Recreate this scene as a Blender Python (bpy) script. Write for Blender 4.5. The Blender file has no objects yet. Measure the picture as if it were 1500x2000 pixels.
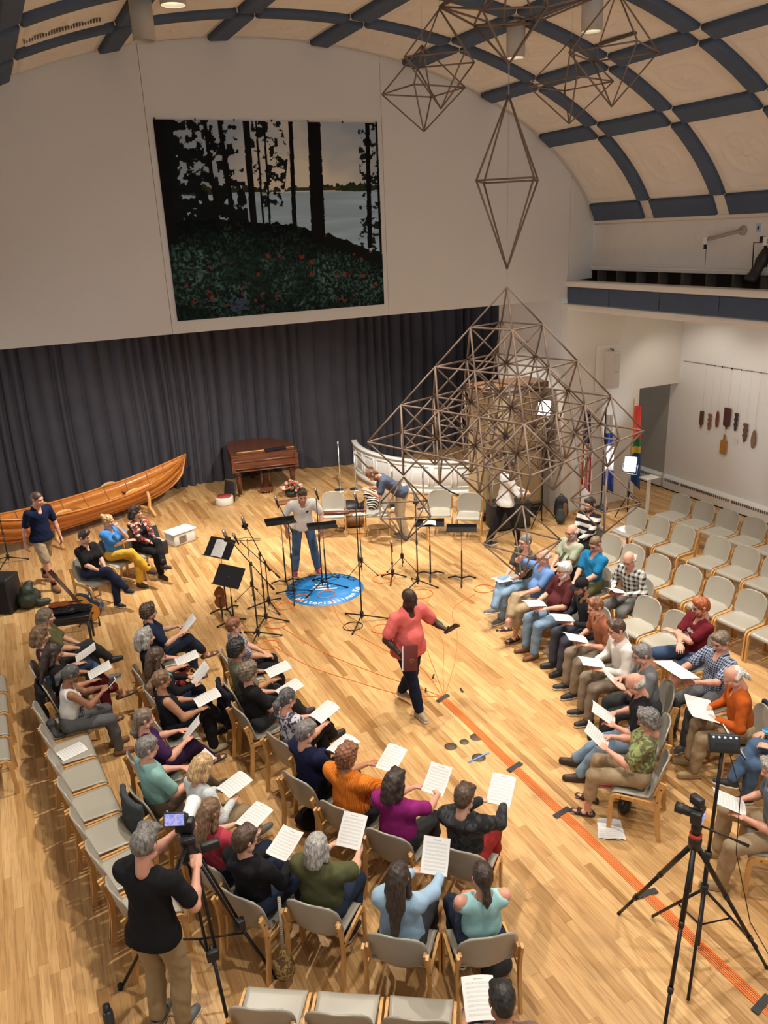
import bpy, bmesh, math, random
import numpy as np
from mathutils import Matrix, Vector
random.seed(7); np.random.seed(7)
S = bpy.context.scene
C = S.collection
PI = math.pi
def R(a): return math.radians(a)

# ------------------------------------------------------------------ camera
cam_d = bpy.data.cameras.new('camera'); cam = bpy.data.objects.new('camera', cam_d); C.objects.link(cam)
YAW, PITCH, ROLL = R(25.04), R(19.215), R(2.477)
_f = Vector((math.sin(YAW)*math.cos(PITCH), math.cos(YAW)*math.cos(PITCH), -math.sin(PITCH)))
_r = Vector((math.cos(YAW), -math.sin(YAW), 0)); _d = _f.cross(_r)
_r2 = math.cos(ROLL)*_r + math.sin(ROLL)*_d; _d2 = -math.sin(ROLL)*_r + math.cos(ROLL)*_d
m = Matrix((( _r2.x, -_d2.x, -_f.x, 0), (_r2.y, -_d2.y, -_f.y, 0), (_r2.z, -_d2.z, -_f.z, 5.6), (0, 0, 0, 1)))
cam.matrix_world = m
cam_d.sensor_fit = 'VERTICAL'; cam_d.sensor_height = 24.0; cam_d.lens = 1560/2000*24.0
cam_d.clip_end = 100
S.camera = cam

# ------------------------------------------------------------------ world (daylight outside the windows) and exposure
W = bpy.data.worlds.new('world'); S.world = W; W.use_nodes = True
bg = W.node_tree.nodes['Background']; bg.inputs[0].default_value = (.90, .95, 1, 1); bg.inputs[1].default_value = 3.6
S.view_settings.view_transform = 'Standard'; S.view_settings.look = 'None'
S.view_settings.exposure = -0.05; S.view_settings.gamma = 1; S.view_settings.use_curve_mapping = False

# ------------------------------------------------------------------ lamps in the ceiling cans and stage battens
WARM = (1.0, .915, .80)
def spot(loc, target, power, size=110, blend=.6, rad=.09, col=WARM):
    l = bpy.data.lights.new('ceiling_lamp', 'SPOT'); l.energy = power; l.color = col
    l.spot_size = R(size); l.spot_blend = blend; l.shadow_soft_size = rad
    o = bpy.data.objects.new('ceiling_lamp', l); C.objects.link(o); o.location = loc
    o.rotation_euler = (Vector(target)-Vector(loc)).to_track_quat('-Z', 'Y').to_euler()
    return o
CAN_Z = 7.63
CANS = [(2.0, 9.78, False), (2.0, 8.33, True), (6.59, 9.57, True), (6.62, 8.14, True)]
for x, y, on in CANS:
    if on: spot((x, y, CAN_Z+.06), (x, y, 0), 1400 if x < 4 else 1700, 100 if x < 4 else 78, .7 if x < 4 else .95)
for x, y in ((2.0, 5.4), (6.6, 5.3), (2.0, 2.4), (6.6, 2.3)):
    spot((x, y, CAN_Z+.06), (x, y, 0), 740, 104)
for x, y, tx, ty, p in ((2.2, 13.4, 1.8, 15.6, 1050), (5.6, 13.4, 5.6, 15.3, 1050), (8.4, 13.2, 8.0, 13.8, 420)):
    spot((x, y, 4.25), (tx, ty, 0), p, 120, .7, .08)

# added, unseen soffit downlights that brighten the wall under the side gallery
AISLE_FILL = [(11.5, 11.6), (11.5, 9.9), (11.5, 8.2), (11.5, 6.5)]
for x, y in AISLE_FILL: spot((x, y, 4.06), (12.7, y, 1.2), 70, 110, .7, .06)

# ------------------------------------------------------------------ helpers
MATS = {}
def mat(name, col, rough=.5, metal=0.0, var=0.0, vscale=8, bump=0.0, bscale=60, spec=None, emit=None, estr=0, sheen=0, alpha=None, trans=0):
    if name in MATS: return MATS[name]
    mt = bpy.data.materials.new(name); mt.use_nodes = True; nt = mt.node_tree; b = nt.nodes['Principled BSDF']
    b.inputs['Base Color'].default_value = (*col, 1); b.inputs['Roughness'].default_value = rough; b.inputs['Metallic'].default_value = metal
    if spec is not None: b.inputs['Specular IOR Level'].default_value = spec
    if trans: b.inputs['Transmission Weight'].default_value = trans
    if emit: b.inputs['Emission Color'].default_value = (*emit, 1); b.inputs['Emission Strength'].default_value = estr
    if var or bump:
        tc = nt.nodes.new('ShaderNodeTexCoord')
    if var:
        n = nt.nodes.new('ShaderNodeTexNoise'); n.inputs['Scale'].default_value = vscale; n.inputs['Detail'].default_value = 4
        nt.links.new(tc.outputs['Object'], n.inputs['Vector'])
        mx = nt.nodes.new('ShaderNodeMix'); mx.data_type = 'RGBA'
        mx.inputs[6].default_value = (*[c*(1-var) for c in col], 1); mx.inputs[7].default_value = (*[min(1, c*(1+var)) for c in col], 1)
        nt.links.new(n.outputs['Fac'], mx.inputs[0]); nt.links.new(mx.outputs[2], b.inputs['Base Color'])
    if bump:
        n2 = nt.nodes.new('ShaderNodeTexNoise'); n2.inputs['Scale'].default_value = bscale; n2.inputs['Detail'].default_value = 3
        nt.links.new(tc.outputs['Object'], n2.inputs['Vector'])
        bp = nt.nodes.new('ShaderNodeBump'); bp.inputs['Strength'].default_value = bump; bp.inputs['Distance'].default_value = .02
        nt.links.new(n2.outputs['Fac'], bp.inputs['Height']); nt.links.new(bp.outputs[0], b.inputs['Normal'])
    MATS[name] = mt; return mt

def cloth(name, col, bump=.35, var=.12): return mat('cloth_'+name, col, .9, 0, var, 9, bump, 14, spec=.15)

def pattern(name, c1, c2, kind='stripe', scale=30, axis='Z', c3=None, rough=.9):
    """printed or woven cloth patterns in the object's own coordinates"""
    if name in MATS: return MATS[name]
    mt = bpy.data.materials.new(name); mt.use_nodes = True; nt = mt.node_tree; b = nt.nodes['Principled BSDF']
    b.inputs['Roughness'].default_value = rough; b.inputs['Specular IOR Level'].default_value = .15
    tc = nt.nodes.new('ShaderNodeTexCoord')
    def wave(ax, sc, prof='SIN', dist=0):
        w = nt.nodes.new('ShaderNodeTexWave'); w.bands_direction = ax; w.inputs['Scale'].default_value = sc; w.wave_profile = prof
        w.inputs['Distortion'].default_value = dist; w.inputs['Detail'].default_value = 1
        nt.links.new(tc.outputs['Object'], w.inputs['Vector']); return w
    def ramp(src, pos, a, c, pos2=None):
        r = nt.nodes.new('ShaderNodeValToRGB'); r.color_ramp.elements[0].position = pos; r.color_ramp.elements[1].position = pos2 or min(1, pos+.06)
        r.color_ramp.elements[0].color = (*a, 1); r.color_ramp.elements[1].color = (*c, 1); nt.links.new(src, r.inputs[0]); return r
    if kind == 'stripe':
        r = ramp(wave(axis, scale, 'SIN', .3).outputs['Fac'], .5, c1, c2); nt.links.new(r.outputs[0], b.inputs['Base Color'])
    elif kind == 'plaid':
        a = ramp(wave('X', scale).outputs['Fac'], .55, (0, 0, 0), (1, 1, 1)); z = ramp(wave('Z', scale).outputs['Fac'], .55, (0, 0, 0), (1, 1, 1))
        y = ramp(wave('Y', scale).outputs['Fac'], .8, (0, 0, 0), (1, 1, 1))
        ad = nt.nodes.new('ShaderNodeMix'); ad.data_type = 'RGBA'; ad.blend_type = 'MIX'; ad.inputs[0].default_value = .5
        nt.links.new(a.outputs[0], ad.inputs[6]); nt.links.new(z.outputs[0], ad.inputs[7])
        rr = nt.nodes.new('ShaderNodeValToRGB'); rr.color_ramp.elements[0].color = (*c1, 1); rr.color_ramp.elements[1].color = (*c2, 1)
        nt.links.new(ad.outputs[2], rr.inputs[0]); nt.links.new(rr.outputs[0], b.inputs['Base Color'])
    elif kind == 'blotch':
        v = nt.nodes.new('ShaderNodeTexVoronoi'); v.inputs['Scale'].default_value = scale
        nt.links.new(tc.outputs['Object'], v.inputs['Vector'])
        r = nt.nodes.new('ShaderNodeValToRGB'); r.color_ramp.interpolation = 'CONSTANT'
        e = r.color_ramp.elements; e[0].color = (*c1, 1); e[1].color = (*c2, 1); e[1].position = .55
        if c3: q = e.new(.78); q.color = (*c3, 1)
        sp = nt.nodes.new('ShaderNodeSeparateColor'); nt.links.new(v.outputs['Color'], sp.inputs[0])
        nt.links.new(sp.outputs[0], r.inputs[0]); nt.links.new(r.outputs[0], b.inputs['Base Color'])
    elif kind == 'noise':
        n = nt.nodes.new('ShaderNodeTexNoise'); n.inputs['Scale'].default_value = scale; n.inputs['Detail'].default_value = 3; n.inputs['Distortion'].default_value = 1.5
        nt.links.new(tc.outputs['Object'], n.inputs['Vector'])
        r = ramp(n.outputs['Fac'], .47, c1, c2, .53); nt.links.new(r.outputs[0], b.inputs['Base Color'])
    n2 = nt.nodes.new('ShaderNodeTexNoise'); n2.inputs['Scale'].default_value = 14; nt.links.new(tc.outputs['Object'], n2.inputs['Vector'])
    bp = nt.nodes.new('ShaderNodeBump'); bp.inputs['Strength'].default_value = .3; bp.inputs['Distance'].default_value = .02
    nt.links.new(n2.outputs['Fac'], bp.inputs['Height']); nt.links.new(bp.outputs[0], b.inputs['Normal'])
    MATS[name] = mt; return mt

class MB:
    """collects simple solids into one mesh"""
    def __init__(s): s.v = []; s.f = []; s.sm = []
    def add(s, vs, fs, smooth=False, M=None):
        o = len(s.v)
        for p in vs:
            s.v.append(tuple(M @ Vector(p)) if M else tuple(p))
        for f in fs: s.f.append(tuple(i+o for i in f)); s.sm.append(smooth)
        return s
    def box(s, c, d, M=None, bev=0):
        x, y, z = c; a, b, h = d[0]/2, d[1]/2, d[2]/2
        if not bev:
            vs = [(x+i*a, y+j*b, z+k*h) for k in (-1, 1) for j in (-1, 1) for i in (-1, 1)]
            return s.add(vs, [(0, 2, 3, 1), (4, 5, 7, 6), (0, 1, 5, 4), (2, 6, 7, 3), (0, 4, 6, 2), (1, 3, 7, 5)], False, M)
        bm = bmesh.new(); bmesh.ops.create_cube(bm, size=1)
        for v in bm.verts: v.co = Vector((v.co.x*d[0]+x, v.co.y*d[1]+y, v.co.z*d[2]+z))
        bmesh.ops.bevel(bm, geom=bm.edges[:], offset=bev, segments=2, affect='EDGES', profile=.5)
        bm.verts.index_update(); vs = [tuple(v.co) for v in bm.verts]; fs = [tuple(v.index for v in f.verts) for f in bm.faces]; bm.free()
        return s.add(vs, fs, True, M)
    def tube(s, pts, r, n=8, cap=True, M=None, closed=False):
        pts = [Vector(p) for p in pts]; N = len(pts); rs = r if isinstance(r, (list, tuple)) else [r]*N
        vs = []; fs = []; prev = None
        for i, p in enumerate(pts):
            if closed: t = pts[(i+1) % N]-pts[i-1]
            else: t = (pts[min(i+1, N-1)]-pts[max(i-1, 0)])
            t = t.normalized() if t.length > 1e-9 else Vector((0, 0, 1))
            if prev is None:
                u = t.cross(Vector((0, 0, 1)))
                if u.length < 1e-3: u = t.cross(Vector((0, 1, 0)))
            else: u = prev-t*prev.dot(t)
            u.normalize(); prev = u; w = t.cross(u)
            for k in range(n):
                a = 2*PI*k/n; vs.append(p+(u*math.cos(a)+w*math.sin(a))*rs[i])
        for i in range(N if closed else N-1):
            for k in range(n):
                a = i*n+k; b = i*n+(k+1) % n; c = ((i+1) % N)*n+(k+1) % n; d = ((i+1) % N)*n+k
                fs.append((a, b, c, d))
        if cap and not closed:
            fs.append(tuple(range(n-1, -1, -1))); fs.append(tuple((N-1)*n+k for k in range(n)))
        return s.add(vs, fs, True, M)
    def lathe(s, prof, n=20, M=None, cap=True):
        vs = []; fs = []
        for r, z in prof:
            for k in range(n): a = 2*PI*k/n; vs.append((r*math.cos(a), r*math.sin(a), z))
        for i in range(len(prof)-1):
            for k in range(n): fs.append((i*n+k, i*n+(k+1) % n, (i+1)*n+(k+1) % n, (i+1)*n+k))
        if cap: fs.append(tuple(range(n-1, -1, -1))); fs.append(tuple((len(prof)-1)*n+k for k in range(n)))
        return s.add(vs, fs, True, M)
    def prism(s, poly, z0, z1, M=None):
        n = len(poly); vs = [(x, y, z0) for x, y in poly]+[(x, y, z1) for x, y in poly]
        fs = [tuple(range(n-1, -1, -1)), tuple(range(n, 2*n))]+[(i, (i+1) % n, n+(i+1) % n, n+i) for i in range(n)]
        return s.add(vs, fs, False, M)
    def grid(s, fn, nu, nv, smooth=True, M=None, flip=False):
        vs = [fn(i/nu, j/nv) for i in range(nu+1) for j in range(nv+1)]; w = nv+1
        fs = [(i*w+j, (i+1)*w+j, (i+1)*w+j+1, i*w+j+1) for i in range(nu) for j in range(nv)]
        if flip: fs = [f[::-1] for f in fs]
        return s.add(vs, fs, smooth, M)
    def slab(s, fn, nu, nv, th, M=None):
        """thick sheet over fn(u,v)"""
        P = np.array([[fn(i/nu, j/nv) for j in range(nv+1)] for i in range(nu+1)], float)
        du = np.gradient(P, axis=0); dv = np.gradient(P, axis=1); n = np.cross(du, dv); n /= np.linalg.norm(n, axis=2, keepdims=True)+1e-12
        A = (P+n*th/2).reshape(-1, 3); B = (P-n*th/2).reshape(-1, 3); w = nv+1; N = len(A)
        vs = [tuple(p) for p in A]+[tuple(p) for p in B]; fs = []
        for i in range(nu):
            for j in range(nv):
                q = (i*w+j, (i+1)*w+j, (i+1)*w+j+1, i*w+j+1); fs.append(q); fs.append(tuple(N+k for k in q[::-1]))
        ring = [i*w for i in range(nu+1)]+[nu*w+j for j in range(1, nv+1)]+[i*w+nv for i in range(nu-1, -1, -1)]+[j for j in range(nv-1, 0, -1)]
        for a, b in zip(ring, ring[1:]+ring[:1]): fs.append((b, a, N+a, N+b))
        return s.add(vs, fs, True, M)
    def mesh(s, name):
        me = bpy.data.meshes.new(name); me.from_pydata(s.v, [], s.f)
        me.polygons.foreach_set('use_smooth', s.sm); me.update()
        return me
    def build(s, name, m, parent=None, loc=None, rot=None):
        me = s.mesh(name); return obj(name, me, m, parent, loc, rot)

def obj(name, me, m=None, parent=None, loc=None, rot=None):
    o = bpy.data.objects.new(name, me); C.objects.link(o)
    if m is not None:
        ms = m if isinstance(m, (list, tuple)) else [m]
        if len(me.materials) == 0:
            for x in ms: me.materials.append(x)
    if parent is not None: o.parent = parent
    if loc is not None: o.location = loc
    if rot is not None: o.rotation_euler = rot
    return o
def tag(o, label, cat, group=None):
    o['label'] = label; o['category'] = cat
    if group: o['group'] = group
    return o
def thing(name, label, cat, loc=(0, 0, 0), rz=0, group=None):
    o = bpy.data.objects.new(name, None); C.objects.link(o); o.empty_display_size = .1
    o.location = loc; o.rotation_euler = (0, 0, rz); return tag(o, label, cat, group)
def struct(o): o['kind'] = 'structure'; return o
def auto_smooth(o, ang=40):
    me = o.data; me.polygons.foreach_set('use_smooth', [True]*len(me.polygons)); me.set_sharp_from_angle(angle=R(ang)); return o
def copy_tree(o, parent=None):
    c = o.copy(); C.objects.link(c)
    if parent is not None: c.parent = parent
    for ch in o.children: copy_tree(ch, c)
    return c

# ------------------------------------------------------------------ palette
M_wall = mat('white_wall_paint', (.76, .75, .72), .75, 0, .03, 1.2, .05, 120)
M_wallw = mat('warm_white_paint', (.78, .76, .71), .7, 0, .03, 1.5, .05, 120)
M_plaster = mat('old_cream_plaster', (.76, .73, .68), .85, 0, .08, 3, .35, 14)
M_blue = mat('slate_blue_fabric', (.085, .115, .175), .95, 0, .1, 5, .15, 160, spec=.1)
M_trimw = mat('white_gloss_trim', (.82, .80, .76), .4, 0, .02, 3)
M_grey = mat('grey_alcove_paint', (.36, .34, .30), .8, 0, .03, 2)
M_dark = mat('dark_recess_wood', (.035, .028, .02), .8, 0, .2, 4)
M_black = mat('black_metal', (.012, .012, .014), .45, .3)
M_blackp = mat('black_plastic', (.015, .015, .017), .5)
M_chrome = mat('chrome', (.75, .75, .75), .22, 1)
M_steel = mat('brushed_steel', (.5, .5, .5), .4, 1)
M_rubber = mat('black_rubber', (.01, .01, .01), .8)
M_cable = mat('orange_cable', (.85, .22, .05), .5)
M_cableb = mat('black_cable', (.012, .012, .012), .6)
M_white = mat('white_paint', (.8, .8, .78), .5)
M_brass = mat('brass', (.75, .52, .2), .3, 1)
def woodmat(name, c1, c2, scale=3, axis=0, rough=.4, stretch=8):
    if name in MATS: return MATS[name]
    mt = bpy.data.materials.new(name); mt.use_nodes = True; nt = mt.node_tree; b = nt.nodes['Principled BSDF']; b.inputs['Roughness'].default_value = rough
    tc = nt.nodes.new('ShaderNodeTexCoord'); mp = nt.nodes.new('ShaderNodeMapping'); sc = [scale*stretch]*3; sc[axis] = scale
    mp.inputs['Scale'].default_value = sc; n = nt.nodes.new('ShaderNodeTexNoise'); n.inputs['Scale'].default_value = 1; n.inputs['Detail'].default_value = 5; n.inputs['Distortion'].default_value = .6
    nt.links.new(tc.outputs['Object'], mp.inputs[0]); nt.links.new(mp.outputs[0], n.inputs['Vector'])
    r = nt.nodes.new('ShaderNodeValToRGB'); r.color_ramp.elements[0].position = .3; r.color_ramp.elements[1].position = .7
    r.color_ramp.elements[0].color = (*c1, 1); r.color_ramp.elements[1].color = (*c2, 1); nt.links.new(n.outputs['Fac'], r.inputs[0]); nt.links.new(r.outputs[0], b.inputs['Base Color'])
    MATS[name] = mt; return mt
M_beech = woodmat('beech_wood', (.52, .27, .085), (.66, .38, .14), 4, 2, .4)
M_boat = woodmat('varnished_cedar', (.42, .13, .025), (.62, .24, .05), 1.2, 0, .25, 10)
M_boatin = woodmat('varnished_cedar_inside', (.33, .115, .03), (.45, .17, .05), 1.2, 0, .35, 10)
M_mahog = woodmat('mahogany', (.075, .022, .011), (.13, .042, .02), 2, 0, .25, 8)
M_stick = woodmat('brown_stained_dowel', (.13, .085, .058), (.24, .165, .12), 3, 2, .55)
M_shell = mat('beige_laminate', (.36, .335, .28), .33, 0, .02, 6)
# ================================================================== THE SETTING
# ------------------------------------------------------------------ floor of narrow maple strips
def floor_material():
    mt = bpy.data.materials.new('maple_strip_floor'); mt.use_nodes = True; nt = mt.node_tree; b = nt.nodes['Principled BSDF']
    at = nt.nodes.new('ShaderNodeAttribute'); at.attribute_name = 'tone'
    r = nt.nodes.new('ShaderNodeValToRGB'); e = r.color_ramp.elements
    e[0].position = 0; e[0].color = (.36, .185, .062, 1); e[1].position = 1; e[1].color = (.71, .45, .20, 1)
    q = e.new(.25); q.color = (.49, .275, .105, 1); q = e.new(.6); q.color = (.60, .36, .15, 1)
    nt.links.new(at.outputs['Fac'], r.inputs[0])
    tc = nt.nodes.new('ShaderNodeTexCoord'); mp = nt.nodes.new('ShaderNodeMapping'); mp.inputs['Scale'].default_value = (38, 2.2, 1)
    geo = nt.nodes.new('ShaderNodeNewGeometry'); nt.links.new(geo.outputs['Position'], mp.inputs[0])
    n = nt.nodes.new('ShaderNodeTexNoise'); n.inputs['Scale'].default_value = 1; n.inputs['Detail'].default_value = 5; n.inputs['Distortion'].default_value = .8
    nt.links.new(mp.outputs[0], n.inputs['Vector'])
    gr = nt.nodes.new('ShaderNodeValToRGB'); gr.color_ramp.elements[0].position = .32; gr.color_ramp.elements[0].color = (.62, .55, .48, 1)
    gr.color_ramp.elements[1].position = .55; gr.color_ramp.elements[1].color = (1, 1, 1, 1); nt.links.new(n.outputs['Fac'], gr.inputs[0])
    mx = nt.nodes.new('ShaderNodeMix'); mx.data_type = 'RGBA'; mx.blend_type = 'MULTIPLY'; mx.inputs[0].default_value = .75
    nt.links.new(r.outputs[0], mx.inputs[6]); nt.links.new(gr.outputs[0], mx.inputs[7])
    # scuffs and dirt worn into the varnish
    n2 = nt.nodes.new('ShaderNodeTexNoise'); n2.inputs['Scale'].default_value = .9; n2.inputs['Detail'].default_value = 6; nt.links.new(geo.outputs['Position'], n2.inputs['Vector'])
    g2 = nt.nodes.new('ShaderNodeValToRGB'); g2.color_ramp.elements[0].position = .3; g2.color_ramp.elements[0].color = (.84, .84, .86, 1); g2.color_ramp.elements[1].position = .6
    nt.links.new(n2.outputs['Fac'], g2.inputs[0])
    m2 = nt.nodes.new('ShaderNodeMix'); m2.data_type = 'RGBA'; m2.blend_type = 'MULTIPLY'; m2.inputs[0].default_value = 1
    nt.links.new(mx.outputs[2], m2.inputs[6]); nt.links.new(g2.outputs[0], m2.inputs[7]); nt.links.new(m2.outputs[2], b.inputs['Base Color'])
    b.inputs['Roughness'].default_value = .33; b.inputs['Specular IOR Level'].default_value = .45
    return mt
M_floor = floor_material()
fl = MB(); fl.box((4.8, 9, -.07), (19, 24, .1)); floor = struct(fl.build('floor', mat('subfloor_joint', (.10, .055, .02), .8)))
def plank_mesh(x0, x1, y0, y1, tone):
    vs = [(x0, y0, -.02), (x1, y0, -.02), (x1, y1, -.02), (x0, y1, -.02), (x0, y0, 0), (x1, y0, 0), (x1, y1, 0), (x0, y1, 0)]
    fs = [(4, 5, 6, 7), (0, 1, 5, 4), (1, 2, 6, 5), (2, 3, 7, 6), (3, 0, 4, 7)]
    return vs, fs, tone
planks = []
rp = random.Random(3); PW = .08
for i in range(int(16.4/PW)):
    x = -2.6+i*PW; y = -.5-rp.random()*.8
    while y < 19.3:
        L = rp.choice((.45, .6, .8, 1.0, 1.25, 1.5)); t = min(1, max(0, rp.gauss(.56, .23)))
        if rp.random() < .05: t *= .35
        planks.append((x+.0005, x+PW-.0005, y+.0005, y+L-.0005, t)); y += L
# the strips that show largest get objects of their own
_Mi = cam.matrix_world.inverted()
def proj_px(p):
    q = _Mi @ Vector(p)
    if q.z > -.2: return None
    return 750+1560*q.x/-q.z, 1000-1560*q.y/-q.z, -q.z
def score(p):
    a = proj_px(((p[0]+p[1])/2, (p[2]+p[3])/2, 0))
    if a is None or not (0 < a[0] < 1500 and 0 < a[1] < 2000): return -1
    return (p[3]-p[2])/a[2]**2.5
sc = sorted(range(len(planks)), key=lambda i: -score(planks[i])); big = set(sc[:300])
vs = []; fs = []; tn = []
for i, p in enumerate(planks):
    v, f, t = plank_mesh(*p)
    if i in big:
        me = bpy.data.meshes.new('plank'); me.from_pydata(v, [], f); a = me.attributes.new('tone', 'FLOAT', 'POINT'); a.data.foreach_set('value', [t]*8)
        obj('plank', me, M_floor, floor)
    else:
        o = len(vs); vs += v; fs += [tuple(k+o for k in q) for q in f]; tn += [t]*8
me = bpy.data.meshes.new('strip_flooring'); me.from_pydata(vs, [], fs); a = me.attributes.new('tone', 'FLOAT', 'POINT'); a.data.foreach_set('value', tn)
o = obj('strip_flooring', me, M_floor, floor); o['kind'] = 'stuff'

# ------------------------------------------------------------------ barrel vault: ceiling, coffers, padded ribs
VX, VZ, VA, VB = 4.3, 4.8, 6.25, 3.52
def vault(t, y, h=0):
    """t in degrees from the crown, h = distance down from the vault surface"""
    s, c = math.sin(R(t)), math.cos(R(t)); nx, nz = s/VA, c/VB; L = math.hypot(nx, nz)
    return (VX+VA*s-h*nx/L, y, VZ+VB*c-h*nz/L)
b = MB(); b.slab(lambda u, v: vault(-77+154*u, -3+15.55*v, -.03), 60, 6, .06)
ceiling = struct(b.build('ceiling', M_plaster))
LR = [-73.2, -51, -36, -21.2, -7, 7, 21.2, 36, 51, 73.2]
AR = [12.57, 11.0, 9.43, 7.86, 6.29, 4.72, 3.15]
def pad(t0, t1, y0, y1, th=.075, nt_=6, ny=3):
    m = MB(); it = .03/6.0*57.3*.9; iy = .03
    def loop(h, a, bq):
        L = []
        T0, T1, Y0, Y1 = t0+a, t1-a, y0+bq, y1-bq
        for i in range(nt_): L.append(vault(T0+(T1-T0)*i/nt_, Y0, h))
        for j in range(ny): L.append(vault(T1, Y0+(Y1-Y0)*j/ny, h))
        for i in range(nt_): L.append(vault(T1-(T1-T0)*i/nt_, Y1, h))
        for j in range(ny): L.append(vault(T0, Y1-(Y1-Y0)*j/ny, h))
        return L
    ls = [loop(0, 0, 0), loop(th*.6, 0, 0), loop(th*.9, it*.5, iy*.5), loop(th, it, iy)]
    n = len(ls[0]); vs = [p for L in ls for p in L]
    fs = [(i*n+k, i*n+(k+1) % n, (i+1)*n+(k+1) % n, (i+1)*n+k) for i in range(3) for k in range(n)]
    m.add(vs, fs, True); T0, T1, Y0, Y1 = t0+it, t1-it, y0+iy, y1-iy
    m.grid(lambda u, v: vault(T0+(T1-T0)*u, Y0+(Y1-Y0)*v, th), nt_, ny)
    return m
for t in LR:
    for k in range(len(AR)-1):
        w = 2.4 if abs(t) > 60 else (1.75 if abs(t) > 40 else 1.35)
        y1 = AR[k]-(.13 if k else .2); y0 = AR[k+1]+.13
        pad(t-w, t+w, y0, y1, nt_=2, ny=5).build('acoustic_pad', M_blue, ceiling)
for k, y in enumerate(AR[1:]):
    for t0, t1 in zip(LR[:-1], LR[1:]):
        g0 = 2.5 if abs(t0) > 60 else (1.85 if abs(t0) > 40 else 1.45); g1 = 2.5 if abs(t1) > 60 else (1.85 if abs(t1) > 40 else 1.45)
        pad(t0+g0, t1-g1, y-.125, y+.125, nt_=8, ny=2).build('acoustic_pad', M_blue, ceiling)
def relief(u, v):
    """moulded coffer: raised picture-frame, oval wreath, rosette with petals"""
    d = min(u, 1-u, v, 1-v); h = 0
    if .07 < d < .115: h += .035*math.sin((d-.07)/.045*PI)
    if .115 < d < .14: h += .016
    x, y = (u-.5)*2, (v-.5)*2; r = math.hypot(x, y*.95); a = math.atan2(y, x)
    h += .022*math.exp(-((r-.55)/.035)**2)
    if r < .42: h += .034*(1-r/.42)*(.55+.45*math.cos(8*a))
    if r < .09: h += .03*(1-r/.09)
    return h
for k in range(5):
    y1 = AR[k]-(.14 if k else .2); y0 = AR[k+1]+.14
    for t0, t1 in zip(LR[:-1], LR[1:]):
        if t1 < -20 and k > 1: continue
        a0 = t0+(2.6 if abs(t0) > 60 else 1.9); a1 = t1-(2.6 if abs(t1) > 60 else 1.9)
        MB().grid(lambda u, v: vault(a0+(a1-a0)*u, y0+(y1-y0)*v, .006+relief(u, v)), 36, 36).build('coffer_panel', M_plaster, ceiling)
# slot diffusers let into two coffers
for t, y in ((-29, 10.15), (29, 8.9)):
    m = MB()
    for i in range(28):
        tt = t-4.5+9*i/28 if t < 0 else t+3
        yy = y+.35 if t < 0 else y-.35+.7*i/28
        p = Vector(vault(tt, yy, .025)); m.box(p, (.012, .075, .03) if t < 0 else (.075, .012, .03))
    p = Vector(vault(t, y, .012)); m.build('air_slot', mat('grille_grey', (.12, .11, .10), .6), ceiling)

# ------------------------------------------------------------------ proscenium wall in three panels above the stage opening
def arch_pts(x0, x1, n=40):
    out = []
    for i in range(n+1):
        x = x0+(x1-x0)*i/n; s = max(-1, min(1, (x-VX)/VA)); out.append((x, VZ+VB*math.sqrt(1-s*s)))
    return out
XZ = Matrix(((1, 0, 0, 0), (0, 0, 1, 0), (0, 1, 0, 0), (0, 0, 0, 1)))   # prism built in x,z -> stands up in Y
def wallpanel(x0, x1, y0, y1, zb):
    top = arch_pts(x0, x1); poly = [(x1, zb), (x0, zb)]+top
    return MB().prism(poly, y0, y1, XZ)
wb = MB(); wb.prism([(10.395, 4.62), (9.84, 4.295), (-1.75, 4.295)]+arch_pts(-1.75, 10.395, 60), 12.52, 12.72, XZ)
wall_back = struct(wb.build('wall_back', mat('joint_shadow_board', (.25, .22, .18), .9)))
for x0, x1 in ((-1.75, 2.437), (2.443, 6.083), (6.089, 9.83)):
    wallpanel(x0, x1, 12.49, 12.525, 4.29).build('wall_panel', M_wall, wall_back)
MB().prism([(10.395, 4.64), (9.84, 4.62), (9.836, 4.29)]+[(9.836, 6.42)]+arch_pts(9.836, 10.395, 10)[1:], 12.49, 12.525, XZ).build('wall_panel', M_wall, wall_back)
b = MB(); b.box((-3.1, 12.6, 2.6), (2.7, .2, 5.2)); struct(b.build('wall_back_left', M_wall))
# end wall of the side aisle with its doorway, and the pier returning into the stage
b = MB(); b.box((10.81, 12.58, 2.1), (1.94, .15, 4.2)); b.box((12.4, 12.58, 3.29), (1.24, .15, 1.85)); struct(b.build('wall_aisle_end', M_wallw))
b = MB(); b.box((9.94, 13.73, 2.14), (.2, 2.14, 4.28)); struct(b.build('wall_pier', mat('pale_stage_paint', (.74, .74, .72), .7, 0, .03, 2)))
# right wall, passage, front, left wall with windows
b = MB(); b.box((12.96, 4.87, 2.1), (.2, 15.74, 4.2)); wall_right = struct(b.build('wall_right', M_wall))
b = MB(); b.box((12.97, 14.4, 2.1), (.2, 3.3, 4.2)); b.box((12.3, 16.1, 2.1), (1.6, .1, 4.2)); struct(b.build('wall_passage', M_grey))
FILL_WINS = [(.2, 2.6), (3.1, 5.5), (6.0, 8.4)]      # added unseen windows, letting daylight onto the back wall and vault
b = MB(); b.box((4.3, -3.1, 2.5), (19, .2, 5)); b.box((4.3, -3.1, 8.4), (19, .2, 1.2)); xa = -5.2
for w0, w1 in FILL_WINS: b.box(((xa+w0)/2, -3.1, 6.4), (w0-xa, .2, 2.8)); xa = w1
b.box(((xa+13.8)/2, -3.1, 6.4), (13.8-xa, .2, 2.8)); struct(b.build('wall_front', M_wall))
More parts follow.
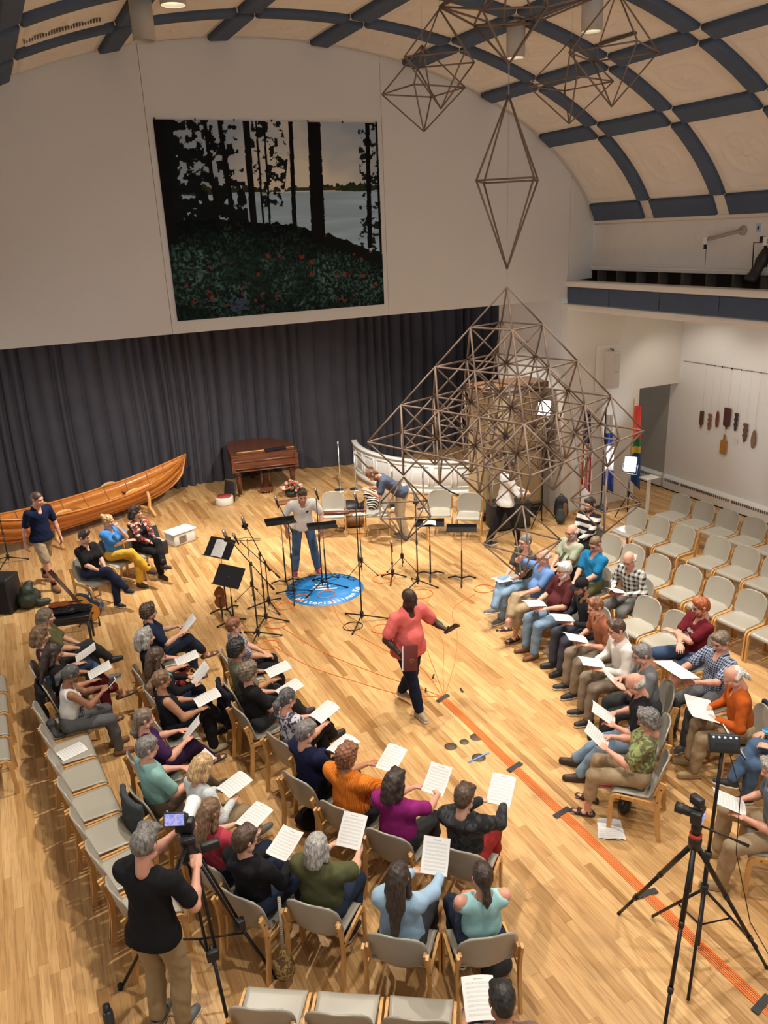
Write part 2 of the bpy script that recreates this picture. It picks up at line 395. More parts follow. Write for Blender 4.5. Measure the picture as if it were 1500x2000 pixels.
for i, (w0, w1) in enumerate(FILL_WINS):
    m = MB()
    for x in (w0+.03, (w0+w1)/2, w1-.03): m.box((x, -3.1, 6.4), (.06, .08, 2.8))
    for z in (5.03, 6.4, 7.77): m.box(((w0+w1)/2, -3.1, z), (w1-w0, .07, .06))
    struct(m.build('window_%d' % (i+5), M_trimw))  # frames of the added windows behind the camera, there for their daylight
def wall_with_windows(x, ya, yb, zt, wins, zb, zh, name):
    m = MB(); y = ya
    for w0, w1 in wins:
        m.box((x, (y+w0)/2, zt/2), (.2, w0-y, zt)); m.box((x, (w0+w1)/2, zb/2), (.2, w1-w0, zb)); m.box((x, (w0+w1)/2, (zh+zt)/2), (.2, w1-w0, zt-zh)); y = w1
    m.box((x, (y+yb)/2, zt/2), (.2, yb-y, zt)); return struct(m.build(name, M_wall))
WL = [(3.0, 4.4), (6.2, 7.6), (9.4, 10.8)]
wall_with_windows(-4.36, -3, 12.5, 4.3, WL, .9, 3.3, 'wall_left')
wall_with_windows(-3.3, 12.7, 19.6, 5.3, [(14.2, 16.6)], .9, 4.2, 'wall_stage_left')
M_glass = mat('window_glass', (.9, .95, 1), .02, 0, trans=1)
for i, (w0, w1, x, zh) in enumerate([(*w, -4.36, 3.3) for w in WL]+[(14.2, 16.6, -3.3, 4.2)]):
    m = MB(); zc = (.9+zh)/2
    for y in (w0+.03, (w0+w1)/2, w1-.03): m.box((x, y, zc), (.08, .06, zh-.9))
    for z in (.93, zc, zh-.03): m.box((x, (w0+w1)/2, z), (.07, w1-w0, .06))
    struct(m.build('window_%d' % (i+1), M_trimw))
b = MB(); b.box((4.8, 19.5, 2.6), (17, .1, 5.2)); struct(b.build('wall_stage_back', mat('stage_black', (.03, .03, .035), .9)))
b = MB(); b.box((4.5, 16.1, 5.25), (16, 7, .1)); struct(b.build('ceiling_stage', mat('stage_ceiling', (.3, .29, .27), .9)))
b = MB(); b.box((13.1, 17.8, 2.6), (.2, 3.6, 5.2)); struct(b.build('wall_stage_right', M_grey))
# ------------------------------------------------------------------ side gallery: parapet with padded panels, dark recess, clerestory wall
def gallery(sx, name, detail=True):
    X = lambda x: VX+sx*(x-VX)
    m = MB(); yc = 4.75; L = 15.5
    m.box((X(9.93), yc, 4.35), (.16, L, .46)); m.box((X((9.84+12.9)/2+.1), yc, 4.12), (3.1, L, .08)); w = struct(m.build(name, M_wallw))
    m = MB(); m.box((X(9.9), yc, 4.575), (.26, L, .1), bev=.015); m.box((X(9.88), yc, 4.17), (.12, L, .075), bev=.012); m.box((X(9.9), yc, 4.12), (.09, L, .05)); m.build('rail_moulding', M_trimw, w)
    ys = [12.47, 11.32, 10.11, 8.89, 7.67, 6.45, 5.23, 4.01, 2.8]
    for a, bq in zip(ys[1:], ys[:-1]):
        MB().box((X(9.835), (a+bq)/2, 4.365), (.05, bq-a-.012, .29), bev=.012).build('padded_panel', M_blue, w)
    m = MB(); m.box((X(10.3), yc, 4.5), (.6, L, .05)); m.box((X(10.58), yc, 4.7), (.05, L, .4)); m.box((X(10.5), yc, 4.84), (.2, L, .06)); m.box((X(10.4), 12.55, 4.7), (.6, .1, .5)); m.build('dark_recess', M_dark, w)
    y = 12.28
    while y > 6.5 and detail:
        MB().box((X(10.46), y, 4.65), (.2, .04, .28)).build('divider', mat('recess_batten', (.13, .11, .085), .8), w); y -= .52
    m = MB(); m.box((X(10.5), yc, 5.3), (.2, L, .86)); m.build('clerestory_wall', M_plaster, w)
    prof = [(10.42, 4.79), (10.34, 4.79), (10.33, 4.82), (10.36, 4.835), (10.355, 4.86), (10.385, 4.875), (10.38, 4.9), (10.42, 4.905)]
    m = MB(); n = len(prof); vs = [(X(x), y, z) for y in (-3, 12.49) for x, z in prof]; m.add(vs, [(i, i+1, n+i+1, n+i) for i in range(n-1)])
    prof2 = [(10.42, 5.60), (10.375, 5.61), (10.36, 5.64), (10.35, 5.66), (10.42, 5.69)]; n = len(prof2); vs = [(X(x), y, z) for y in (-3, 12.49) for x, z in prof2]; m.add(vs, [(i, i+1, n+i+1, n+i) for i in range(n-1)])
    m.build('cornice', M_plaster, w)
    return w
gallery(1, 'wall_gallery_right'); gallery(-1, 'wall_gallery_left', False)

# ------------------------------------------------------------------ skirting heaters along the right wall
def heater(y0, y1, x, name, label):
    t = thing(name, label, 'heater', (x, (y0+y1)/2, 0)); L = y1-y0
    poly = [(0, .02), (0, .31), (-.05, .31), (-.10, .26), (-.10, .03), (-.08, .02)]
    Mx = Matrix(((1, 0, 0, 0), (0, 0, 1, 0), (0, 1, 0, 0), (0, 0, 0, 1)))
    MB().prism(poly, -L/2, L/2, Mx).build('cover', mat('heater_enamel', (.74, .72, .68), .4), t)
    sm = MB().box((0, 0, 0), (.006, .034, .055)).mesh('louvre'); y = -L/2+.1; i = 0
    while y < L/2-.08:
        i += 1
        if i % 26: obj('louvre', sm, mat('heater_slot', (.09, .085, .08), .7), t, (-.1005, y, .215))
        y += .052
    MB().box((-.05, 0, .012), (.09, L-.02, .022)).build('toe_space', M_rubber, t)
heater(4.0, 12.66, 12.86, 'baseboard_heater', 'long white baseboard heater with dark slots under the hung wooden boards')
heater(12.75, 15.6, 12.87, 'baseboard_heater', 'short baseboard heater inside the grey passage behind the flags')

# ------------------------------------------------------------------ stage curtain
rc_ = random.Random(11)
xs = []; x = -3.2
while x < 13: xs.append(x); x += rc_.uniform(.16, .4)
amp = [rc_.uniform(.08, .2) for _ in xs]
def cur_y(x):
    base = 18.95 if x < 6 else 18.95-.5*min(1, (x-6)/1.5)
    for i in range(len(xs)-1):
        if xs[i] <= x < xs[i+1]:
            u = (x-xs[i])/(xs[i+1]-xs[i]); return base-amp[i]*math.sin(u*PI)**.7*1.0
    return base
def cur(u, v):
    x = -3.2+16.2*u; z = .015+4.9*v; sway = .015*math.sin(3*x+2*z)+.02*math.sin(7*x)*(1-v)
    return (x+.02*math.sin(9*z+x), cur_y(x)+sway, z)
def curtain_mat():
    mt = mat('charcoal_wool_curtain', (.052, .051, .062), .95, 0, .2, 2.5, .2, 90, spec=.08); return mt
tag(MB().grid(cur, 900, 8).build('stage_curtain', curtain_mat()), 'full-width dark charcoal pleated stage curtain behind the wooden boat', 'curtain')

# ------------------------------------------------------------------ lake photograph banner on the proscenium wall
def mural():
    nx, nz = 420, 340; rs = np.random.RandomState(5)
    U, V = np.meshgrid(np.linspace(0, 1, nx), np.linspace(0, 1, nz), indexing='ij')      # V up
    def noise(fx, fz, oc=4, seed=0):
        r = np.random.RandomState(seed); out = np.zeros_like(U); a = 1; tot = 0
        for o_ in range(oc):
            gx, gz = int(fx*2**o_)+3, int(fz*2**o_)+3; g = r.rand(gx, gz)
            x = U*(gx-2); z = V*(gz-2); i = x.astype(int); j = z.astype(int); fx_, fz_ = x-i, z-j; fx_ = fx_*fx_*(3-2*fx_); fz_ = fz_*fz_*(3-2*fz_)
            out += a*(g[i, j]*(1-fx_)*(1-fz_)+g[i+1, j]*fx_*(1-fz_)+g[i, j+1]*(1-fx_)*fz_+g[i+1, j+1]*fx_*fz_); tot += a; a *= .5
        return out/tot
    col = np.zeros((nx, nz, 3))
    def put(mask, c):
        c = np.array(c); col[mask] = c if c.ndim == 1 else c[mask]
    sky1, sky2 = np.array([.36, .44, .54]), np.array([.80, .75, .63]); s = np.clip((V-.64)/.36, 0, 1)[..., None]
    n1 = noise(4, 6, 4, 1)[..., None]; warm = np.clip(1.3-2.2*np.abs(U[..., None]-.62)-s*.9+(n1-.5)*1.2, 0, 1)
    col[:] = sky1*(1-warm)+sky2*warm
    water = V < .645; wn = noise(3, 40, 3, 2)[..., None]; put(water, np.array([.38, .53, .66])*(.75+.5*wn)+np.clip(U[..., None]-.6, 0, 1)*np.array([.03, .08, .12]))
    shore = (V > .635+.02*noise(6, 1, 2, 8)) & (V < .672+.03*(noise(60, 1, 3, 3)-.5)*2+.012*np.sin(U*9)); put(shore, np.array([.014, .02, .012])*(1+1.5*noise(40, 20, 3, 4)[..., None]))
    put((V > .652) & (V < .668) & (U > .55) & (U < .8), (.045, .06, .025))
    # left woods: foliage masses
    fo = noise(38, 32, 4, 6); left = (U < .05+.1*fo) | ((U < .36) & (fo > .46+np.clip((U-.1)*.5, 0, .3)-np.clip((.78-V)*.9, 0, .3)+np.clip((V-.8)*.35, 0, .1)) & (V > .36))
    put(left & (V > .3), np.array([.004, .006, .007])*(1+.9*noise(50, 50, 2, 7)[..., None]))
    # pine crowns between trunks
    f2 = noise(48, 44, 4, 9); put((np.abs(U-.475) < .075*np.clip(1.2-np.abs(V-.84)*2.2, .2, 1.2)) & (f2 > .545) & (V > .57), (.009, .013, .012))
    put((U > .9) & (f2 > .56) & (V > .45), (.010, .016, .018)); put((np.abs(U-.94) < .06) & (f2 > .6) & (V > .3) & (V < .6), (.012, .02, .02))
    # ground bank
    bank = .52-.13*np.clip(U-.2, 0, 1)-.20*np.clip(U-.55, 0, 1)**1.2*1.6+.02*(noise(30, 1, 3, 10)-.5)*2; gm = V < bank
    gn = noise(60, 50, 3, 12); gn2 = noise(90, 70, 2, 13); depth = np.clip((bank-V)/.2, 0, 1)
    g = np.stack([.012+.035*gn*gn2*1.6, .018+.085*gn*gn2*1.8, .02+.07*gn*gn2*1.7], -1)*(.25+.9*depth[..., None])
    edge = np.clip(1-np.abs(V-.24)*2.0, .25, 1)[..., None]; leaf = np.clip((noise(130, 105, 2, 21)-.47)*5, 0, 1)[..., None]; patch = np.clip((noise(9, 7, 3, 22)-.3)*2.2, .15, 1)[..., None]; put(gm, g*edge*(.35+2.6*leaf*patch))
    put((V > bank-.07) & gm & (U > .68), (.007, .009, .008))
    for k in range(34):
        cx, cz = rs.uniform(.06, .97), rs.uniform(.04, .32); r = rs.uniform(.005, .011); mk = ((U-cx)**2+((V-cz)*.8)**2 < r*r) & gm; put(mk & (gn2 > .4), (.26, .035, .022))
    put(((U-.70)**2+(V-.41)**2 < .018**2) & (gn2 > .42), (.2, .07, .03))
    for k in range(60):
        cx, cz = rs.uniform(.24, .32), rs.uniform(.03, .09); put(((U-cx)**2+(V-cz)**2 < .006**2), (.05, .075, .13))
    # trunks (x at top, x at foot, width, foot height)
    for xt, xb, w, zb in ((.02, .02, .05, .4), (.21, .223, .018, .45), (.272, .293, .022, .44), (.386, .381, .032, .46), (.43, .425, .010, .46), (.465, .455, .010, .47), (.585, .568, .022, .43), (.693, .68, .068, .37), (.95, .937, .024, .33), (.995, .992, .012, .3)):
        x = xb+(xt-xb)*np.clip((V-zb)/(1-zb), 0, 1); ww = w*.5*(1.08-.2*V)*(1+.12*(noise(3, 60, 2, int(xt*100))-.5)); put((np.abs(U-x) < ww) & (V > zb), (.006, .006, .007))
    X0, X1, Z0, Z1 = 2.532, 6.0, 4.475, 7.235
    vs = np.stack([X0+(X1-X0)*U, np.full_like(U, 12.472)+.002*np.sin(U*20)*(1-V), Z0+(Z1-Z0)*V], -1).reshape(-1, 3)
    idx = np.arange(nx*nz).reshape(nx, nz); q = np.stack([idx[:-1, :-1], idx[1:, :-1], idx[1:, 1:], idx[:-1, 1:]], -1).reshape(-1, 4)
    me = bpy.data.meshes.new('print'); me.from_pydata(vs.tolist(), [], q.tolist())
    a = me.color_attributes.new('ink', 'FLOAT_COLOR', 'POINT'); a.data.foreach_set('color', np.concatenate([col.reshape(-1, 3), np.ones((nx*nz, 1))], 1).ravel().astype(np.float32))
    mt = bpy.data.materials.new('printed_vinyl'); mt.use_nodes = True; nt = mt.node_tree; at = nt.nodes.new('ShaderNodeAttribute'); at.attribute_name = 'ink'
    b = nt.nodes['Principled BSDF']; nt.links.new(at.outputs['Color'], b.inputs['Base Color']); b.inputs['Roughness'].default_value = .6; b.inputs['Specular IOR Level'].default_value = .08
    t = thing('photo_banner', 'large dark photograph of pine trunks by a lake hung on the white wall', 'banner', (0, 0, 0))
    obj('print', me, mt, t)
    MB().box(((X0+X1)/2, 12.481, (Z0+Z1)/2), (X1-X0, .006, Z1-Z0)).build('backing', mat('banner_backing', (.05, .05, .05), .8), t)
    for k in range(7):
        MB().box((X0+.02+(X1-X0-.04)*k/6, 12.472, Z1+.006), (.018, .012, .035)).build('hanging_clip', M_black, t)
mural()
# ================================================================== BODIES: implicit surfaces polygonised to continuous meshes
def smin(a, b, k):
    h = np.maximum(k-np.abs(a-b), 0)/k; return np.minimum(a, b)-h*h*k*.25
def cap(a, b, ra, rb, fl=None):
    """tapered capsule; fl=(axis vector, factor) flattens it along an axis"""
    return (np.array(a, float), np.array(b, float), ra, rb, fl)
def cap_eval(p, X, Y, Z):
    a, b, ra, rb, fl = p; ab = b-a
    dx, dy, dz = X-a[0], Y-a[1], Z-a[2]; sc = 1.0
    if fl is not None:
        n, f = fl; n = np.array(n, float); n /= np.linalg.norm(n); q = dx*n[0]+dy*n[1]+dz*n[2]; e = (1/f-1)*q
        dx, dy, dz = dx+n[0]*e, dy+n[1]*e, dz+n[2]*e; ab = ab+n*(ab@n)*(1/f-1); sc = min(1, f)**.6
    L = ab@ab; t = np.clip((dx*ab[0]+dy*ab[1]+dz*ab[2])/L, 0, 1) if L > 1e-12 else 0.0
    d = np.sqrt((dx-t*ab[0])**2+(dy-t*ab[1])**2+(dz-t*ab[2])**2)
    return (d-(ra+(rb-ra)*t))*sc
def surface(prims, h, k=.03, subs=(), cuts=(), fold=0.0, ksub=.008, seed=0):
    lo = np.min([np.minimum(p[0]-p[2], p[1]-p[3]) for p in prims], axis=0)-2.5*h; hi = np.max([np.maximum(p[0]+p[2], p[1]+p[3]) for p in prims], axis=0)+2.5*h
    n = np.ceil((hi-lo)/h).astype(int)+1; ax = [lo[i]+h*np.arange(n[i]) for i in range(3)]
    D = np.full(n, .3)
    def box(p, m):
        r = max(p[2], p[3])+m; a = np.minimum(p[0], p[1])-r; b = np.maximum(p[0], p[1])+r
        i0 = np.clip(np.floor((a-lo)/h).astype(int), 0, n); i1 = np.clip(np.ceil((b-lo)/h).astype(int)+1, 0, n)
        return tuple(slice(i0[i], i1[i]) for i in range(3))
    def G(sl): return ax[0][sl[0]][:, None, None], ax[1][sl[1]][None, :, None], ax[2][sl[2]][None, None, :]
    for p in prims:
        sl = box(p, k+2*h); g = G(sl)
        if D[sl].size: D[sl] = smin(D[sl], cap_eval(p, *g), k)
    if fold:
        g = G((slice(None),)*3); s = seed*1.7
        D = D+fold*(np.sin(34*g[2]+9*g[0]+5*np.sin(11*g[1]+s)+s)*np.sin(21*g[0]-17*g[1]+s)+.7*np.sin(55*(g[2]+.6*g[1])+7*np.sin(9*g[0]+s)))
    for p in subs:
        sl = box(p, .05+2*h)
        if D[sl].size: D[sl] = -smin(-D[sl], cap_eval(p, *G(sl)), ksub)
    if cuts:
        g = G((slice(None),)*3)
        for nrm, c in cuts: D = np.maximum(D, g[0]*nrm[0]+g[1]*nrm[1]+g[2]*nrm[2]-c)
    return nets(D, lo, h)
def nets(D, lo, h):
    s = D < 0; nx, ny, nz = D.shape
    cn = [(i, j, k) for i in (0, 1) for j in (0, 1) for k in (0, 1)]
    sl = lambda o: (slice(o[0], nx-1+o[0]), slice(o[1], ny-1+o[1]), slice(o[2], nz-1+o[2]))
    cnt = sum(s[sl(o)].astype(np.int8) for o in cn); mask = (cnt > 0) & (cnt < 8)
    ii, jj, kk = np.nonzero(mask); V = np.zeros((len(ii), 3)); c = np.zeros(len(ii)); dv = [D[ii+o[0], jj+o[1], kk+o[2]] for o in cn]
    for a in range(8):
        for b in range(a+1, 8):
            if sum(abs(cn[a][q]-cn[b][q]) for q in range(3)) != 1: continue
            da, db = dv[a], dv[b]; m_ = (da < 0) != (db < 0); t = np.where(m_, da/(da-db+1e-12), 0)
            for q in range(3): V[:, q] += np.where(m_, cn[a][q]+t*(cn[b][q]-cn[a][q]), 0)
            c += m_
    V = V/c[:, None]+np.stack([ii, jj, kk], 1); V = V*h+lo
    idx = np.full(mask.shape, -1); idx[ii, jj, kk] = np.arange(len(ii)); Q = []
    for axis in range(3):
        a_ = [slice(None)]*3; b_ = [slice(None)]*3; a_[axis] = slice(0, -1); b_[axis] = slice(1, None)
        s0, s1 = s[tuple(a_)], s[tuple(b_)]; o1, o2 = [(1, 2), (2, 0), (0, 1)][axis]
        e = np.argwhere(s0 != s1); ok = np.ones(len(e), bool)
        for q in (o1, o2): ok &= (e[:, q] >= 1) & (e[:, q] < D.shape[q]-1)
        e = e[ok]; d1 = np.zeros(3, int); d1[o1] = 1; d2 = np.zeros(3, int); d2[o2] = 1
        g = lambda w: idx[w[:, 0], w[:, 1], w[:, 2]]
        q = np.stack([g(e-d1-d2), g(e-d2), g(e), g(e-d1)], 1); fl = ~s0[e[:, 0], e[:, 1], e[:, 2]]; q[fl] = q[fl][:, ::-1]
        Q.append(q)
    Q = np.concatenate(Q); Q = Q[(Q >= 0).all(1)]
    return V, Q
def to_mesh(name, parts, mats, idx=None):
    """parts: list of (V,Q); one mesh"""
    vs = np.concatenate([p[0] for p in parts]); off = 0; fs = []
    for V, Q in parts: fs.append(Q+off); off += len(V)
    fs = np.concatenate(fs); me = bpy.data.meshes.new(name)
    me.vertices.add(len(vs)); me.vertices.foreach_set('co', vs.astype(np.float32).ravel())
    me.loops.add(fs.size); me.loops.foreach_set('vertex_index', fs.astype(np.int32).ravel())
    me.polygons.add(len(fs)); me.polygons.foreach_set('loop_start', np.arange(0, fs.size, 4, dtype=np.int32))
    try: me.polygons.foreach_set('loop_total', np.full(len(fs), 4, np.int32))
    except Exception: pass
    me.polygons.foreach_set('use_smooth', np.ones(len(fs), bool))
    for m_ in mats: me.materials.append(m_)
    if idx is not None: me.polygons.foreach_set('material_index', idx.astype(np.int32))
    me.update(calc_edges=True); me.validate(); return me
def rot(ax, a):
    c, s = math.cos(a), math.sin(a)
    return np.array({'x': [[1, 0, 0], [0, c, -s], [0, s, c]], 'y': [[c, 0, s], [0, 1, 0], [-s, 0, c]], 'z': [[c, -s, 0], [s, c, 0], [0, 0, 1]]}[ax])

# ------------------------------------------------------------------ head template (faces +Y, origin mid-skull), with face material zones
def make_head(jaw=1.0):
    Y = (0, 1, 0); X = (1, 0, 0)
    P = [cap((0, -.02, .028), (0, -.005, .03), .088, .086, (X, .86)), cap((0, .02, .01), (0, .03, -.045), .068, .052*jaw, (X, .92)), cap((0, .045, -.075), (0, .062, -.09), .034*jaw, .024*jaw),
         cap((-.04, .015, -.065), (.04, .015, -.065), .034*jaw, .034*jaw), cap((-.034, .073, .022), (.034, .073, .022), .017, .017), cap((-.04, .058, -.03), (.04, .058, -.03), .026, .026),
         cap((0, .09, .004), (0, .108, -.03), .0095, .0145), cap((-.012, .098, -.033), (.012, .098, -.033), .009, .009), cap((-.02, .078, -.062), (.02, .078, -.062), .012, .012)]
    P2 = [cap((s*.079, -.012, -.02), (s*.083, -.02, .012), .012, .018, (X, .5)) for s in (-1, 1)]
    P3 = [cap((0, -.018, -.06), (0, -.022, -.17), .053, .05)]
    S_ = [cap((s*.031, .101, .002), (s*.031, .101, .002), .0155, .0155) for s in (-1, 1)]
    V, Q = surface(P+P3+P2, .0085, .018, S_)
    Vc = V[Q].mean(1); idx = np.zeros(len(Q), int)
    for s in (-1, 1):
        idx[(np.abs(Vc[:, 0]-s*.031) < .0125) & (np.abs(Vc[:, 2]-.002) < .0065) & (Vc[:, 1] > .06)] = 1
        idx[(np.abs(Vc[:, 0]-s*.032) < .017) & (np.abs(Vc[:, 2]-.021) < .0052) & (Vc[:, 1] > .06)] = 3
    idx[(np.abs(Vc[:, 0]) < .022) & (np.abs(Vc[:, 2]+.063) < .007) & (Vc[:, 1] > .07)] = 2
    return V, Q, idx
HEADS = {'m': make_head(1.08), 'f': make_head(.95)}
# ------------------------------------------------------------------ hands (wrist at origin, fingers +Y, back of hand +Z, thumb on -X: a right hand)
def make_hand(curl, thumb=(-.55, .8, -.25), spread=.06):
    P = [cap((x, .012, 0), (x*1.25, .088, 0), .0155, .0135, ((0, 0, 1), .8)) for x in (-.026, -.009, .009, .026)]+[cap((0, -.03, 0), (0, .02, 0), .026, .027, ((0, 0, 1), .75))]
    for i, (x, L) in enumerate(((-.033, .072), (-.011, .082), (.011, .077), (.032, .06))):
        p = np.array([x, .09, 0.]); a = 0; yw = (i-1.5)*-spread
        for j, f in enumerate((.42, .32, .26)):
            a += R(curl)*(.7 if j == 0 else 1); d = np.array([math.sin(-yw)*math.cos(a), math.cos(a), -math.sin(a)]); q = p+d*L*f*1.12
            P.append(cap(p, q, .0095-.0009*j, .009-.001*j)); p = q
    t = np.array(thumb, float); t /= np.linalg.norm(t); p = np.array([-.03, .025, -.006]); q = p+t*.042; r = q+(t*.75+np.array([.45, .45, -.25])*.6)*.034
    P += [cap(p, q, .0145, .0115), cap(q, r, .011, .0088)]
    return surface(P, .0068, .008)
HANDS = {'hold': make_hand(28), 'relax': make_hand(20, (-.5, .85, -.2)), 'fist': make_hand(72, (-.2, .75, -.6)), 'open': make_hand(7, (-.8, .6, .1), .12)}
# ------------------------------------------------------------------ hair templates in the head frame
def fuzz(V, amp, fr, seed=0):
    n = np.sin(V@np.array([fr, fr*.6, fr*.3])+seed)*np.sin(V@np.array([-fr*.4, fr, fr*.7])+2*seed)*np.sin(V@np.array([fr*.5, -fr*.3, fr])+seed)
    d = V/np.linalg.norm(V, axis=1, keepdims=True); return V+d*(n*amp)[:, None]
def hair(kind):
    X = (1, 0, 0); h = .0095
    face = [cap((0, .115, -.03), (0, .14, .03), .078, .062)]
    ear = []
    skull = lambda g: [cap((0, -.022, .034), (0, -.008, .038), .091+g, .089+g, (X, .88))]
    if kind == 'short': P = skull(.007)+[cap((-.045, .05, .09), (.05, .055, .085), .028, .03), cap((0, -.07, -.01), (0, -.06, -.05), .05, .042, ((1, 0, 0), 1.2))]; S_ = face; cuts = [((0, .35, -1), .045)]; f = (.004, 90)
    elif kind == 'buzz': P = skull(.001)+[cap((0, -.06, -.02), (0, -.055, -.05), .05, .042)]; S_ = face; cuts = [((0, .45, -1), .03)]; f = (.001, 120)
    elif kind == 'quiff': P = skull(.005)+[cap((-.045, .055, .105), (.045, .06, .1), .034, .036), cap((0, 0, .115), (0, .04, .118), .04, .036)]; S_ = face; cuts = [((0, .4, -1), .03)]; f = (.005, 70)
    elif kind == 'fringe': P = [cap((-.07, -.03, -.005), (-.072, .0, .005), .026, .018), cap((.07, -.03, -.005), (.072, .0, .005), .026, .018), cap((-.055, -.085, .0), (.055, -.085, .0), .036, .036), cap((-.07, -.06, .0), (-.07, -.03, -.01), .033, .028), cap((.07, -.06, .0), (.07, -.03, -.01), .033, .028)]; S_ = []; cuts = []; f = (.005, 100)
    elif kind == 'curly': P = skull(.016)+[cap((s*.07, -.02, .0), (s*.06, -.05, -.05), .034, .035) for s in (-1, 1)]+[cap((0, -.085, -.01), (0, -.08, -.06), .045, .04), cap((-.05, .05, .1), (.05, .05, .1), .035, .035)]; S_ = face; cuts = []; f = (.011, 105)
    elif kind == 'bob': P = skull(.012)+[cap((s*.078, .012, .02), (s*.083, .0, -.1), .028, .03) for s in (-1, 1)]+[cap((0, -.085, .0), (0, -.08, -.11), .06, .055, (X, 1.35)), cap((s_ := 0, -.04, .02), (0, -.06, -.08), .085, .08)]; S_ = [cap((0, .12, -.06), (0, .145, .03), .085, .066), cap((0, .06, -.2), (0, .03, -.12), .06, .05)]; cuts = [((0, 0, -1), .145)]; f = (.005, 60)
    elif kind == 'long': P = skull(.011)+[cap((s*.076, .01, .02), (s*.085, -.02, -.13), .026, .032) for s in (-1, 1)]+[cap((0, -.085, .0), (0, -.105, -.2), .06, .062, (X, 1.3)), cap((0, -.105, -.2), (0, -.135, -.42), .062, .035, ((0, 1, 0), .6))]; S_ = [cap((0, .12, -.06), (0, .145, .03), .085, .066), cap((0, .06, -.25), (0, .03, -.12), .07, .05)]; cuts = []; f = (.006, 55)
    elif kind == 'ponytail': P = skull(.005)+[cap((0, -.10, .02), (0, -.125, .015), .035, .024), cap((0, -.125, .015), (0, -.15, -.05), .026, .04), cap((0, -.15, -.05), (0, -.13, -.16), .04, .02), cap((0, -.06, -.02), (0, -.06, -.05), .052, .04)]; S_ = face; cuts = []; f = (.005, 75)
    elif kind == 'lowtail': P = skull(.006)+[cap((0, -.07, -.02), (0, -.1, -.07), .055, .03), cap((0, -.105, -.08), (0, -.115, -.13), .03, .036), cap((0, -.115, -.13), (0, -.1, -.2), .036, .016)]; S_ = face; cuts = []; f = (.004, 80)
    elif kind == 'bun': P = skull(.006)+[cap((0, -.09, .07), (0, -.12, .08), .035, .045), cap((0, -.06, -.02), (0, -.065, -.06), .055, .042)]; S_ = face; cuts = []; f = (.008, 90)
    elif kind == 'wavy': P = skull(.016)+[cap((s*.078, .0, .0), (s*.08, -.03, -.1), .036, .042) for s in (-1, 1)]+[cap((0, -.09, .0), (0, -.1, -.13), .062, .055, (X, 1.35)), cap((-.04, .04, .11), (.04, .04, .11), .035, .035)]; S_ = [cap((0, .12, -.06), (0, .145, .03), .08, .066), cap((0, .06, -.22), (0, .03, -.12), .07, .05)]; cuts = []; f = (.006, 60)
    elif kind == 'baldtail': P = [cap((s*.066, -.02, .0), (s*.05, -.07, .02), .03, .036) for s in (-1, 1)]+[cap((0, -.07, .05), (0, -.1, .0), .05, .042, (X, 1.2)), cap((0, -.105, -.03), (0, -.125, -.06), .02, .028), cap((0, -.125, -.06), (0, -.13, -.13), .028, .014)]; S_ = []; cuts = []; f = (.004, 90)
    V, Q = surface(P, h, .022, S_, cuts, ksub=.012); return to_mesh('hair', [(fuzz(V, *f), Q)], [])
HAIR = {}
def get_hair(k):
    if k not in HAIR: HAIR[k] = hair(k)
    return HAIR[k]
def make_beard():
    P = [cap((s*.062, .0, -.03), (s*.05, .035, -.075), .02, .026) for s in (-1, 1)]+[cap((-.045, .045, -.09), (.045, .045, -.09), .03, .03), cap((0, .06, -.1), (0, .055, -.12), .034, .028), cap((-.024, .092, -.048), (.024, .092, -.048), .0085, .0085)]
    V, Q = surface(P, .0085, .014, [cap((-.018, .1, -.064), (.018, .1, -.064), .009, .009)]); return to_mesh('beard', [(fuzz(V, .003, 110), Q)], [])
BEARD = make_beard()
def make_glasses():
    m = MB()
    for s in (-1, 1):
        m.tube([(s*.031+.023*math.cos(a), .104-.006*abs(math.cos(a)), .002+.018*math.sin(a)) for a in np.linspace(0, 2*PI, 14)[:-1]], .0024, 5, closed=True)
        m.tube([(s*.054, .098, .006), (s*.078, .06, .006), (s*.086, -.01, .004)], .0022, 5)
    m.tube([(-.008, .106, .004), (.008, .106, .004)], .0022, 5); return m.mesh('glasses')
GLASSES = make_glasses()
def make_cap():
    V, Q = surface([cap((0, -.02, .045), (0, -.01, .05), .097, .094, ((1, 0, 0), .9))], .0095, .02, [], [((0, .12, -1), -.03)])
    P2 = surface([cap((-.045, .085, .042), (.045, .085, .042), .045, .045, ((0, 0, 1), .16)), cap((-.02, .13, .036), (.02, .13, .036), .035, .035, ((0, 0, 1), .16))], .008, .02)
    return to_mesh('cap', [(V, Q), P2], [])
CAPM = make_cap()
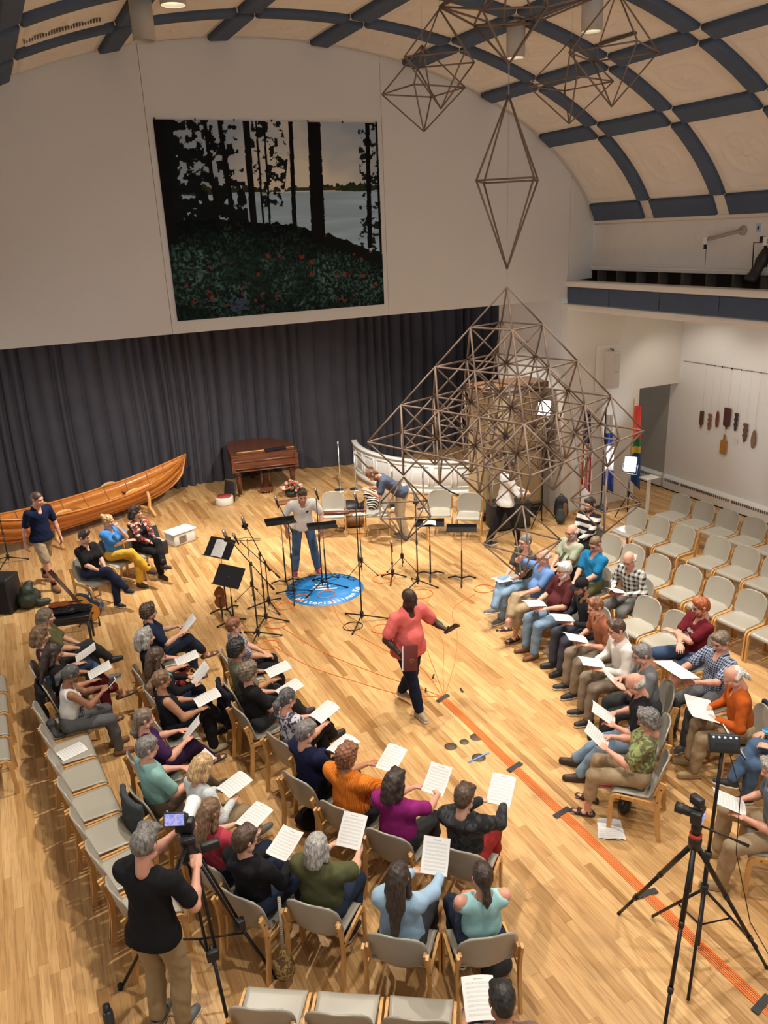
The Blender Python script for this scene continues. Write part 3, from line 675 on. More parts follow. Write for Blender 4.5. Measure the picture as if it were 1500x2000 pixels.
# ------------------------------------------------------------------ shoes (ankle joint at origin, toe +Y, sole at z=-.085)
def shoe_meshes(kind):
    Z = -.085
    up = [cap((0, -.045, Z+.04), (0, .04, Z+.042), .042, .043), cap((0, .04, Z+.036), (.004, .15, Z+.03), .044, .036), cap((0, -.03, Z+.06), (0, -.02, Z+.085), .042, .04)]
    if kind == 'boot': up += [cap((0, -.02, Z+.08), (0, -.015, .08), .047, .05)]
    cuts = [((0, 0, -1), .083-.012)]
    if kind == 'sandal':
        up = [cap((-.04, .0, Z+.03), (.04, .0, Z+.03), .012, .012), cap((-.042, .06, Z+.03), (.0, .085, Z+.055), .012, .013), cap((0, .085, Z+.055), (.042, .05, Z+.03), .013, .012), cap((-.04, .1, Z+.025), (.04, .1, Z+.03), .013, .013), cap((-.036, -.04, Z+.05), (.036, -.04, Z+.05), .01, .01), cap((0, -.065, Z+.05), (0, -.06, Z+.02), .012, .012), cap((-.04, 0, Z+.05), (.04, 0, Z+.055), .012, .012)]; cuts = []
    a = to_mesh('shoe', [surface(up, .011, .016, [cap((0, -.02, .01), (0, -.02, .12), .034, .036)] if kind in ('boot', 'sneaker') else [], cuts)], [])
    sole = [cap((0, -.05, Z+.02), (0, .03, Z+.02), .042, .04), cap((0, .03, Z+.02), (.004, .15, Z+.02), .045, .039)]
    b = to_mesh('sole', [surface(sole, .011, .012, [], [((0, 0, 1), Z+.026), ((0, 0, -1), -Z)])], [])
    return a, b
SHOES = {k: shoe_meshes(k) for k in ('sneaker', 'boot', 'sandal')}
FOOT = surface([cap((0, -.03, -.055), (0, .04, -.058), .03, .03), cap((0, .04, -.06), (.004, .135, -.067), .032, .022, ((0, 0, 1), .7)), cap((0, -.01, -.04), (0, 0, .06), .033, .034)]+[cap((x, .125, -.07), (x*1.1, .155-.012*i, -.072), .01, .009) for i, x in enumerate((-.024, -.009, .005, .017, .028))], .011, .014)

SKIN = {}
def skin(tone):
    c = {'fair': (.60, .34, .235), 'pink': (.62, .31, .22), 'tan': (.42, .205, .115), 'brown': (.27, .125, .07), 'dark': (.042, .02, .014)}[tone]
    lip = tuple(v*f for v, f in zip(c, (.8, .55, .55)))
    return [mat('skin_'+tone, c, .5, 0, .06, 12, spec=.35), mat('eye_dark', (.02, .015, .012), .2), mat('lip_'+tone, lip, .45)]
HC = {'grey': (.30, .285, .265), 'white': (.62, .59, .54), 'brown': (.065, .036, .02), 'dkbrown': (.03, .017, .011), 'black': (.012, .010, .009), 'ltbrown': (.16, .09, .045), 'blond': (.42, .28, .13), 'red': (.30, .075, .02), 'ginger': (.19, .07, .028), 'saltpep': (.15, .14, .13), 'dkgrey': (.075, .07, .07), 'greybrown': (.15, .11, .075)}
def hairmat(c):
    k = 'hair_'+c
    if k in MATS: return MATS[k]
    col = HC[c]; mt = bpy.data.materials.new(k); mt.use_nodes = True; nt = mt.node_tree; b = nt.nodes['Principled BSDF']; b.inputs['Roughness'].default_value = .5
    tc = nt.nodes.new('ShaderNodeTexCoord'); mp = nt.nodes.new('ShaderNodeMapping'); mp.inputs['Scale'].default_value = (90, 60, 14)
    n = nt.nodes.new('ShaderNodeTexNoise'); n.inputs['Scale'].default_value = 1; n.inputs['Detail'].default_value = 4; n.inputs['Distortion'].default_value = .8
    nt.links.new(tc.outputs['Object'], mp.inputs[0]); nt.links.new(mp.outputs[0], n.inputs['Vector'])
    r = nt.nodes.new('ShaderNodeValToRGB'); r.color_ramp.elements[0].position = .35; r.color_ramp.elements[1].position = .68
    hi = tuple(min(.9, v*1.7+.012) for v in col); lo_ = tuple(v*.5 for v in col)
    r.color_ramp.elements[0].color = (*lo_, 1); r.color_ramp.elements[1].color = (*hi, 1); nt.links.new(n.outputs['Fac'], r.inputs[0]); nt.links.new(r.outputs[0], b.inputs['Base Color'])
    bp = nt.nodes.new('ShaderNodeBump'); bp.inputs['Strength'].default_value = .6; bp.inputs['Distance'].default_value = .006; nt.links.new(n.outputs['Fac'], bp.inputs['Height']); nt.links.new(bp.outputs[0], b.inputs['Normal'])
    MATS[k] = mt; return mt

def ik(a, c, l1, l2, pole):
    a, c, pole = map(lambda q: np.array(q, float), (a, c, pole)); d = c-a; L = np.linalg.norm(d)
    if L > (l1+l2)*.998: c = a+d/L*(l1+l2)*.998; d = c-a; L = np.linalg.norm(d)
    n = d/L; x = (l1*l1-l2*l2+L*L)/(2*L); hh = math.sqrt(max(l1*l1-x*x, 0)); p = pole-n*(pole@n); p /= np.linalg.norm(p)+1e-9
    return a+n*x+p*hh, c
def linked(name, me, m, parent, M=None):
    """shared mesh, material held by the object"""
    o = bpy.data.objects.new(name, me); C.objects.link(o); o.parent = parent
    if len(me.materials) == 0: me.materials.append(None)
    o.material_slots[0].link = 'OBJECT'; o.material_slots[0].material = m
    if M is not None: o.matrix_local = M
    return o
def mat4(Rm, t, s=1.0):
    M = np.eye(4); M[:3, :3] = Rm*s; M[:3, 3] = t; return Matrix(M.tolist())

LEGS = {   # ankle targets (right, left), knee poles, toe yaw per foot; seated
    'flat': ((.11, .46, .085), (-.11, .46, .085), (.15, 1, .6), (-.15, 1, .6)),
    'apart': ((.2, .42, .085), (-.2, .44, .085), (.5, 1, .6), (-.5, 1, .6)),
    'tuck': ((.10, .22, .10), (-.10, .26, .10), (.1, 1, .4), (-.1, 1, .4)),
    'out': ((.12, .68, .09), (-.13, .62, .085), (.15, .7, 1), (-.15, .7, 1)),
    'ankles': ((.02, .60, .15), (-.05, .56, .085), (.2, .8, .8), (-.15, .8, .8)),
    'crossR': ((-.14, .62, .33), (-.06, .44, .085), (.1, .5, 1), (-.12, 1, .6)),
    'crossL': ((.06, .44, .085), (.14, .62, .33), (.12, 1, .6), (-.1, .5, 1)),
}
def person(name, label, root, face, P):
    """root: floor point under the hips, face: heading of the chest in degrees (world, 0 = +X). P: dict of looks and pose"""
    g = P.get; k = g('k', 1.0); sex = g('sex', 'm'); stand = g('stand', False); gir = g('girth', 1.0); res = g('h', .0175)
    t = thing(name, label, 'person', (root[0], root[1], 0), R(face-90), g('group'))
    hz = g('hz', .93 if stand else .55)*(k if stand else 1); H0 = np.array([0, 0, hz])
    T = rot('z', R(g('twist', 0)))@rot('y', R(g('side', 0)))@rot('x', -R(g('lean', 4)))
    up = lambda v: H0+T@(np.array(v, float)*k)
    sw = (.185 if sex == 'm' else .162)*g('sw', 1)
    shR, shL = up((sw, 0, .455)), up((-sw, 0, .455)); nb = up((0, -.005, .49))
    hc = up((0, .02+g('hfwd', .015), .668)); HR = T@rot('z', R(g('hy', 0)))@rot('x', -R(g('hp', 8)))@rot('y', R(g('ht', 0)))
    # arms
    la, lf = .285*k, .255*k; W = []
    for s, sh, key, dpole in ((1, shR, 'R', (.6, -.5, -.7)), (-1, shL, 'L', (-.6, -.5, -.7))):
        w = np.array(g(key, (s*.12, .34, hz+.18)), float); el, w = ik(sh, w, la, lf, g('pole'+key, dpole)); W.append((sh, el, w))
    # legs
    lt, ls = (.43*k, .43*k) if stand else (.42, .42); hipR, hipL = H0+np.array([.09*k, 0, 0]), H0+np.array([-.09*k, 0, 0])
    if stand: aR, aL, pR, pL = g('feet', ((.11, .02, .085), (-.11, .0, .085)))+((.1, 1, 0), (-.1, 1, 0))
    else: aR, aL, pR, pL = LEGS[g('legs', 'flat')]
    Lg = []
    for s, hp_, a, p in ((1, hipR, aR, pR), (-1, hipL, aL, pL)):
        kn, an = ik(hp_, a, lt, ls, p); Lg.append((hp_, kn, an))
    fw = T@np.array([0, 1, 0.]); fl = lambda f: (fw, f)
    pf = fl(.82) if stand else None
    def torso(e, b=0):
        q = [cap(up((0, 0, .02 if stand else .045)), up((0, .0, .17)), (.138 if stand else .122)*gir*k+e, .132*gir*k+e, fl(.78)), cap(up((0, 0, .17)), up((0, 0, .36)), .132*gir*k+e, (.15 if sex == 'm' else .135)*k+e, fl(.72)),
             cap(up((-sw*.8, -.005, .43)), up((sw*.8, -.005, .43)), .062*k+e, .062*k+e), cap(up((0, -.01, .40)), up((0, -.005, .49)), .10*k+e, .055*k+e, fl(.75))]
        if g('belly'): q.append(cap(up((0, .05, .12)), up((0, .06, .17)), .10*g('belly')+e, .10*g('belly')+e))
        if sex == 'f': q += [cap(up((s*.065, .085, .30)), up((s*.065, .09, .30)), .05+e, .05+e) for s in (-1, 1)]
        return q
    # --- body
    B = torso(-.012)+[cap(nb, hc-HR@np.array([0, .02, .06])*k, .056*k, .052*k)]
    for sh, el, w in W: B += [cap(sh, el, .047*k*g('arm', 1), .037*k*g('arm', 1)), cap(el, el+(w-el)*.35, .038*k*g('arm', 1), .037*k*g('arm', 1)), cap(el+(w-el)*.35, w, .037*k, .024*k)]
    for hp_, kn, an in Lg: B += [cap(hp_, kn, .075*k, .05*k), cap(kn, kn+(an-kn)*.4, .05*k, .052*k), cap(kn+(an-kn)*.4, an, .05*k, .034*k)]
    parts = [surface(B, res, .03)]; idx = [np.zeros(len(parts[0][1]), int)]
    hv, hq, hi = HEADS[sex]; parts.append((hv*k@HR.T+hc, hq)); idx.append(hi)
    for n_, ((sh, el, w), s, key) in enumerate(zip(W, (1, -1), 'RL')):
        hp = g('hand'+key, g('hand', 'hold')); v, q = HANDS[hp]; v = v*(k*.98 if sex == 'm' else k*.9)
        if s < 0: v = v*np.array([-1, 1, 1]); q = q[:, ::-1]
        dr = np.array(g('dir'+key, (w-el)/np.linalg.norm(w-el)+np.array([-s*.35, .35, 0])), float); dr /= np.linalg.norm(dr)
        z = np.array(g('up'+key, (s*.35, -.15, 1)), float); z -= dr*(z@dr); z /= np.linalg.norm(z); x = np.cross(dr, z)
        parts.append((v@np.stack([x, dr, z], 1).T+w, q)); idx.append(np.zeros(len(q), int))
    feet = []
    for (hp_, kn, an), s, key in zip(Lg, (1, -1), 'RL'):
        sh_ = (an-kn)/np.linalg.norm(an-kn); dr = np.array([s*.12, 1, 0.]) if an[2] < .13 else np.array([s*.1+sh_[0]*.15, 1, .15])
        if 'toe'+key in P: dr = np.array(P['toe'+key], float)
        dr /= np.linalg.norm(dr); z = np.array([0, 0, 1.]) if an[2] < .13 else -sh_*.6+np.array([0, 0, .6]); z -= dr*(z@dr); z /= np.linalg.norm(z); x = np.cross(dr, z); feet.append((np.stack([x, dr, z], 1), an))
    shoe = g('shoe', 'sneaker')
    if shoe == 'sandal':
        for Rm, an in feet: parts.append((FOOT[0]@Rm.T+an, FOOT[1])); idx.append(np.zeros(len(FOOT[1]), int))
    body = obj('body', to_mesh('body', parts, skin(g('skin', 'fair'))+[hairmat((g('hair') or ('', 'black'))[1])], np.concatenate(idx)), None, t)
    # --- top
    mats, sl = g('top', (cloth('grey', (.2, .2, .2)), 'short')); e = g('loose', .016); Sp = torso(e*.9)
    if sl != 'none':
        for sh, el, w in W:
            if sl == 'short': q = sh+(el-sh)*.72; Sp.append(cap(sh, q, .052*k*g('arm', 1)+e*.7, .053*k*g('arm', 1)+e*.7))
            else: q = w-(w-el)*.1; Sp += [cap(sh, el, .052*k*g('arm', 1)+e*.6, .044*k*g('arm', 1)+e*.5), cap(el, q, .044*k*g('arm', 1)+e*.5, .032*k+e*.4)]
    if g('tail'): Sp.append(cap(up((0, 0, .0)), up((0, .0, .05)), .15*gir*k+e, .145*gir*k+e, fl(.85)))
    if stand: Sp += [cap(up((-.055, -.01, -.03)), up((.055, -.01, -.03)), .134*gir*k+e, .134*gir*k+e, fl(.95)), cap(up((0, .0, -.02)), up((0, 0, .1)), .15*gir*k+e, .142*gir*k+e, fl(.84))]
    if g('hood'): Sp += [cap(up((-.08, -.09, .46)), up((.08, -.09, .46)), .045, .045), cap(up((-.09, -.08, .46)), up((-.09, .02, .485)), .032, .025), cap(up((.09, -.08, .46)), up((.09, .02, .485)), .032, .025)]
    if g('collar'): Sp += [cap(up((s*.055, .03, .50)), up((s*.06, -.04, .515)), .018, .02) for s in (-1, 1)]+[cap(up((-.05, -.055, .515)), up((.05, -.055, .515)), .018, .018)]
    nk = .056 if sl != 'none' else .085
    subs = [cap(up((0, .022, .505)), up((0, .035, .62)), nk*k, .085*k), cap(up((0, .07, .455)), up((0, .12, .50)), .038*k*g('vneck', 1), .05*k)]
    if sl == 'none': subs += [cap(sh+(sh-nb)*.0+np.array([0, 0, .02]), sh+(sh-nb)*.4, .055*k, .07*k) for sh, _, _ in W]
    obj('shirt' if sl != 'none' else 'sleeveless_top', to_mesh('shirt', [surface(Sp, res, .035, subs, [(-T[:, 2], -(T[:, 2]@H0)+.065*k)] if stand else (), fold=.0022, seed=len(label))], [mats]), None, t)
    if g('open'):   # open cardigan or blazer front showing another top
        pass
    # --- bottoms
    pm, pk = g('pants', (cloth('denim', (.05, .085, .16)), 'long')); e = g('pe', .016); Bp = [cap(hipR+np.array([0, -.02, .02]), hipL+np.array([0, -.02, .02]), .106*gir**.5*k+e*.5, .106*gir**.5*k+e*.5, (fw, .88))] if not stand else [cap(hipR+np.array([-.03, -.015, .0]), hipL+np.array([.03, -.015, .0]), .108*gir*k+e*.3, .108*gir*k+e*.3, (fw, .9))]
    if stand: Bp.append(cap(H0, H0+np.array([0, 0, .06]), .132*gir*k+e*.3, .13*gir*k+e*.3, (fw, .78)))
    for hp_, kn, an in Lg:
        sh_ = an-kn
        Bp.append(cap(hp_, kn if pk != 'shorts' else hp_+(kn-hp_)*.92, .082*k*gir**.5+e, .058*k+e+(.01 if pk == 'shorts' else 0)))
        if pk == 'long': Bp += [cap(kn, kn+sh_*.45, .056*k+e, .055*k+e), cap(kn+sh_*.45, kn+sh_*g('plen', .93), .055*k+e, .046*k+e)]
        elif pk == 'capri': Bp += [cap(kn, kn+sh_*.62, .056*k+e, .052*k+e)]
    if pk == 'skirt':
        (h1, k1, a1), (h2, k2, a2) = Lg; m1 = (k1+k2)/2; Bp += [cap((h1+h2)/2, m1, .10, .10), cap(k1, k1+(a1-k1)*.5, .075, .07), cap(k2, k2+(a2-k2)*.5, .075, .07), cap(m1, m1+np.array([0, .03, -.2]), .09, .08)]
    obj({'long': 'trousers', 'capri': 'trousers', 'shorts': 'shorts', 'skirt': 'skirt'}[pk], to_mesh('trousers', [surface(Bp, res, .028, fold=.0026, seed=len(label)+3)], [pm]), None, t)
    if g('belt'):
        pts = [H0+T@np.array([.15*gir*k*math.cos(a), .118*gir*k*math.sin(a), .035]) for a in np.linspace(0, 2*PI, 22)[:-1]]; MB().tube(pts, .013, 6, closed=True).build('belt', M_rubber, t)
    # --- shoes, socks
    sm, so = g('shoes', (mat('shoe_black', (.02, .02, .022), .6), mat('sole_white', (.7, .68, .63), .6)))
    for Rm, an in feet:
        a = linked('shoe', SHOES[shoe][0], sm, t, mat4(Rm, an, k)); linked('sole', SHOES[shoe][1], so, a)
    if g('sock'):
        for (hp_, kn, an) in Lg: MB().tube([an+(kn-an)*.02, an+(kn-an)*.22], .043*k, 10).build('sock', g('sock'), t)
    # --- hair, face
    HM = mat4(HR, hc, k)
    if g('hair'): linked('hair', get_hair(P['hair'][0]), hairmat(P['hair'][1]), t, HM)
    if g('cap'): linked('cap', CAPM, g('cap'), t, HM)
    if g('beard'): linked('beard', BEARD, hairmat(g('beard')), t, HM)
    if g('glasses'): linked('glasses', GLASSES, mat('spectacle_frame', (.02, .018, .018), .3), t, HM)
    t_info = dict(root=t, hc=hc, HR=HR, W=W, up=up, T=T, Lg=Lg)
    return t_info

from mathutils.bvhtree import BVHTree
def emblem(info, name, cx, cz, w, h, m_, disc=True, back=False):
    """print or panel lying on the front of a shirt, following its folds"""
    sh_ = [o for o in info['root'].children if o.name.startswith(('shirt', 'sleeveless'))][0]; me = sh_.data
    bv = BVHTree.FromPolygons([v.co for v in me.vertices], [tuple(p.vertices) for p in me.polygons]); d = Vector(info['T']@np.array([0, 1, 0.]))*(-1 if not back else 1)
    n = 12; vs = []; ok = True
    for i in range(n+1):
        for j in range(n+1):
            a, b = 2*i/n-1, 2*j/n-1
            if disc: a, b = a*math.sqrt(1-b*b/2), b*math.sqrt(1-a*a/2)
            hit = bv.ray_cast(Vector(info['up']((cx+a*w/2, 0, cz+b*h/2)))-d*.6, d)
            vs.append(hit[0]-d*.003 if hit[0] else None)
    fs = [q for i in range(n) for j in range(n) for q in [(i*(n+1)+j, (i+1)*(n+1)+j, (i+1)*(n+1)+j+1, i*(n+1)+j+1)] if all(vs[k] is not None for k in q)]
    if fs: MB().add([v if v is not None else Vector((0, 0, .6)) for v in vs], fs, True).build(name, m_, info['root'])
# ================================================================== CHAIRS
def bar(path, w, x0, x1):
    """flat bar swept along a path in (y,z)"""
    pts = [Vector((0, y, z)) for y, z in path]; L = []; Rr = []
    for i, p in enumerate(pts):
        t = (pts[min(i+1, len(pts)-1)]-pts[max(i-1, 0)]).normalized(); n = Vector((0, -t.z, t.y)); L.append(p+n*w/2); Rr.append(p-n*w/2)
    ring = L+Rr[::-1]; n = len(ring); vs = [(x0, p.y, p.z) for p in ring]+[(x1, p.y, p.z) for p in ring]; N = len(L)
    fs = [(i, (i+1) % n, n+(i+1) % n, n+i) for i in range(n)]
    for i in range(N-1): fs.append((i+1, i, n-1-i, n-2-i)); fs.append((n+i, n+i+1, 2*n-2-i, 2*n-1-i))
    return MB().add(vs, fs)
def chair_proto():
    t = thing('shell_chair', 'chair', 'chair')
    def seat(u, v):
        x = (u*2-1); w = .227-.02*v; y = .225-.40*v; z = .447-.012*(1-x*x)*(.4+.6*v)
        if v < .16: q = (1-v/.16); z -= .045*q*q; y -= .008*q*q
        if v > .86: q = (v-.86)/.14; z += .03*q*q*(1-.2*x*x)
        cr = 1.0 if v > .05 else .97
        return (x*w*cr, y, z)
    def back(u, v):
        x = (u*2-1); zz = .395+.41*v; w = .11+.12*min(1, v*4.5)**.5
        if v > .62: q = (v-.62)/.38; w -= .085*(1-math.sqrt(max(0, 1-q*q*.985)))
        yy = -.165-.105*v**.85+.052*x*x*(1-.25*v)
        if v < .14: yy += .02*(1-v/.14)**2
        top = .03*(x*x)**2*(v**6); return (x*w, yy, zz-top)
    MB().slab(seat, 14, 18, .013).build('seat', M_shell, t); MB().slab(back, 16, 20, .013).build('backrest', M_shell, t)
    arc = [(.205-.05*(1-math.cos(a)), .355+.06*math.sin(a)) for a in np.linspace(0, PI/2, 7)]
    for s in (-1, 1):
        x0, x1 = (s*.230, s*.252) if s > 0 else (s*.252, s*.230)
        auto_smooth(bar([(.215, 0), (.205, .355)], .042, x0, x1).build('leg', M_beech, t)); auto_smooth(bar(arc+[(.02, .415), (-.19, .412)], .042, x0, x1).build('rail', M_beech, t))
        auto_smooth(bar([(-.255, 0), (-.222, .25), (-.212, .42), (-.232, .56), (-.262, .665)], .044, x0, x1).build('leg', M_beech, t))
        y0, y1 = (s*.207, s*.229) if s > 0 else (s*.229, s*.207)
        auto_smooth(bar([(-.19, .50), (-.205, .57), (-.235, .655)], .036, y0, y1).build('back_bracket', M_beech, t))
        for (y, z) in ((-.236, .60), (-.214, .45), (.12, .413)):
            MB().lathe([(.008, 0), (.008, .002), (.005, .003)], 8, Matrix.Translation((s*.252, y, z))@Matrix.Rotation(s*PI/2, 4, 'Y')).build('bolt', M_rubber, t)
    return t
chair0 = chair_proto(); chair_used = False
def chair(x, y, face, label, group=None):
    global chair_used
    c = copy_tree(chair0) if chair_used else chair0; chair_used = True
    c.location = (x, y, 0); c.rotation_euler = (0, 0, R(face-90)); c['label'] = label
    if group: c['group'] = group
    elif 'group' in c: del c['group']
    return c
def fwd(a): return math.cos(R(a)), math.sin(R(a))
# empty chairs: given as the top of the backrest
def empties(pts, face, label, group):
    for i, (x, y) in enumerate(pts):
        f = face[i] if isinstance(face, list) else face; d = fwd(f); chair(x+.265*d[0], y+.265*d[1], f, label, group)
empties([(10.99, 10.34), (11.02, 9.82), (11.04, 9.30), (11.08, 8.78), (11.1, 8.25)], 184, 'empty beige chair in the row closest to the wall heater', 'empty chairs along the heater')
empties([(9.79, 10.18), (9.8, 9.66), (9.82, 9.12), (9.89, 8.46), (9.93, 7.94), (9.96, 7.42)], 184, 'empty beige chair one row in front of the heater row', 'empty chairs, second row from the heater')
empties([(8.53, 8.89), (8.56, 8.37), (8.63, 7.84), (8.68, 7.31), (8.71, 6.79), (8.74, 6.26)], 184, 'empty beige chair in the row behind the plaid-shirted man', 'empty chairs behind the plaid shirt')
chair(8.28, 9.4, 184, 'empty beige chair directly behind the man in the bright blue polo')
empties([(7.38, 7.34), (7.40, 6.82)], 182, 'empty beige chair between the plaid-shirted man and the red-haired man', 'empty chairs beside the plaid shirt')
LF = [4, 4, 5, 6, 8, 10, 12]; LE = [(-.34, 8.68)]
for q in range(6): a = R((LF[q]+LF[q+1])/2); LE.append((LE[-1][0]+.53*math.sin(a), LE[-1][1]-.53*math.cos(a)))
for i, ((x, y), f) in enumerate(zip(LE, LF)):
    d = fwd(f); lab = 'empty beige chair in the side row running up to the cameraman'; gr = 'empty chairs beside the cameraman'
    if i == 0: lab, gr = 'beige chair of the woman in the white sleeveless top, grey jacket at its back', None
    if i == 1: lab, gr = 'beige chair with a single music sheet on its seat', None
    chair(x+.265*d[0], y+.265*d[1], f, lab, gr)
empties([(-1.13, 10.12), (-1.13, 9.6), (-1.14, 9.08), (-1.14, 8.56)], 2, 'empty beige chair in the outermost side row by the windows', 'outermost empty chairs')
for x, y in ((.91, 4.18), (1.355, 3.905), (1.80, 3.63)): chair(x, y, 58, 'empty beige chair in the rearmost row behind the denim-shirted woman', 'rearmost empty chairs')
for x, y, f, lab in ((5.5, 14.14, -115, 'beige stage chair with a wooden string instrument lying across it'), (6.28, 13.75, -117, 'beige stage chair with a zebra-print cloth over its back'), (7.34, 13.08, -122, 'empty beige stage chair behind the bending man'), (7.73, 12.6, -126, 'empty beige stage chair closest to the tan cabinet')):
    d = fwd(f); chair(x+.265*d[0], y+.265*d[1], f, lab)

# ================================================================== SHEETS OF MUSIC
def paper_mat():
    mt = bpy.data.materials.new('printed_score'); mt.use_nodes = True; nt = mt.node_tree; b = nt.nodes['Principled BSDF']; b.inputs['Roughness'].default_value = .8
    uv = nt.nodes.new('ShaderNodeUVMap'); sp = nt.nodes.new('ShaderNodeSeparateXYZ'); nt.links.new(uv.outputs[0], sp.inputs[0])
    def mth(op, a, b_=None):
        n = nt.nodes.new('ShaderNodeMath'); n.operation = op
        for i, q in enumerate((a, b_)):
            if q is None: continue
            if isinstance(q, (int, float)): n.inputs[i].default_value = q
            else: nt.links.new(q, n.inputs[i])
        return n.outputs[0]
    v = mth('MULTIPLY', sp.outputs[1], 10); fr = mth('FRACT', v); band = mth('LESS_THAN', fr, .55); ln = mth('LESS_THAN', mth('FRACT', mth('MULTIPLY', fr, 9)), .38)
    mx = mth('MULTIPLY', mth('GREATER_THAN', sp.outputs[0], .1), mth('LESS_THAN', sp.outputs[0], .9)); my = mth('MULTIPLY', mth('GREATER_THAN', sp.outputs[1], .1), mth('LESS_THAN', sp.outputs[1], .86))
    title = mth('MULTIPLY', mth('MULTIPLY', mth('GREATER_THAN', sp.outputs[1], .9), mth('LESS_THAN', sp.outputs[1], .925)), mth('MULTIPLY', mth('GREATER_THAN', sp.outputs[0], .36), mth('LESS_THAN', sp.outputs[0], .64)))
    ns = nt.nodes.new('ShaderNodeTexNoise'); ns.inputs['Scale'].default_value = 38; nt.links.new(uv.outputs[0], ns.inputs['Vector'])
    dot = mth('GREATER_THAN', ns.outputs['Fac'], .62)
    ink = mth('MULTIPLY', mth('MULTIPLY', band, mth('MAXIMUM', ln, dot)), mth('MULTIPLY', mx, my)); ink = mth('MAXIMUM', ink, title)
    m2 = nt.nodes.new('ShaderNodeMix'); m2.data_type = 'RGBA'; m2.inputs[6].default_value = (.70, .69, .67, 1); m2.inputs[7].default_value = (.42, .42, .42, 1); nt.links.new(ink, m2.inputs[0]); nt.links.new(m2.outputs[2], b.inputs['Base Color'])
    return mt
M_score = paper_mat(); M_blank = mat('plain_paper', (.72, .71, .69), .8)
def sheet_mesh(w=.216, h=.279, bend=.02, curl=0):
    nu, nv = 6, 8; me = MB().grid(lambda u, v: ((u-.5)*w, (v-.5)*h, bend*(1-(2*u-1)**2)+curl*v*v), nu, nv).mesh('sheet')
    u = me.uv_layers.new(name='uv'); co = [tuple(v.co) for v in me.vertices]
    for l in me.loops: c = co[l.vertex_index]; u.data[l.index].uv = (c[0]/w+.5, c[1]/h+.5)
    me.materials.append(M_score); return me
SH1 = [sheet_mesh(), sheet_mesh(bend=-.012, curl=.03), sheet_mesh(bend=.035, curl=-.02)]; SH2 = [sheet_mesh(.43, .279, -.03), sheet_mesh(.43, .28, .0)]
def sheet(label, loc, rz, tilt, kind=0, double=False, roll=0, group=None):
    o = bpy.data.objects.new('sheet_music', (SH2 if double else SH1)[kind]); C.objects.link(o)
    o.matrix_world = Matrix.Translation(loc)@Matrix.Rotation(rz, 4, 'Z')@Matrix.Rotation(tilt, 4, 'X')@Matrix.Rotation(roll, 4, 'Y'); return tag(o, label, 'paper', group)
def held(info, label, off=(0, .115, .055), tilt=28, kind=0, double=False, roll=0, yaw=0):
    t = info['root']; w = (info['W'][0][2]+info['W'][1][2])/2; p = Vector(w)+Vector(off); M = Matrix.Translation(t.location)@Matrix.Rotation(t.rotation_euler.z, 4, 'Z')
    return sheet(label, M@p, t.rotation_euler.z+R(yaw), R(tilt), kind, double, R(roll))
# ================================================================== PEOPLE
c_ = cloth
DEN = c_('denim_mid', (.07, .12, .21)); DEND = c_('denim_dark', (.022, .032, .06)); DENL = c_('denim_light', (.20, .30, .42)); BLK = c_('black', (.012, .012, .014)); NAVY = c_('navy', (.016, .022, .05)); KHA = c_('khaki', (.36, .27, .165)); GREYP = c_('grey_trouser', (.10, .10, .105)); TANP = c_('taupe_trouser', (.24, .195, .145)); CHAR = c_('charcoal', (.035, .037, .04)); BRNP = c_('brown_trouser', (.10, .075, .05)); OLV = c_('olive', (.105, .105, .045))
def sh(n, c, s=(.7, .68, .63)): return (mat('shoe_'+n, c, .6), mat('sole_%s' % n, s, .6))
S_BLK = sh('black', (.02, .02, .022)); S_BLKB = sh('blackblack', (.018, .018, .02), (.02, .02, .02)); S_BRN = sh('brown', (.20, .085, .035), (.08, .05, .03)); S_GRY = sh('grey', (.12, .12, .115)); S_TAN = sh('tan', (.36, .25, .12), (.35, .25, .15)); S_DKB = sh('darkbrown', (.045, .025, .018), (.03, .02, .018)); S_RED = sh('red', (.25, .03, .035)); S_GOLD = sh('gold', (.5, .42, .24), (.1, .08, .06))
chair_of = []
def seated(label, hx, hy_, face, chair_label, P, chair_=True):
    """hx, hy_: where the head is; the seat follows from the posture"""
    P.setdefault('lean', -7); P.setdefault('k', .95 if P.get('sex', 'm') == 'm' else .91); P.setdefault('hz', .555); P.setdefault('hp', 8); P['hp'] -= min(0, P['lean'])
    l = R(P['lean']); k = P['k']; off = ((.035+P.get('hfwd', .015)-.015)*math.cos(l)+.668*math.sin(l))*k; d = fwd(face)
    q = (5.6-(P['hz']+.668*k*math.cos(l)))/4.37; r = (hx*q-off*d[0], hy_*q-off*d[1]); P.setdefault('h', .0135 if hy_ < 7 else .0165)
    i = person('person', label, r, face, P)
    cb_ = .03-.11*max(0, P.get('girth', 1)-1)
    if chair_: chair(r[0]+cb_*d[0], r[1]+cb_*d[1], face, chair_label)
    return i
LAP = dict(R=(.06, .29, .66), L=(-.05, .30, .66), handR='relax', handL='relax')
PAP = dict(R=(.12, .30, .73), L=(-.12, .30, .73))
PHI = dict(R=(.11, .31, .82), L=(-.11, .31, .82))
def pr(label, hx, hy_, face, who, P, pose=PAP, paper=True, ch=True, **kw):
    Q = dict(pose); Q.update(P); i = seated(label, hx, hy_, face, 'beige chair occupied by the '+who, Q, ch)
    if paper: held(i, kw.pop('plabel', 'sheet music held by the '+who), **kw)
    return i
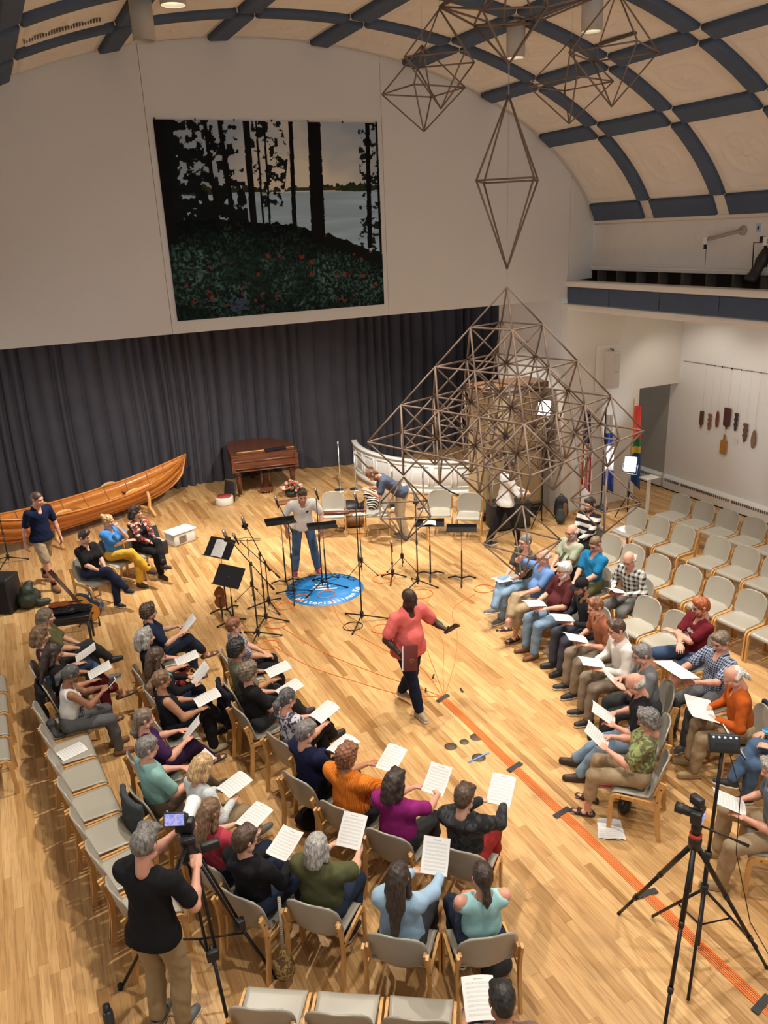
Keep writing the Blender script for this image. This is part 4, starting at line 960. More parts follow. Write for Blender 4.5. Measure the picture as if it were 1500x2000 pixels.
# ---- left side, rear row
pr('woman in an olive shirt with crossed legs and black boots', -.04, 10.06, -4, 'woman in the olive shirt', dict(sex='f', hair=('bob', 'greybrown'), top=(OLV, 'short'), pants=(CHAR, 'long'), legs='crossR', shoe='boot', shoes=S_BLKB, hy=-8), LAP, paper=False)
pr('woman with curly light brown hair in a strappy top and jeans', -.13, 9.56, -2, 'curly-haired woman in the strappy top', dict(sex='f', hair=('wavy', 'ltbrown'), top=(c_('plum', (.06, .02, .03)), 'none'), pants=(DEN, 'capri'), legs='crossR', shoes=S_GRY, hy=-6), kind=1, tilt=20, double=False)
pr('woman with very long dark hair reading over her crossed legs', -.03, 9.02, 2, 'long dark-haired woman', dict(sex='f', hair=('long', 'dkbrown'), skin='tan', top=(BLK, 'short'), pants=(c_('wine', (.11, .015, .02)), 'capri'), legs='crossR', shoe='sandal', shoes=S_BRN, hp=12), tilt=18)
i = pr('woman with a grey ponytail in a white sleeveless top using her phone', .10, 8.40, 4, 'woman in the white sleeveless top', dict(sex='f', hair=('ponytail', 'dkgrey'), skin='brown', glasses=True, top=(c_('white_knit', (.62, .60, .56)), 'none'), pants=(GREYP, 'long'), shoes=S_BRN, hp=16, lean=8, k=.87, arm=1.15), dict(R=(.05, .40, .84), L=(-.05, .41, .84)), paper=False, ch=False)
t = i['root']; Mt = Matrix.Translation(t.location)@Matrix.Rotation(t.rotation_euler.z, 4, 'Z')
ph = thing('smartphone', 'black smartphone in the hands of the grey-ponytailed woman', 'phone'); ph.matrix_world = Mt@Matrix.Translation((0, .50, .88))@Matrix.Rotation(R(40), 4, 'X')
MB().box((0, 0, 0), (.074, .15, .009), bev=.003).build('case', M_white, ph); MB().box((0, 0, .0052), (.066, .138, .002)).build('screen', M_blackp, ph)
sc = thing('patterned_scarf', 'black and white patterned scarf over the white sleeveless top', 'scarf'); sc.matrix_world = Mt
M_scarf = pattern('scarf_print', (.6, .58, .52), (.03, .03, .03), 'noise', 60)
for s in (-1, 1): MB().slab(lambda u, v: (s*(.06+.035*(u-.5)*2)+s*.01*v, .06+.13*math.sin(v*PI*.6)-.04*v, .97-.34*v), 4, 12, .012).build('tail', M_scarf, sc)
# ---- left side, middle row
pr('woman with short brown hair in a dark tee holding a sheet up', 1.13, 9.53, -2, 'short-haired woman in the dark tee', dict(sex='f', hair=('curly', 'brown'), glasses=True, top=(NAVY, 'short'), pants=(DEND, 'long'), legs='crossR', shoe='sandal', shoes=S_BRN, hp=2, plen=.8), PHI, tilt=45)
pr('woman with long grey hair in a black top and floral skirt', .97, 8.84, 0, 'grey-haired woman in the floral skirt', dict(sex='f', hair=('wavy', 'grey'), skin='pink', top=(BLK, 'short'), pants=(pattern('floral_skirt', (.02, .012, .015), (.35, .03, .03), 'blotch', 26, c3=(.6, .35, .1)), 'skirt'), shoe='sandal', shoes=S_BRN, hp=2), tilt=12, off=(0, .1, .03))
i = pr('woman with long brown hair in a black cardigan over turquoise', 1.0, 8.31, 3, 'woman in the black cardigan', dict(sex='f', hair=('long', 'brown'), glasses=True, top=(BLK, 'long'), pants=(DEND, 'long'), shoes=S_BLKB, hp=4), kind=1, tilt=35)
emblem(i, 'turquoise_top', .0, .27, .085, .34, pattern('turquoise_print', (.04, .30, .38), (.35, .5, .5), 'noise', 30), False)
pr('woman with a light brown ponytail in a black sleeveless top', .95, 7.77, 5, 'woman in the black sleeveless top', dict(sex='f', hair=('ponytail', 'ltbrown'), skin='tan', glasses=True, top=(BLK, 'none'), pants=(BLK, 'long'), legs='crossR', shoes=S_GOLD, hp=4, arm=1.2), kind=2, tilt=15)
pr('woman in a purple tee holding a tilted sheet', .65, 7.11, 8, 'woman in the purple tee', dict(sex='f', hair=('lowtail', 'greybrown'), skin='pink', top=(c_('purple', (.045, .015, .065)), 'short'), pants=(c_('dark_purple', (.03, .012, .04)), 'long'), legs='crossR', shoe='sandal', shoes=S_DKB, girth=1.12, arm=1.15), PHI, tilt=48, yaw=-25)
pr('person with short grey hair in a pale teal shirt', .59, 6.61, 14, 'grey-haired person in the teal shirt', dict(hair=('short', 'saltpep'), glasses=True, skin='pink', top=(c_('teal', (.22, .40, .37)), 'short'), pants=(BRNP, 'long'), legs='crossR', shoes=S_BLK, collar=True, girth=1.12, sw=1.05), off=(0, .14, .04))
pr('woman with short blond hair in a pale striped shirt writing on a sheet', .98, 6.10, 20, 'blond woman in the striped shirt', dict(sex='f', hair=('bob', 'blond'), top=(pattern('seersucker', (.62, .60, .52), (.42, .50, .58), 'stripe', 26, 'X'), 'long'), pants=(KHA, 'long'), legs='ankles', shoes=S_GRY, hp=18, lean=8), tilt=8, double=False)
pr('girl with long wavy brown hair in a raspberry shirt', .89, 5.48, 28, 'girl in the raspberry shirt', dict(sex='f', hair=('long', 'ltbrown'), top=(c_('raspberry', (.42, .05, .075)), 'short'), pants=(DEND, 'long'), legs='flat', shoes=S_BLK, hp=12), tilt=10)
pr('boy with glasses in a black hooded sweatshirt', 1.05, 5.03, 34, 'boy in the black hoodie', dict(hair=('short', 'brown'), glasses=True, top=(BLK, 'long'), hood=True, pants=(DEND, 'long'), shoes=S_BLK, hy=-14, hp=4, loose=.024), tilt=12, kind=1)
pr('woman with a grey bob in an olive green shirt', 1.51, 4.69, 44, 'grey-bobbed woman in the olive shirt', dict(sex='f', hair=('bob', 'grey'), top=(c_('olive_shirt', (.085, .088, .04)), 'short'), pants=(DEND, 'long'), legs='tuck', shoes=S_BLK, girth=1.22, sw=1.12, loose=.03, arm=1.2, collar=True), dict(R=(.16, .38, .8), L=(-.08, .38, .8)), tilt=40, off=(.02, .1, .1))
pr('woman with long dark brown hair in a light denim shirt', 1.92, 4.13, 50, 'woman in the light denim shirt', dict(sex='f', hair=('long', 'dkbrown'), top=(c_('light_denim', (.30, .44, .58)), 'long'), pants=(CHAR, 'long'), shoes=S_BLK, girth=1.1, loose=.026, tail=True), dict(R=(.22, .40, .80), L=(.0, .40, .80)), tilt=42, off=(.06, .1, .1), kind=1)
pr('woman with a low brown ponytail in an aqua sleeveless top', 2.45, 3.85, 74, 'woman in the aqua sleeveless top', dict(sex='f', hair=('lowtail', 'dkbrown'), skin='pink', top=(c_('aqua', (.33, .60, .62)), 'none'), pants=(DEND, 'long'), legs='tuck', shoes=S_BLK, girth=1.08, sw=1.12, arm=1.25), LAP, paper=False)
# ---- left side, front row
pr('boy with reddish brown hair in a blue plaid shirt', 1.97, 8.60, -4, 'boy in the blue plaid shirt', dict(k=.87, hair=('short', 'ginger'), top=(pattern('blue_plaid', (.5, .5, .52), (.04, .06, .18), 'plaid', 12), 'short'), pants=(BLK, 'long'), shoes=S_BLK, hp=-2), LAP, paper=False)
pr('person with dark curly hair in a grey-green tee', 1.84, 8.02, 2, 'curly dark-haired person in grey-green', dict(hair=('curly', 'black'), skin='tan', top=(c_('greygreen', (.15, .15, .10)), 'short'), pants=(CHAR, 'long'), legs='out', shoes=S_BLK, hp=3), tilt=10)
pr('woman with short curly grey hair in a black top', 1.81, 7.46, 8, 'curly grey-haired woman in black', dict(sex='f', hair=('curly', 'greybrown'), glasses=True, skin='pink', top=(BLK, 'short'), pants=(CHAR, 'long'), legs='crossR', shoes=sh('purplelace', (.03, .02, .04), (.12, .03, .1)), hp=4, girth=1.12), tilt=14)
pr('woman with a dark grey ponytail in a white floral blouse', 2.0, 6.76, 18, 'woman in the white floral blouse', dict(sex='f', hair=('ponytail', 'dkgrey'), skin='pink', glasses=True, top=(pattern('floral_blouse', (.58, .57, .64), (.07, .07, .10), 'noise', 17), 'short'), pants=(BLK, 'long'), legs='crossR', shoes=S_BLKB, hp=14, girth=1.12), tilt=14)
pr('person with grey hair in a navy velour shirt', 1.96, 6.13, 22, 'grey-haired person in navy velour', dict(hair=('short', 'saltpep'), top=(c_('navy_velour', (.012, .014, .045)), 'long'), pants=(BLK, 'long'), shoes=S_BLKB, hy=-10, hp=10, girth=1.1), tilt=12, kind=2)
pr('man with short ginger hair in an orange seersucker shirt', 2.15, 5.6, 30, 'man in the orange shirt', dict(hair=('curly', 'ginger'), skin='tan', top=(pattern('orange_check', (.78, .24, .03), (.55, .13, .015), 'stripe', 22, 'X'), 'short'), pants=(CHAR, 'long'), shoes=S_BLK, collar=True, girth=1.25, sw=1.12, hy=-6, loose=.026, arm=1.15), dict(R=(.18, .38, .80), L=(-.10, .38, .8)), tilt=26, off=(.06, .12, .06))
pr('woman with wavy dark hair in a magenta top', 2.36, 5.07, 36, 'woman in the magenta top', dict(sex='f', hair=('wavy', 'dkbrown'), skin='pink', top=(c_('magenta', (.27, .02, .16)), 'short'), pants=(CHAR, 'long'), shoes=S_BLKB, girth=1.2, sw=1.12, hy=-10, hp=10, loose=.024), dict(R=(.2, .39, .80), L=(-.04, .39, .8)), tilt=28, off=(.06, .12, .06), kind=1)
pr('boy with straight brown hair in a black and grey hoodie', 2.78, 4.64, 42, 'boy in the black and grey hoodie', dict(hair=('short', 'brown'), top=(pattern('camo_hoodie', (.022, .022, .024), (.05, .05, .052), 'noise', 9), 'long'), hood=True, pants=(c_('brick_red', (.30, .03, .025)), 'long'), shoes=S_BLK, hy=-8, hp=14, loose=.024), dict(R=(.22, .40, .82), L=(.02, .40, .82)), tilt=30, off=(.05, .12, .06))
pr('person with dark hair in a pinstriped top and multicoloured trainers', 2.03, 2.97, 66, 'person in the pinstriped top', dict(hair=('short', 'black'), skin='tan', top=(pattern('pinstripe', (.30, .17, .16), (.06, .05, .06), 'stripe', 60, 'X'), 'short'), pants=(NAVY, 'long'), legs='crossR', shoes=(pattern('trainer_blocks', (.7, .3, .03), (.25, .04, .03), 'blotch', 16, c3=(.1, .2, .4)), mat('sole_cream', (.6, .55, .45), .6)), hp=26, lean=8, poleR=(1, -.3, -.6)), dict(R=(.02, .33, .76), L=(-.2, .33, .76)), tilt=16)
# ---- stage left trio
pr('person with cropped dark hair in a black tee on the stage side', .72, 12.83, -58, 'cropped-haired person in the black tee', dict(sex='f', hair=('quiff', 'dkbrown'), top=(BLK, 'short'), pants=(NAVY, 'long'), legs='crossR', shoe='boot', shoes=S_BLK, hy=20, loose=.026), LAP, paper=False)
pr('blond woman in a blue blouse and mustard trousers', 1.17, 13.44, -56, 'woman in mustard trousers', dict(sex='f', hair=('bun', 'blond'), top=(c_('azure', (.06, .22, .55)), 'short'), pants=(c_('mustard', (.62, .36, .04)), 'long'), legs='crossR', shoe='boot', shoes=S_DKB, hy=24, loose=.028), dict(R=(-.12, .22, .80), L=(-.02, .16, 1.06), handL='fist', handR='relax', dirL=(.3, -.2, 1), upL=(0, 1, 0)), paper=False)
i = pr('dark-haired woman in a red floral blouse and black trousers', 1.66, 13.68, -56, 'woman in the red floral blouse', dict(sex='f', hair=('wavy', 'dkbrown'), top=(pattern('red_floral', (.05, .03, .03), (.38, .05, .05), 'blotch', 30, c3=(.45, .36, .26)), 'long'), pants=(BLK, 'long'), legs='crossL', shoe='boot', shoes=S_DKB, hy=24), LAP, paper=False)
emblem(i, 'black_camisole', .0, .29, .12, .32, BLK, False)
# ---- right side, front row
pr('man in a charcoal shirt and pale jeans with crossed legs', 6.49, 9.03, 182, 'man in the charcoal shirt', dict(hair=('buzz', 'saltpep'), glasses=True, skin='pink', top=(c_('charcoal_shirt', (.06, .055, .05)), 'short'), pants=(DENL, 'long'), legs='crossR', shoes=S_GRY, lean=-6, collar=True, sock=M_white), LAP, paper=True, tilt=4, off=(0, .08, .02))
pr('bald man in a denim blue shirt resting his head on his hand', 6.37, 8.44, 178, 'bald man in the denim blue shirt', dict(hair=('fringe', 'grey'), glasses=True, skin='pink', top=(c_('chambray', (.13, .24, .50)), 'short'), pants=(KHA, 'capri'), legs='crossR', shoe='sandal', shoes=S_DKB, hp=14, collar=True, belly=1.25, plen=.7), dict(R=(.13, .16, 1.2), L=(-.05, .33, .70), handR='open', dirR=(-.1, -.1, 1), upR=(1, 0, 0), poleR=(1, .3, -.5)), paper=False)
pr('white-bearded man in a maroon polo shirt', 6.33, 7.91, 174, 'white-bearded man in the maroon polo', dict(hair=('short', 'white'), beard='white', glasses=True, skin='pink', top=(c_('maroon', (.085, .02, .022)), 'short'), pants=(DENL, 'long'), shoes=S_BRN, collar=True, belly=1.35, girth=1.12, hy=-6), tilt=10)
pr('bearded man in a black baseball cap and dark jumper', 6.19, 7.38, 170, 'man in the black cap', dict(cap=BLK, hair=('buzz', 'black'), beard='black', skin='tan', top=(c_('dark_jumper', (.02, .022, .027)), 'long'), pants=(c_('slate_jeans', (.055, .06, .085)), 'long'), shoes=S_BLKB, lean=10), tilt=12)
pr('young man with sandy hair in a rust polo shirt', 5.97, 6.84, 165, 'young man in the rust polo', dict(hair=('quiff', 'ginger'), glasses=True, skin='pink', top=(c_('rust', (.27, .10, .05)), 'short'), pants=(TANP, 'long'), shoes=S_BLK, collar=True, lean=12, hp=2), tilt=18)
i = pr('young man in a white long-sleeved tee and taupe trousers', 5.80, 6.27, 161, 'young man in the white tee', dict(hair=('quiff', 'brown'), glasses=True, skin='pink', top=(c_('offwhite', (.62, .59, .55)), 'long'), pants=(TANP, 'long'), shoes=S_BLK, lean=8, loose=.026), tilt=14)
pr('man with silver-streaked hair in a grey tee', 5.64, 5.70, 150, 'silver-streaked man in the grey tee', dict(hair=('short', 'saltpep'), glasses=True, skin='pink', top=(c_('midgrey', (.14, .145, .15)), 'short'), pants=(CHAR, 'long'), shoes=S_BLKB, lean=8, hy=10), PHI, tilt=40, kind=1)
i = pr('balding grey-haired man in a black and white sports polo', 5.17, 5.29, 138, 'man in the black sports polo', dict(hair=('fringe', 'grey'), glasses=True, skin='pink', top=(BLK, 'short'), pants=(DENL, 'long'), legs='out', shoes=S_DKB, lean=8, hp=22, collar=True, girth=1.1), tilt=34)
emblem(i, 'white_stripe', .11, .38, .02, .14, c_('white', (.78, .77, .74)), False, True); emblem(i, 'white_stripe', -.11, .38, .02, .14, c_('white', (.78, .77, .74)), False, True)
pr('woman with short grey hair in a green patterned top', 4.83, 4.74, 130, 'woman in the green patterned top', dict(sex='f', hair=('curly', 'saltpep'), glasses=True, skin='pink', top=(pattern('green_print', (.30, .36, .14), (.14, .13, .07), 'noise', 14), 'short'), pants=(KHA, 'capri'), shoe='sandal', shoes=S_DKB, hp=18, girth=1.15, arm=1.1), PHI, tilt=42)
# ---- right side, second row and behind
i = pr('bald man with a grey beard in a pale sage printed tee', 7.32, 9.0, 184, 'bald man in the sage tee', dict(hair=('fringe', 'grey'), beard='grey', glasses=True, skin='pink', top=(pattern('sage_print', (.36, .39, .29), (.33, .36, .27), 'noise', 6), 'short'), pants=(BLK, 'long'), shoes=S_BLK, belly=1.1, hp=12), LAP, paper=False)
emblem(i, 'chest_print', .0, .24, .2, .18, pattern('sage_drawing', (.36, .39, .29), (.06, .07, .05), 'stripe', 5, 'DIAGONAL'))
pr('bald man in a bright blue polo looking down', 7.29, 8.43, 186, 'bald man in the bright blue polo', dict(glasses=True, skin='pink', hair=('buzz', 'ltbrown'), top=(c_('bright_blue', (.015, .16, .34)), 'short'), pants=(OLV, 'long'), shoes=S_BLK, hp=28, collar=True), LAP, paper=False)
pr('bald man in a black and white plaid shirt', 7.31, 7.76, 190, 'bald man in the plaid shirt', dict(glasses=True, skin='pink', hair=('fringe', 'white'), top=(pattern('bw_plaid', (.62, .6, .56), (.03, .03, .033), 'plaid', 4.5), 'long'), pants=(c_('ash', (.15, .15, .145)), 'long'), shoes=S_BLK, hp=16, lean=10, hy=10), tilt=20)
i = pr('red-haired young man in a maroon tee with folded arms', 7.02, 6.2, 168, 'red-haired man in the maroon tee', dict(glasses=True, skin='pink', hair=('short', 'red'), beard='red', top=(c_('crimson', (.13, .012, .02)), 'short'), pants=(c_('blue_shorts', (.045, .075, .15)), 'shorts'), shoe='sandal', shoes=S_BLKB, legs='apart', hy=-16, hp=14), dict(R=(-.10, .27, .79), L=(.11, .22, .84), handR='relax', handL='relax', poleR=(1, .2, -.6), poleL=(-1, .2, -.6)), paper=False)
emblem(i, 'chest_print', .0, .30, .17, .15, pattern('tee_print', (.62, .56, .54), (.13, .012, .02), 'noise', 16))
i = pr('grey-haired man in a navy checked shirt', 6.56, 5.48, 178, 'man in the navy checked shirt', dict(glasses=True, hair=('short', 'greybrown'), skin='pink', top=(pattern('navy_check', (.016, .03, .10), (.38, .42, .48), 'plaid', 12), 'short'), pants=(GREYP, 'long'), legs='flat', shoes=S_GRY, sock=NAVY, hp=18, collar=True), dict(R=(.16, .36, .86), L=(-.12, .40, .86)), plabel='wide white score open on a binder before the navy-checked man', tilt=14, double=True, kind=1, off=(.0, .17, .13))
pr('man with a white ponytail in an orange long-sleeved shirt', 6.11, 4.91, 146, 'man with the white ponytail', dict(hair=('baldtail', 'white'), skin='pink', top=(c_('burnt_orange', (.42, .085, .012)), 'long'), pants=(KHA, 'long'), shoes=S_TAN, hp=24, lean=10, girth=1.08, loose=.024), tilt=14, double=True, kind=0)
pr('person in a blue and turquoise striped jumper and jeans', 6.32, 4.2, 144, 'person in the turquoise striped jumper', dict(sex='f', hair=('bob', 'greybrown'), top=(pattern('turq_stripe', (.05, .15, .42), (.17, .50, .52), 'stripe', 11, 'Z'), 'long'), pants=(DEN, 'long'), legs='crossR', shoes=S_BLK, hp=14, loose=.028), paper=False)
pr('man in a grey tee with khaki trousers and tan trainers', 5.24, 3.71, 138, 'man in the grey tee and khakis', dict(hair=('short', 'grey'), skin='pink', top=(c_('greyblue', (.13, .15, .18)), 'short'), pants=(KHA, 'long'), shoes=S_TAN, legs='apart', hp=18, lean=6), tilt=20)
pr('dark-haired person in a black and white striped top', 8.37, 9.86, 195, 'person in the striped top', dict(hair=('short', 'dkbrown'), beard='dkbrown', top=(pattern('bw_stripes', (.62, .6, .55), (.015, .015, .02), 'stripe', 2.6, 'Z'), 'long'), pants=(BLK, 'long'), shoes=S_BLK, hp=8), LAP, paper=False)
# ---- standing figures
def standing(label, x, y, face, P): P['stand'] = True; P.setdefault('h', .015); return person('person', label, (x, y), face, P)
i = standing('man in a coral hooded tee walking with a maroon book', 3.80, 7.60, -78, dict(hair=None, skin='dark', k=.985, girth=1.22, belly=1.25, sw=1.05, arm=1.2, hp=12, hy=12, top=(c_('coral', (.62, .125, .115)), 'short'), loose=.022, collar=True, pants=(c_('indigo', (.010, .015, .035)), 'long'), belt=True, shoes=sh('boat', (.34, .26, .17)), lean=1,
    feet=((-.02, .14, .085), (-.10, -.30, .14)), R=(.24, .16, .96), L=(-.36, .30, 1.12), handL='open', dirL=(-.5, .6, .65), upL=(-.3, -.8, .4), handR='hold', dirR=(-.6, .4, -.5), upR=(.4, .9, 0)))
i0 = i
i = standing('man in a white tee leaning over a music stand', 4.22, 12.38, -103, dict(hair=('quiff', 'brown'), k=1.0, lean=24, hp=-4, skin='pink', top=(c_('white', (.78, .77, .74)), 'short'), pants=(DEN, 'long'), shoes=S_RED, feet=((.2, .04, .085), (-.2, .04, .085)), R=(.30, .28, .93), L=(-.28, .30, .93), loose=.024, hand='relax', dirR=(0, .6, -.7), dirL=(0, .6, -.7)))
emblem(i, 'chest_logo', -.07, .36, .05, .05, CHAR)
standing('man with a curly topknot in a blue-grey tee bending over a chair', 6.46, 13.0, 160, dict(hair=('bun', 'ltbrown'), beard='ltbrown', k=1.0, lean=52, hp=10, skin='pink', top=(c_('slate_tee', (.07, .085, .13)), 'short'), pants=(c_('stone', (.48, .41, .30)), 'long'), shoes=S_GRY, feet=((.1, -.02, .085), (-.1, -.06, .085)), R=(.14, .62, 1.02), L=(-.12, .64, 1.04)))
standing('man in a navy polo and khaki shorts walking past the boat', .12, 14.15, -62, dict(hair=('buzz', 'brown'), k=1.02, skin='pink', top=(c_('navy_polo', (.008, .014, .042)), 'short'), collar=True, pants=(c_('khaki_shorts', (.36, .28, .18)), 'shorts'), shoe='boot', shoes=S_BRN, hy=25, hp=8, feet=((.06, .22, .085), (-.12, -.34, .12)), R=(.26, -.1, .88), L=(-.28, .10, .88), hand='relax', dirR=(0, .1, -1), dirL=(0, .2, -1), upR=(1, 0, 0), upL=(-1, 0, 0), sock=BLK))
standing('person in a white shirt and black trousers walking with papers', 7.85, 11.55, -15, dict(hair=('short', 'dkbrown'), k=.97, glasses=True, top=(c_('bright_white', (.75, .75, .74)), 'long'), pants=(BLK, 'long'), shoes=S_BLK, loose=.026, hp=8, feet=((.08, .24, .085), (-.08, -.3, .12)), R=(.14, .34, 1.05), L=(-.12, .36, 1.05)))
standing('cameraman in a black tee and khaki trousers beside the video tripod', .27, 4.78, 47, dict(hair=('quiff', 'saltpep'), k=1.04, skin='pink', h=.0125, hp=14, hy=8, top=(BLK, 'short'), pants=(c_('khaki_chino', (.32, .235, .13)), 'long'), shoes=S_GRY, sw=1.05, lean=3, feet=((.1, .02, .085), (-.1, .0, .085)), R=(.22, .30, 1.30), L=(-.02, .50, 1.42), handR='fist', handL='fist', poleR=(.5, -.3, -1), poleL=(-.6, 0, -1), hfwd=.0))
# ---- things in hands
t = i0['root']; Mt = Matrix.Translation(t.location)@Matrix.Rotation(t.rotation_euler.z, 4, 'Z')
bk = thing('song_book', 'maroon hardback book held by the man in the coral tee', 'book'); bk.matrix_world = Mt@Matrix.Translation((.20, .26, .95))@Matrix.Rotation(R(-18), 4, 'Y')@Matrix.Rotation(R(-72), 4, 'X')
for s in (-1, 1): MB().box((0, 0, s*.016), (.22, .29, .004), bev=.001).build('cover', mat('maroon_cloth', (.10, .016, .014), .6), bk)
MB().box((.002, 0, 0), (.205, .28, .028)).build('pages', M_blank, bk); MB().box((-.11, 0, 0), (.005, .29, .036), bev=.002).build('spine', mat('maroon_cloth', (.10, .016, .014), .6), bk)
for k_, w in ((.05, .05), (.03, .08), (.01, .06)): MB().box((-.02, k_, .0185), (w, .008, .001)).build('gilt_title', M_brass, bk)
# ================================================================== HANGING STRAW-STAR SCULPTURES (wooden dowels)
def rod_mesh(L, r):
    return MB().tube([(0, 0, -L/2), (0, 0, L/2)], r, 6).mesh('rod')
RODS = {}
def rod(a, b, parent, r=.0092):
    a, b = Vector(a), Vector(b); d = b-a; L = round(d.length, 3); k = (L, r)
    if k not in RODS: RODS[k] = rod_mesh(L, r)
    o = obj('rod', RODS[k], M_stick, parent); o.rotation_mode = 'QUATERNION'
    o.location = (a+b)/2; o.rotation_quaternion = d.to_track_quat('Z', 'Y'); return o
def octa(label, top, s, h1, h2, yaw, name='straw_octahedron', group=None, r=.0088):
    t = thing(name, label, 'mobile', (0, 0, 0), 0, group); T_ = Vector(top); E_ = []
    for q in range(4):
        a = R(yaw+90*q); E_.append(T_+Vector((s*math.cos(a), s*math.sin(a), -h1)))
    B_ = T_+Vector((0, 0, -h1-h2))
    for q in range(4): rod(T_, E_[q], t, r); rod(E_[q], E_[(q+1) % 4], t, r); rod(E_[q], B_, t, r)
    return t
AX = Vector((4.3, 6.337, 5.093)); ss, hh, th = .4743, .3508, -1.2294
U_ = Vector((math.cos(th), math.sin(th), 0))*ss; V_ = Vector((-math.sin(th), math.cos(th), 0))*ss
def node(k, i, j): return AX+(i-k/2)*U_+(j-k/2)*V_-Vector((0, 0, k*hh))
him = thing('hanging_pyramid', 'huge pyramid of brown dowels built of small octahedra, hung over the singers', 'mobile')
for k in range(5):
    for i in range(k+1):
        for j in range(k+1):
            if i < k: rod(node(k, i, j), node(k, i+1, j), him)
            if j < k: rod(node(k, i, j), node(k, i, j+1), him)
            if k < 4:
                for di in (0, 1):
                    for dj in (0, 1): rod(node(k, i, j), node(k+1, i+di, j+dj), him)
for i in range(1, 5):
    for j in range(1, 5):
        for di in (0, 1):
            for dj in (0, 1): rod(node(5, i, j), node(4, i-1+di, j-1+dj), him)
for (i, j), yw, who in (((1, 1), 20, 'over the bending man'), ((4, 4), 47, 'over the striped-top sitter'), ((4, 1), 66, 'over the front of the right-hand seats'), ((1, 4), 52, 'over the walking person')):
    octa('small brown dowel octahedron hanging from the pyramid '+who, node(5, i, j)-Vector((0, 0, .02)), .345, .34, .34, yw, r=.008)
octa('tall narrow dowel octahedron hanging between ceiling and pyramid', (4.3, 6.34, 6.665), .345, .67, .745, 5, 'straw_diamond')
def chain(a, b, label):
    t = thing('suspension_chain', label, 'chain'); a, b = Vector(a), Vector(b); n = max(3, int((a-b).length/.024)); lm = None
    for q in range(n):
        p = a.lerp(b, (q+.5)/n); pts = [(.0055*math.cos(w), 0, .014*math.sin(w)) for w in np.linspace(0, 2*PI, 9)[:-1]]
        lm = lm or MB().tube(pts, .0018, 5, closed=True).mesh('link'); o = obj('link', lm, M_steel, t, p, (0, 0, PI/2*(q % 2)))
chain((4.3, 6.34, 5.25), (4.3, 6.337, 5.095), 'short chain joining the tall diamond to the pyramid'); chain((4.3, 6.34, 6.89), (4.3, 6.34, 6.667), 'short chain above the tall dowel diamond')
tag(MB().tube([(4.3, 6.34, 6.66), (4.3, 6.34, 5.26)], .0015, 5).build('hanging_wire', M_steel), 'thin wire running down inside the tall dowel diamond', 'wire')
# crown assembly under the vault
cr = thing('ceiling_crown', 'dowel crown frame under the vault carrying the upper octahedra', 'mobile')
b0 = Vector((4.3, 6.34, 6.9)); eq = [Vector((4.3+.37*math.cos(R(a)), 6.34+.37*math.sin(R(a)), 7.25)) for a in (200, 290, 20, 110)]
ends = [Vector((3.82, 6.66, 7.36)), Vector((4.05, 5.55, 7.42)), Vector((5.06, 5.92, 7.4)), Vector((4.75, 7.1, 7.36))]
for q in range(4):
    rod(b0, eq[q], cr); rod(eq[q], eq[(q+1) % 4], cr); rod(eq[q], ends[q], cr); rod(ends[q], ends[(q+1) % 4], cr); rod(eq[q], ends[(q+1) % 4], cr); rod(ends[q], (4.3, 6.34, 7.75), cr); rod(eq[q], (4.3, 6.34, 7.75), cr)
tag(MB().tube([(4.3, 6.34, 8.31), (4.3, 6.34, 7.75)], .003, 6).build('hanging_wire', M_steel), 'wire holding the dowel crown to the vault', 'wire')
for (x, y, z, s, h1, h2, yw), lab in (((3.82, 6.66, 7.345, .36, .375, .375, 5), 'upper dowel octahedron closest to the lake photograph'), ((3.85, 7.03, 7.15, .38, .36, .33, 50), 'upper dowel octahedron overlapping another beside the lake photograph'), ((5.15, 6.6, 7.18, .385, .36, .33, 60), 'upper dowel octahedron right of the chain over the hall'), ((5.06, 5.92, 7.385, .40, .44, .41, 75), 'upper dowel octahedron closest to the right-hand ceiling coffers')):
    octa(lab, (x, y, z), s, h1, h2, yw, r=.007)
    zt = 8.3; tag(MB().tube([(x, y, VZ+VB*math.sqrt(1-((x-VX)/VA)**2)-.002), (x, y, z)], .0015, 5).build('hanging_wire', M_steel), 'thin wire above the '+lab, 'wire')
# ------------------------------------------------------------------ ceiling can lights
for (x, y, on), lab in zip(CANS, ('unlit cylinder downlight beside the seam of the white wall', 'lit cylinder downlight over the left seats', 'lit cylinder downlight behind the dowel crown', 'lit cylinder downlight over the right seats')):
    t = thing('cylinder_downlight', lab, 'lamp', (x, y, CAN_Z)); zt = VZ+VB*math.sqrt(1-((x-VX)/VA)**2)-CAN_Z
    M_can = mat('can_enamel', (.50, .48, .43), .5)
    MB().lathe([(.10, .10), (.108, .005), (.118, 0), (.118, .40), (.105, .41), (0.001, .41)], 28, cap=False).build('housing', M_can, t)
    MB().tube([(0, 0, .41), (0, 0, zt)], .012, 8).build('stem', M_can, t); MB().lathe([(.05, zt-.02), (.05, zt)], 14).build('canopy', M_can, t)
    MB().lathe([(.001, .10), (.10, .10)], 24, cap=False).build('lamp_face', mat('lamp_glow', (1, .9, .7), .5, emit=(1, .85, .62), estr=14) if on else mat('lamp_dark', (.12, .11, .1), .4), t)
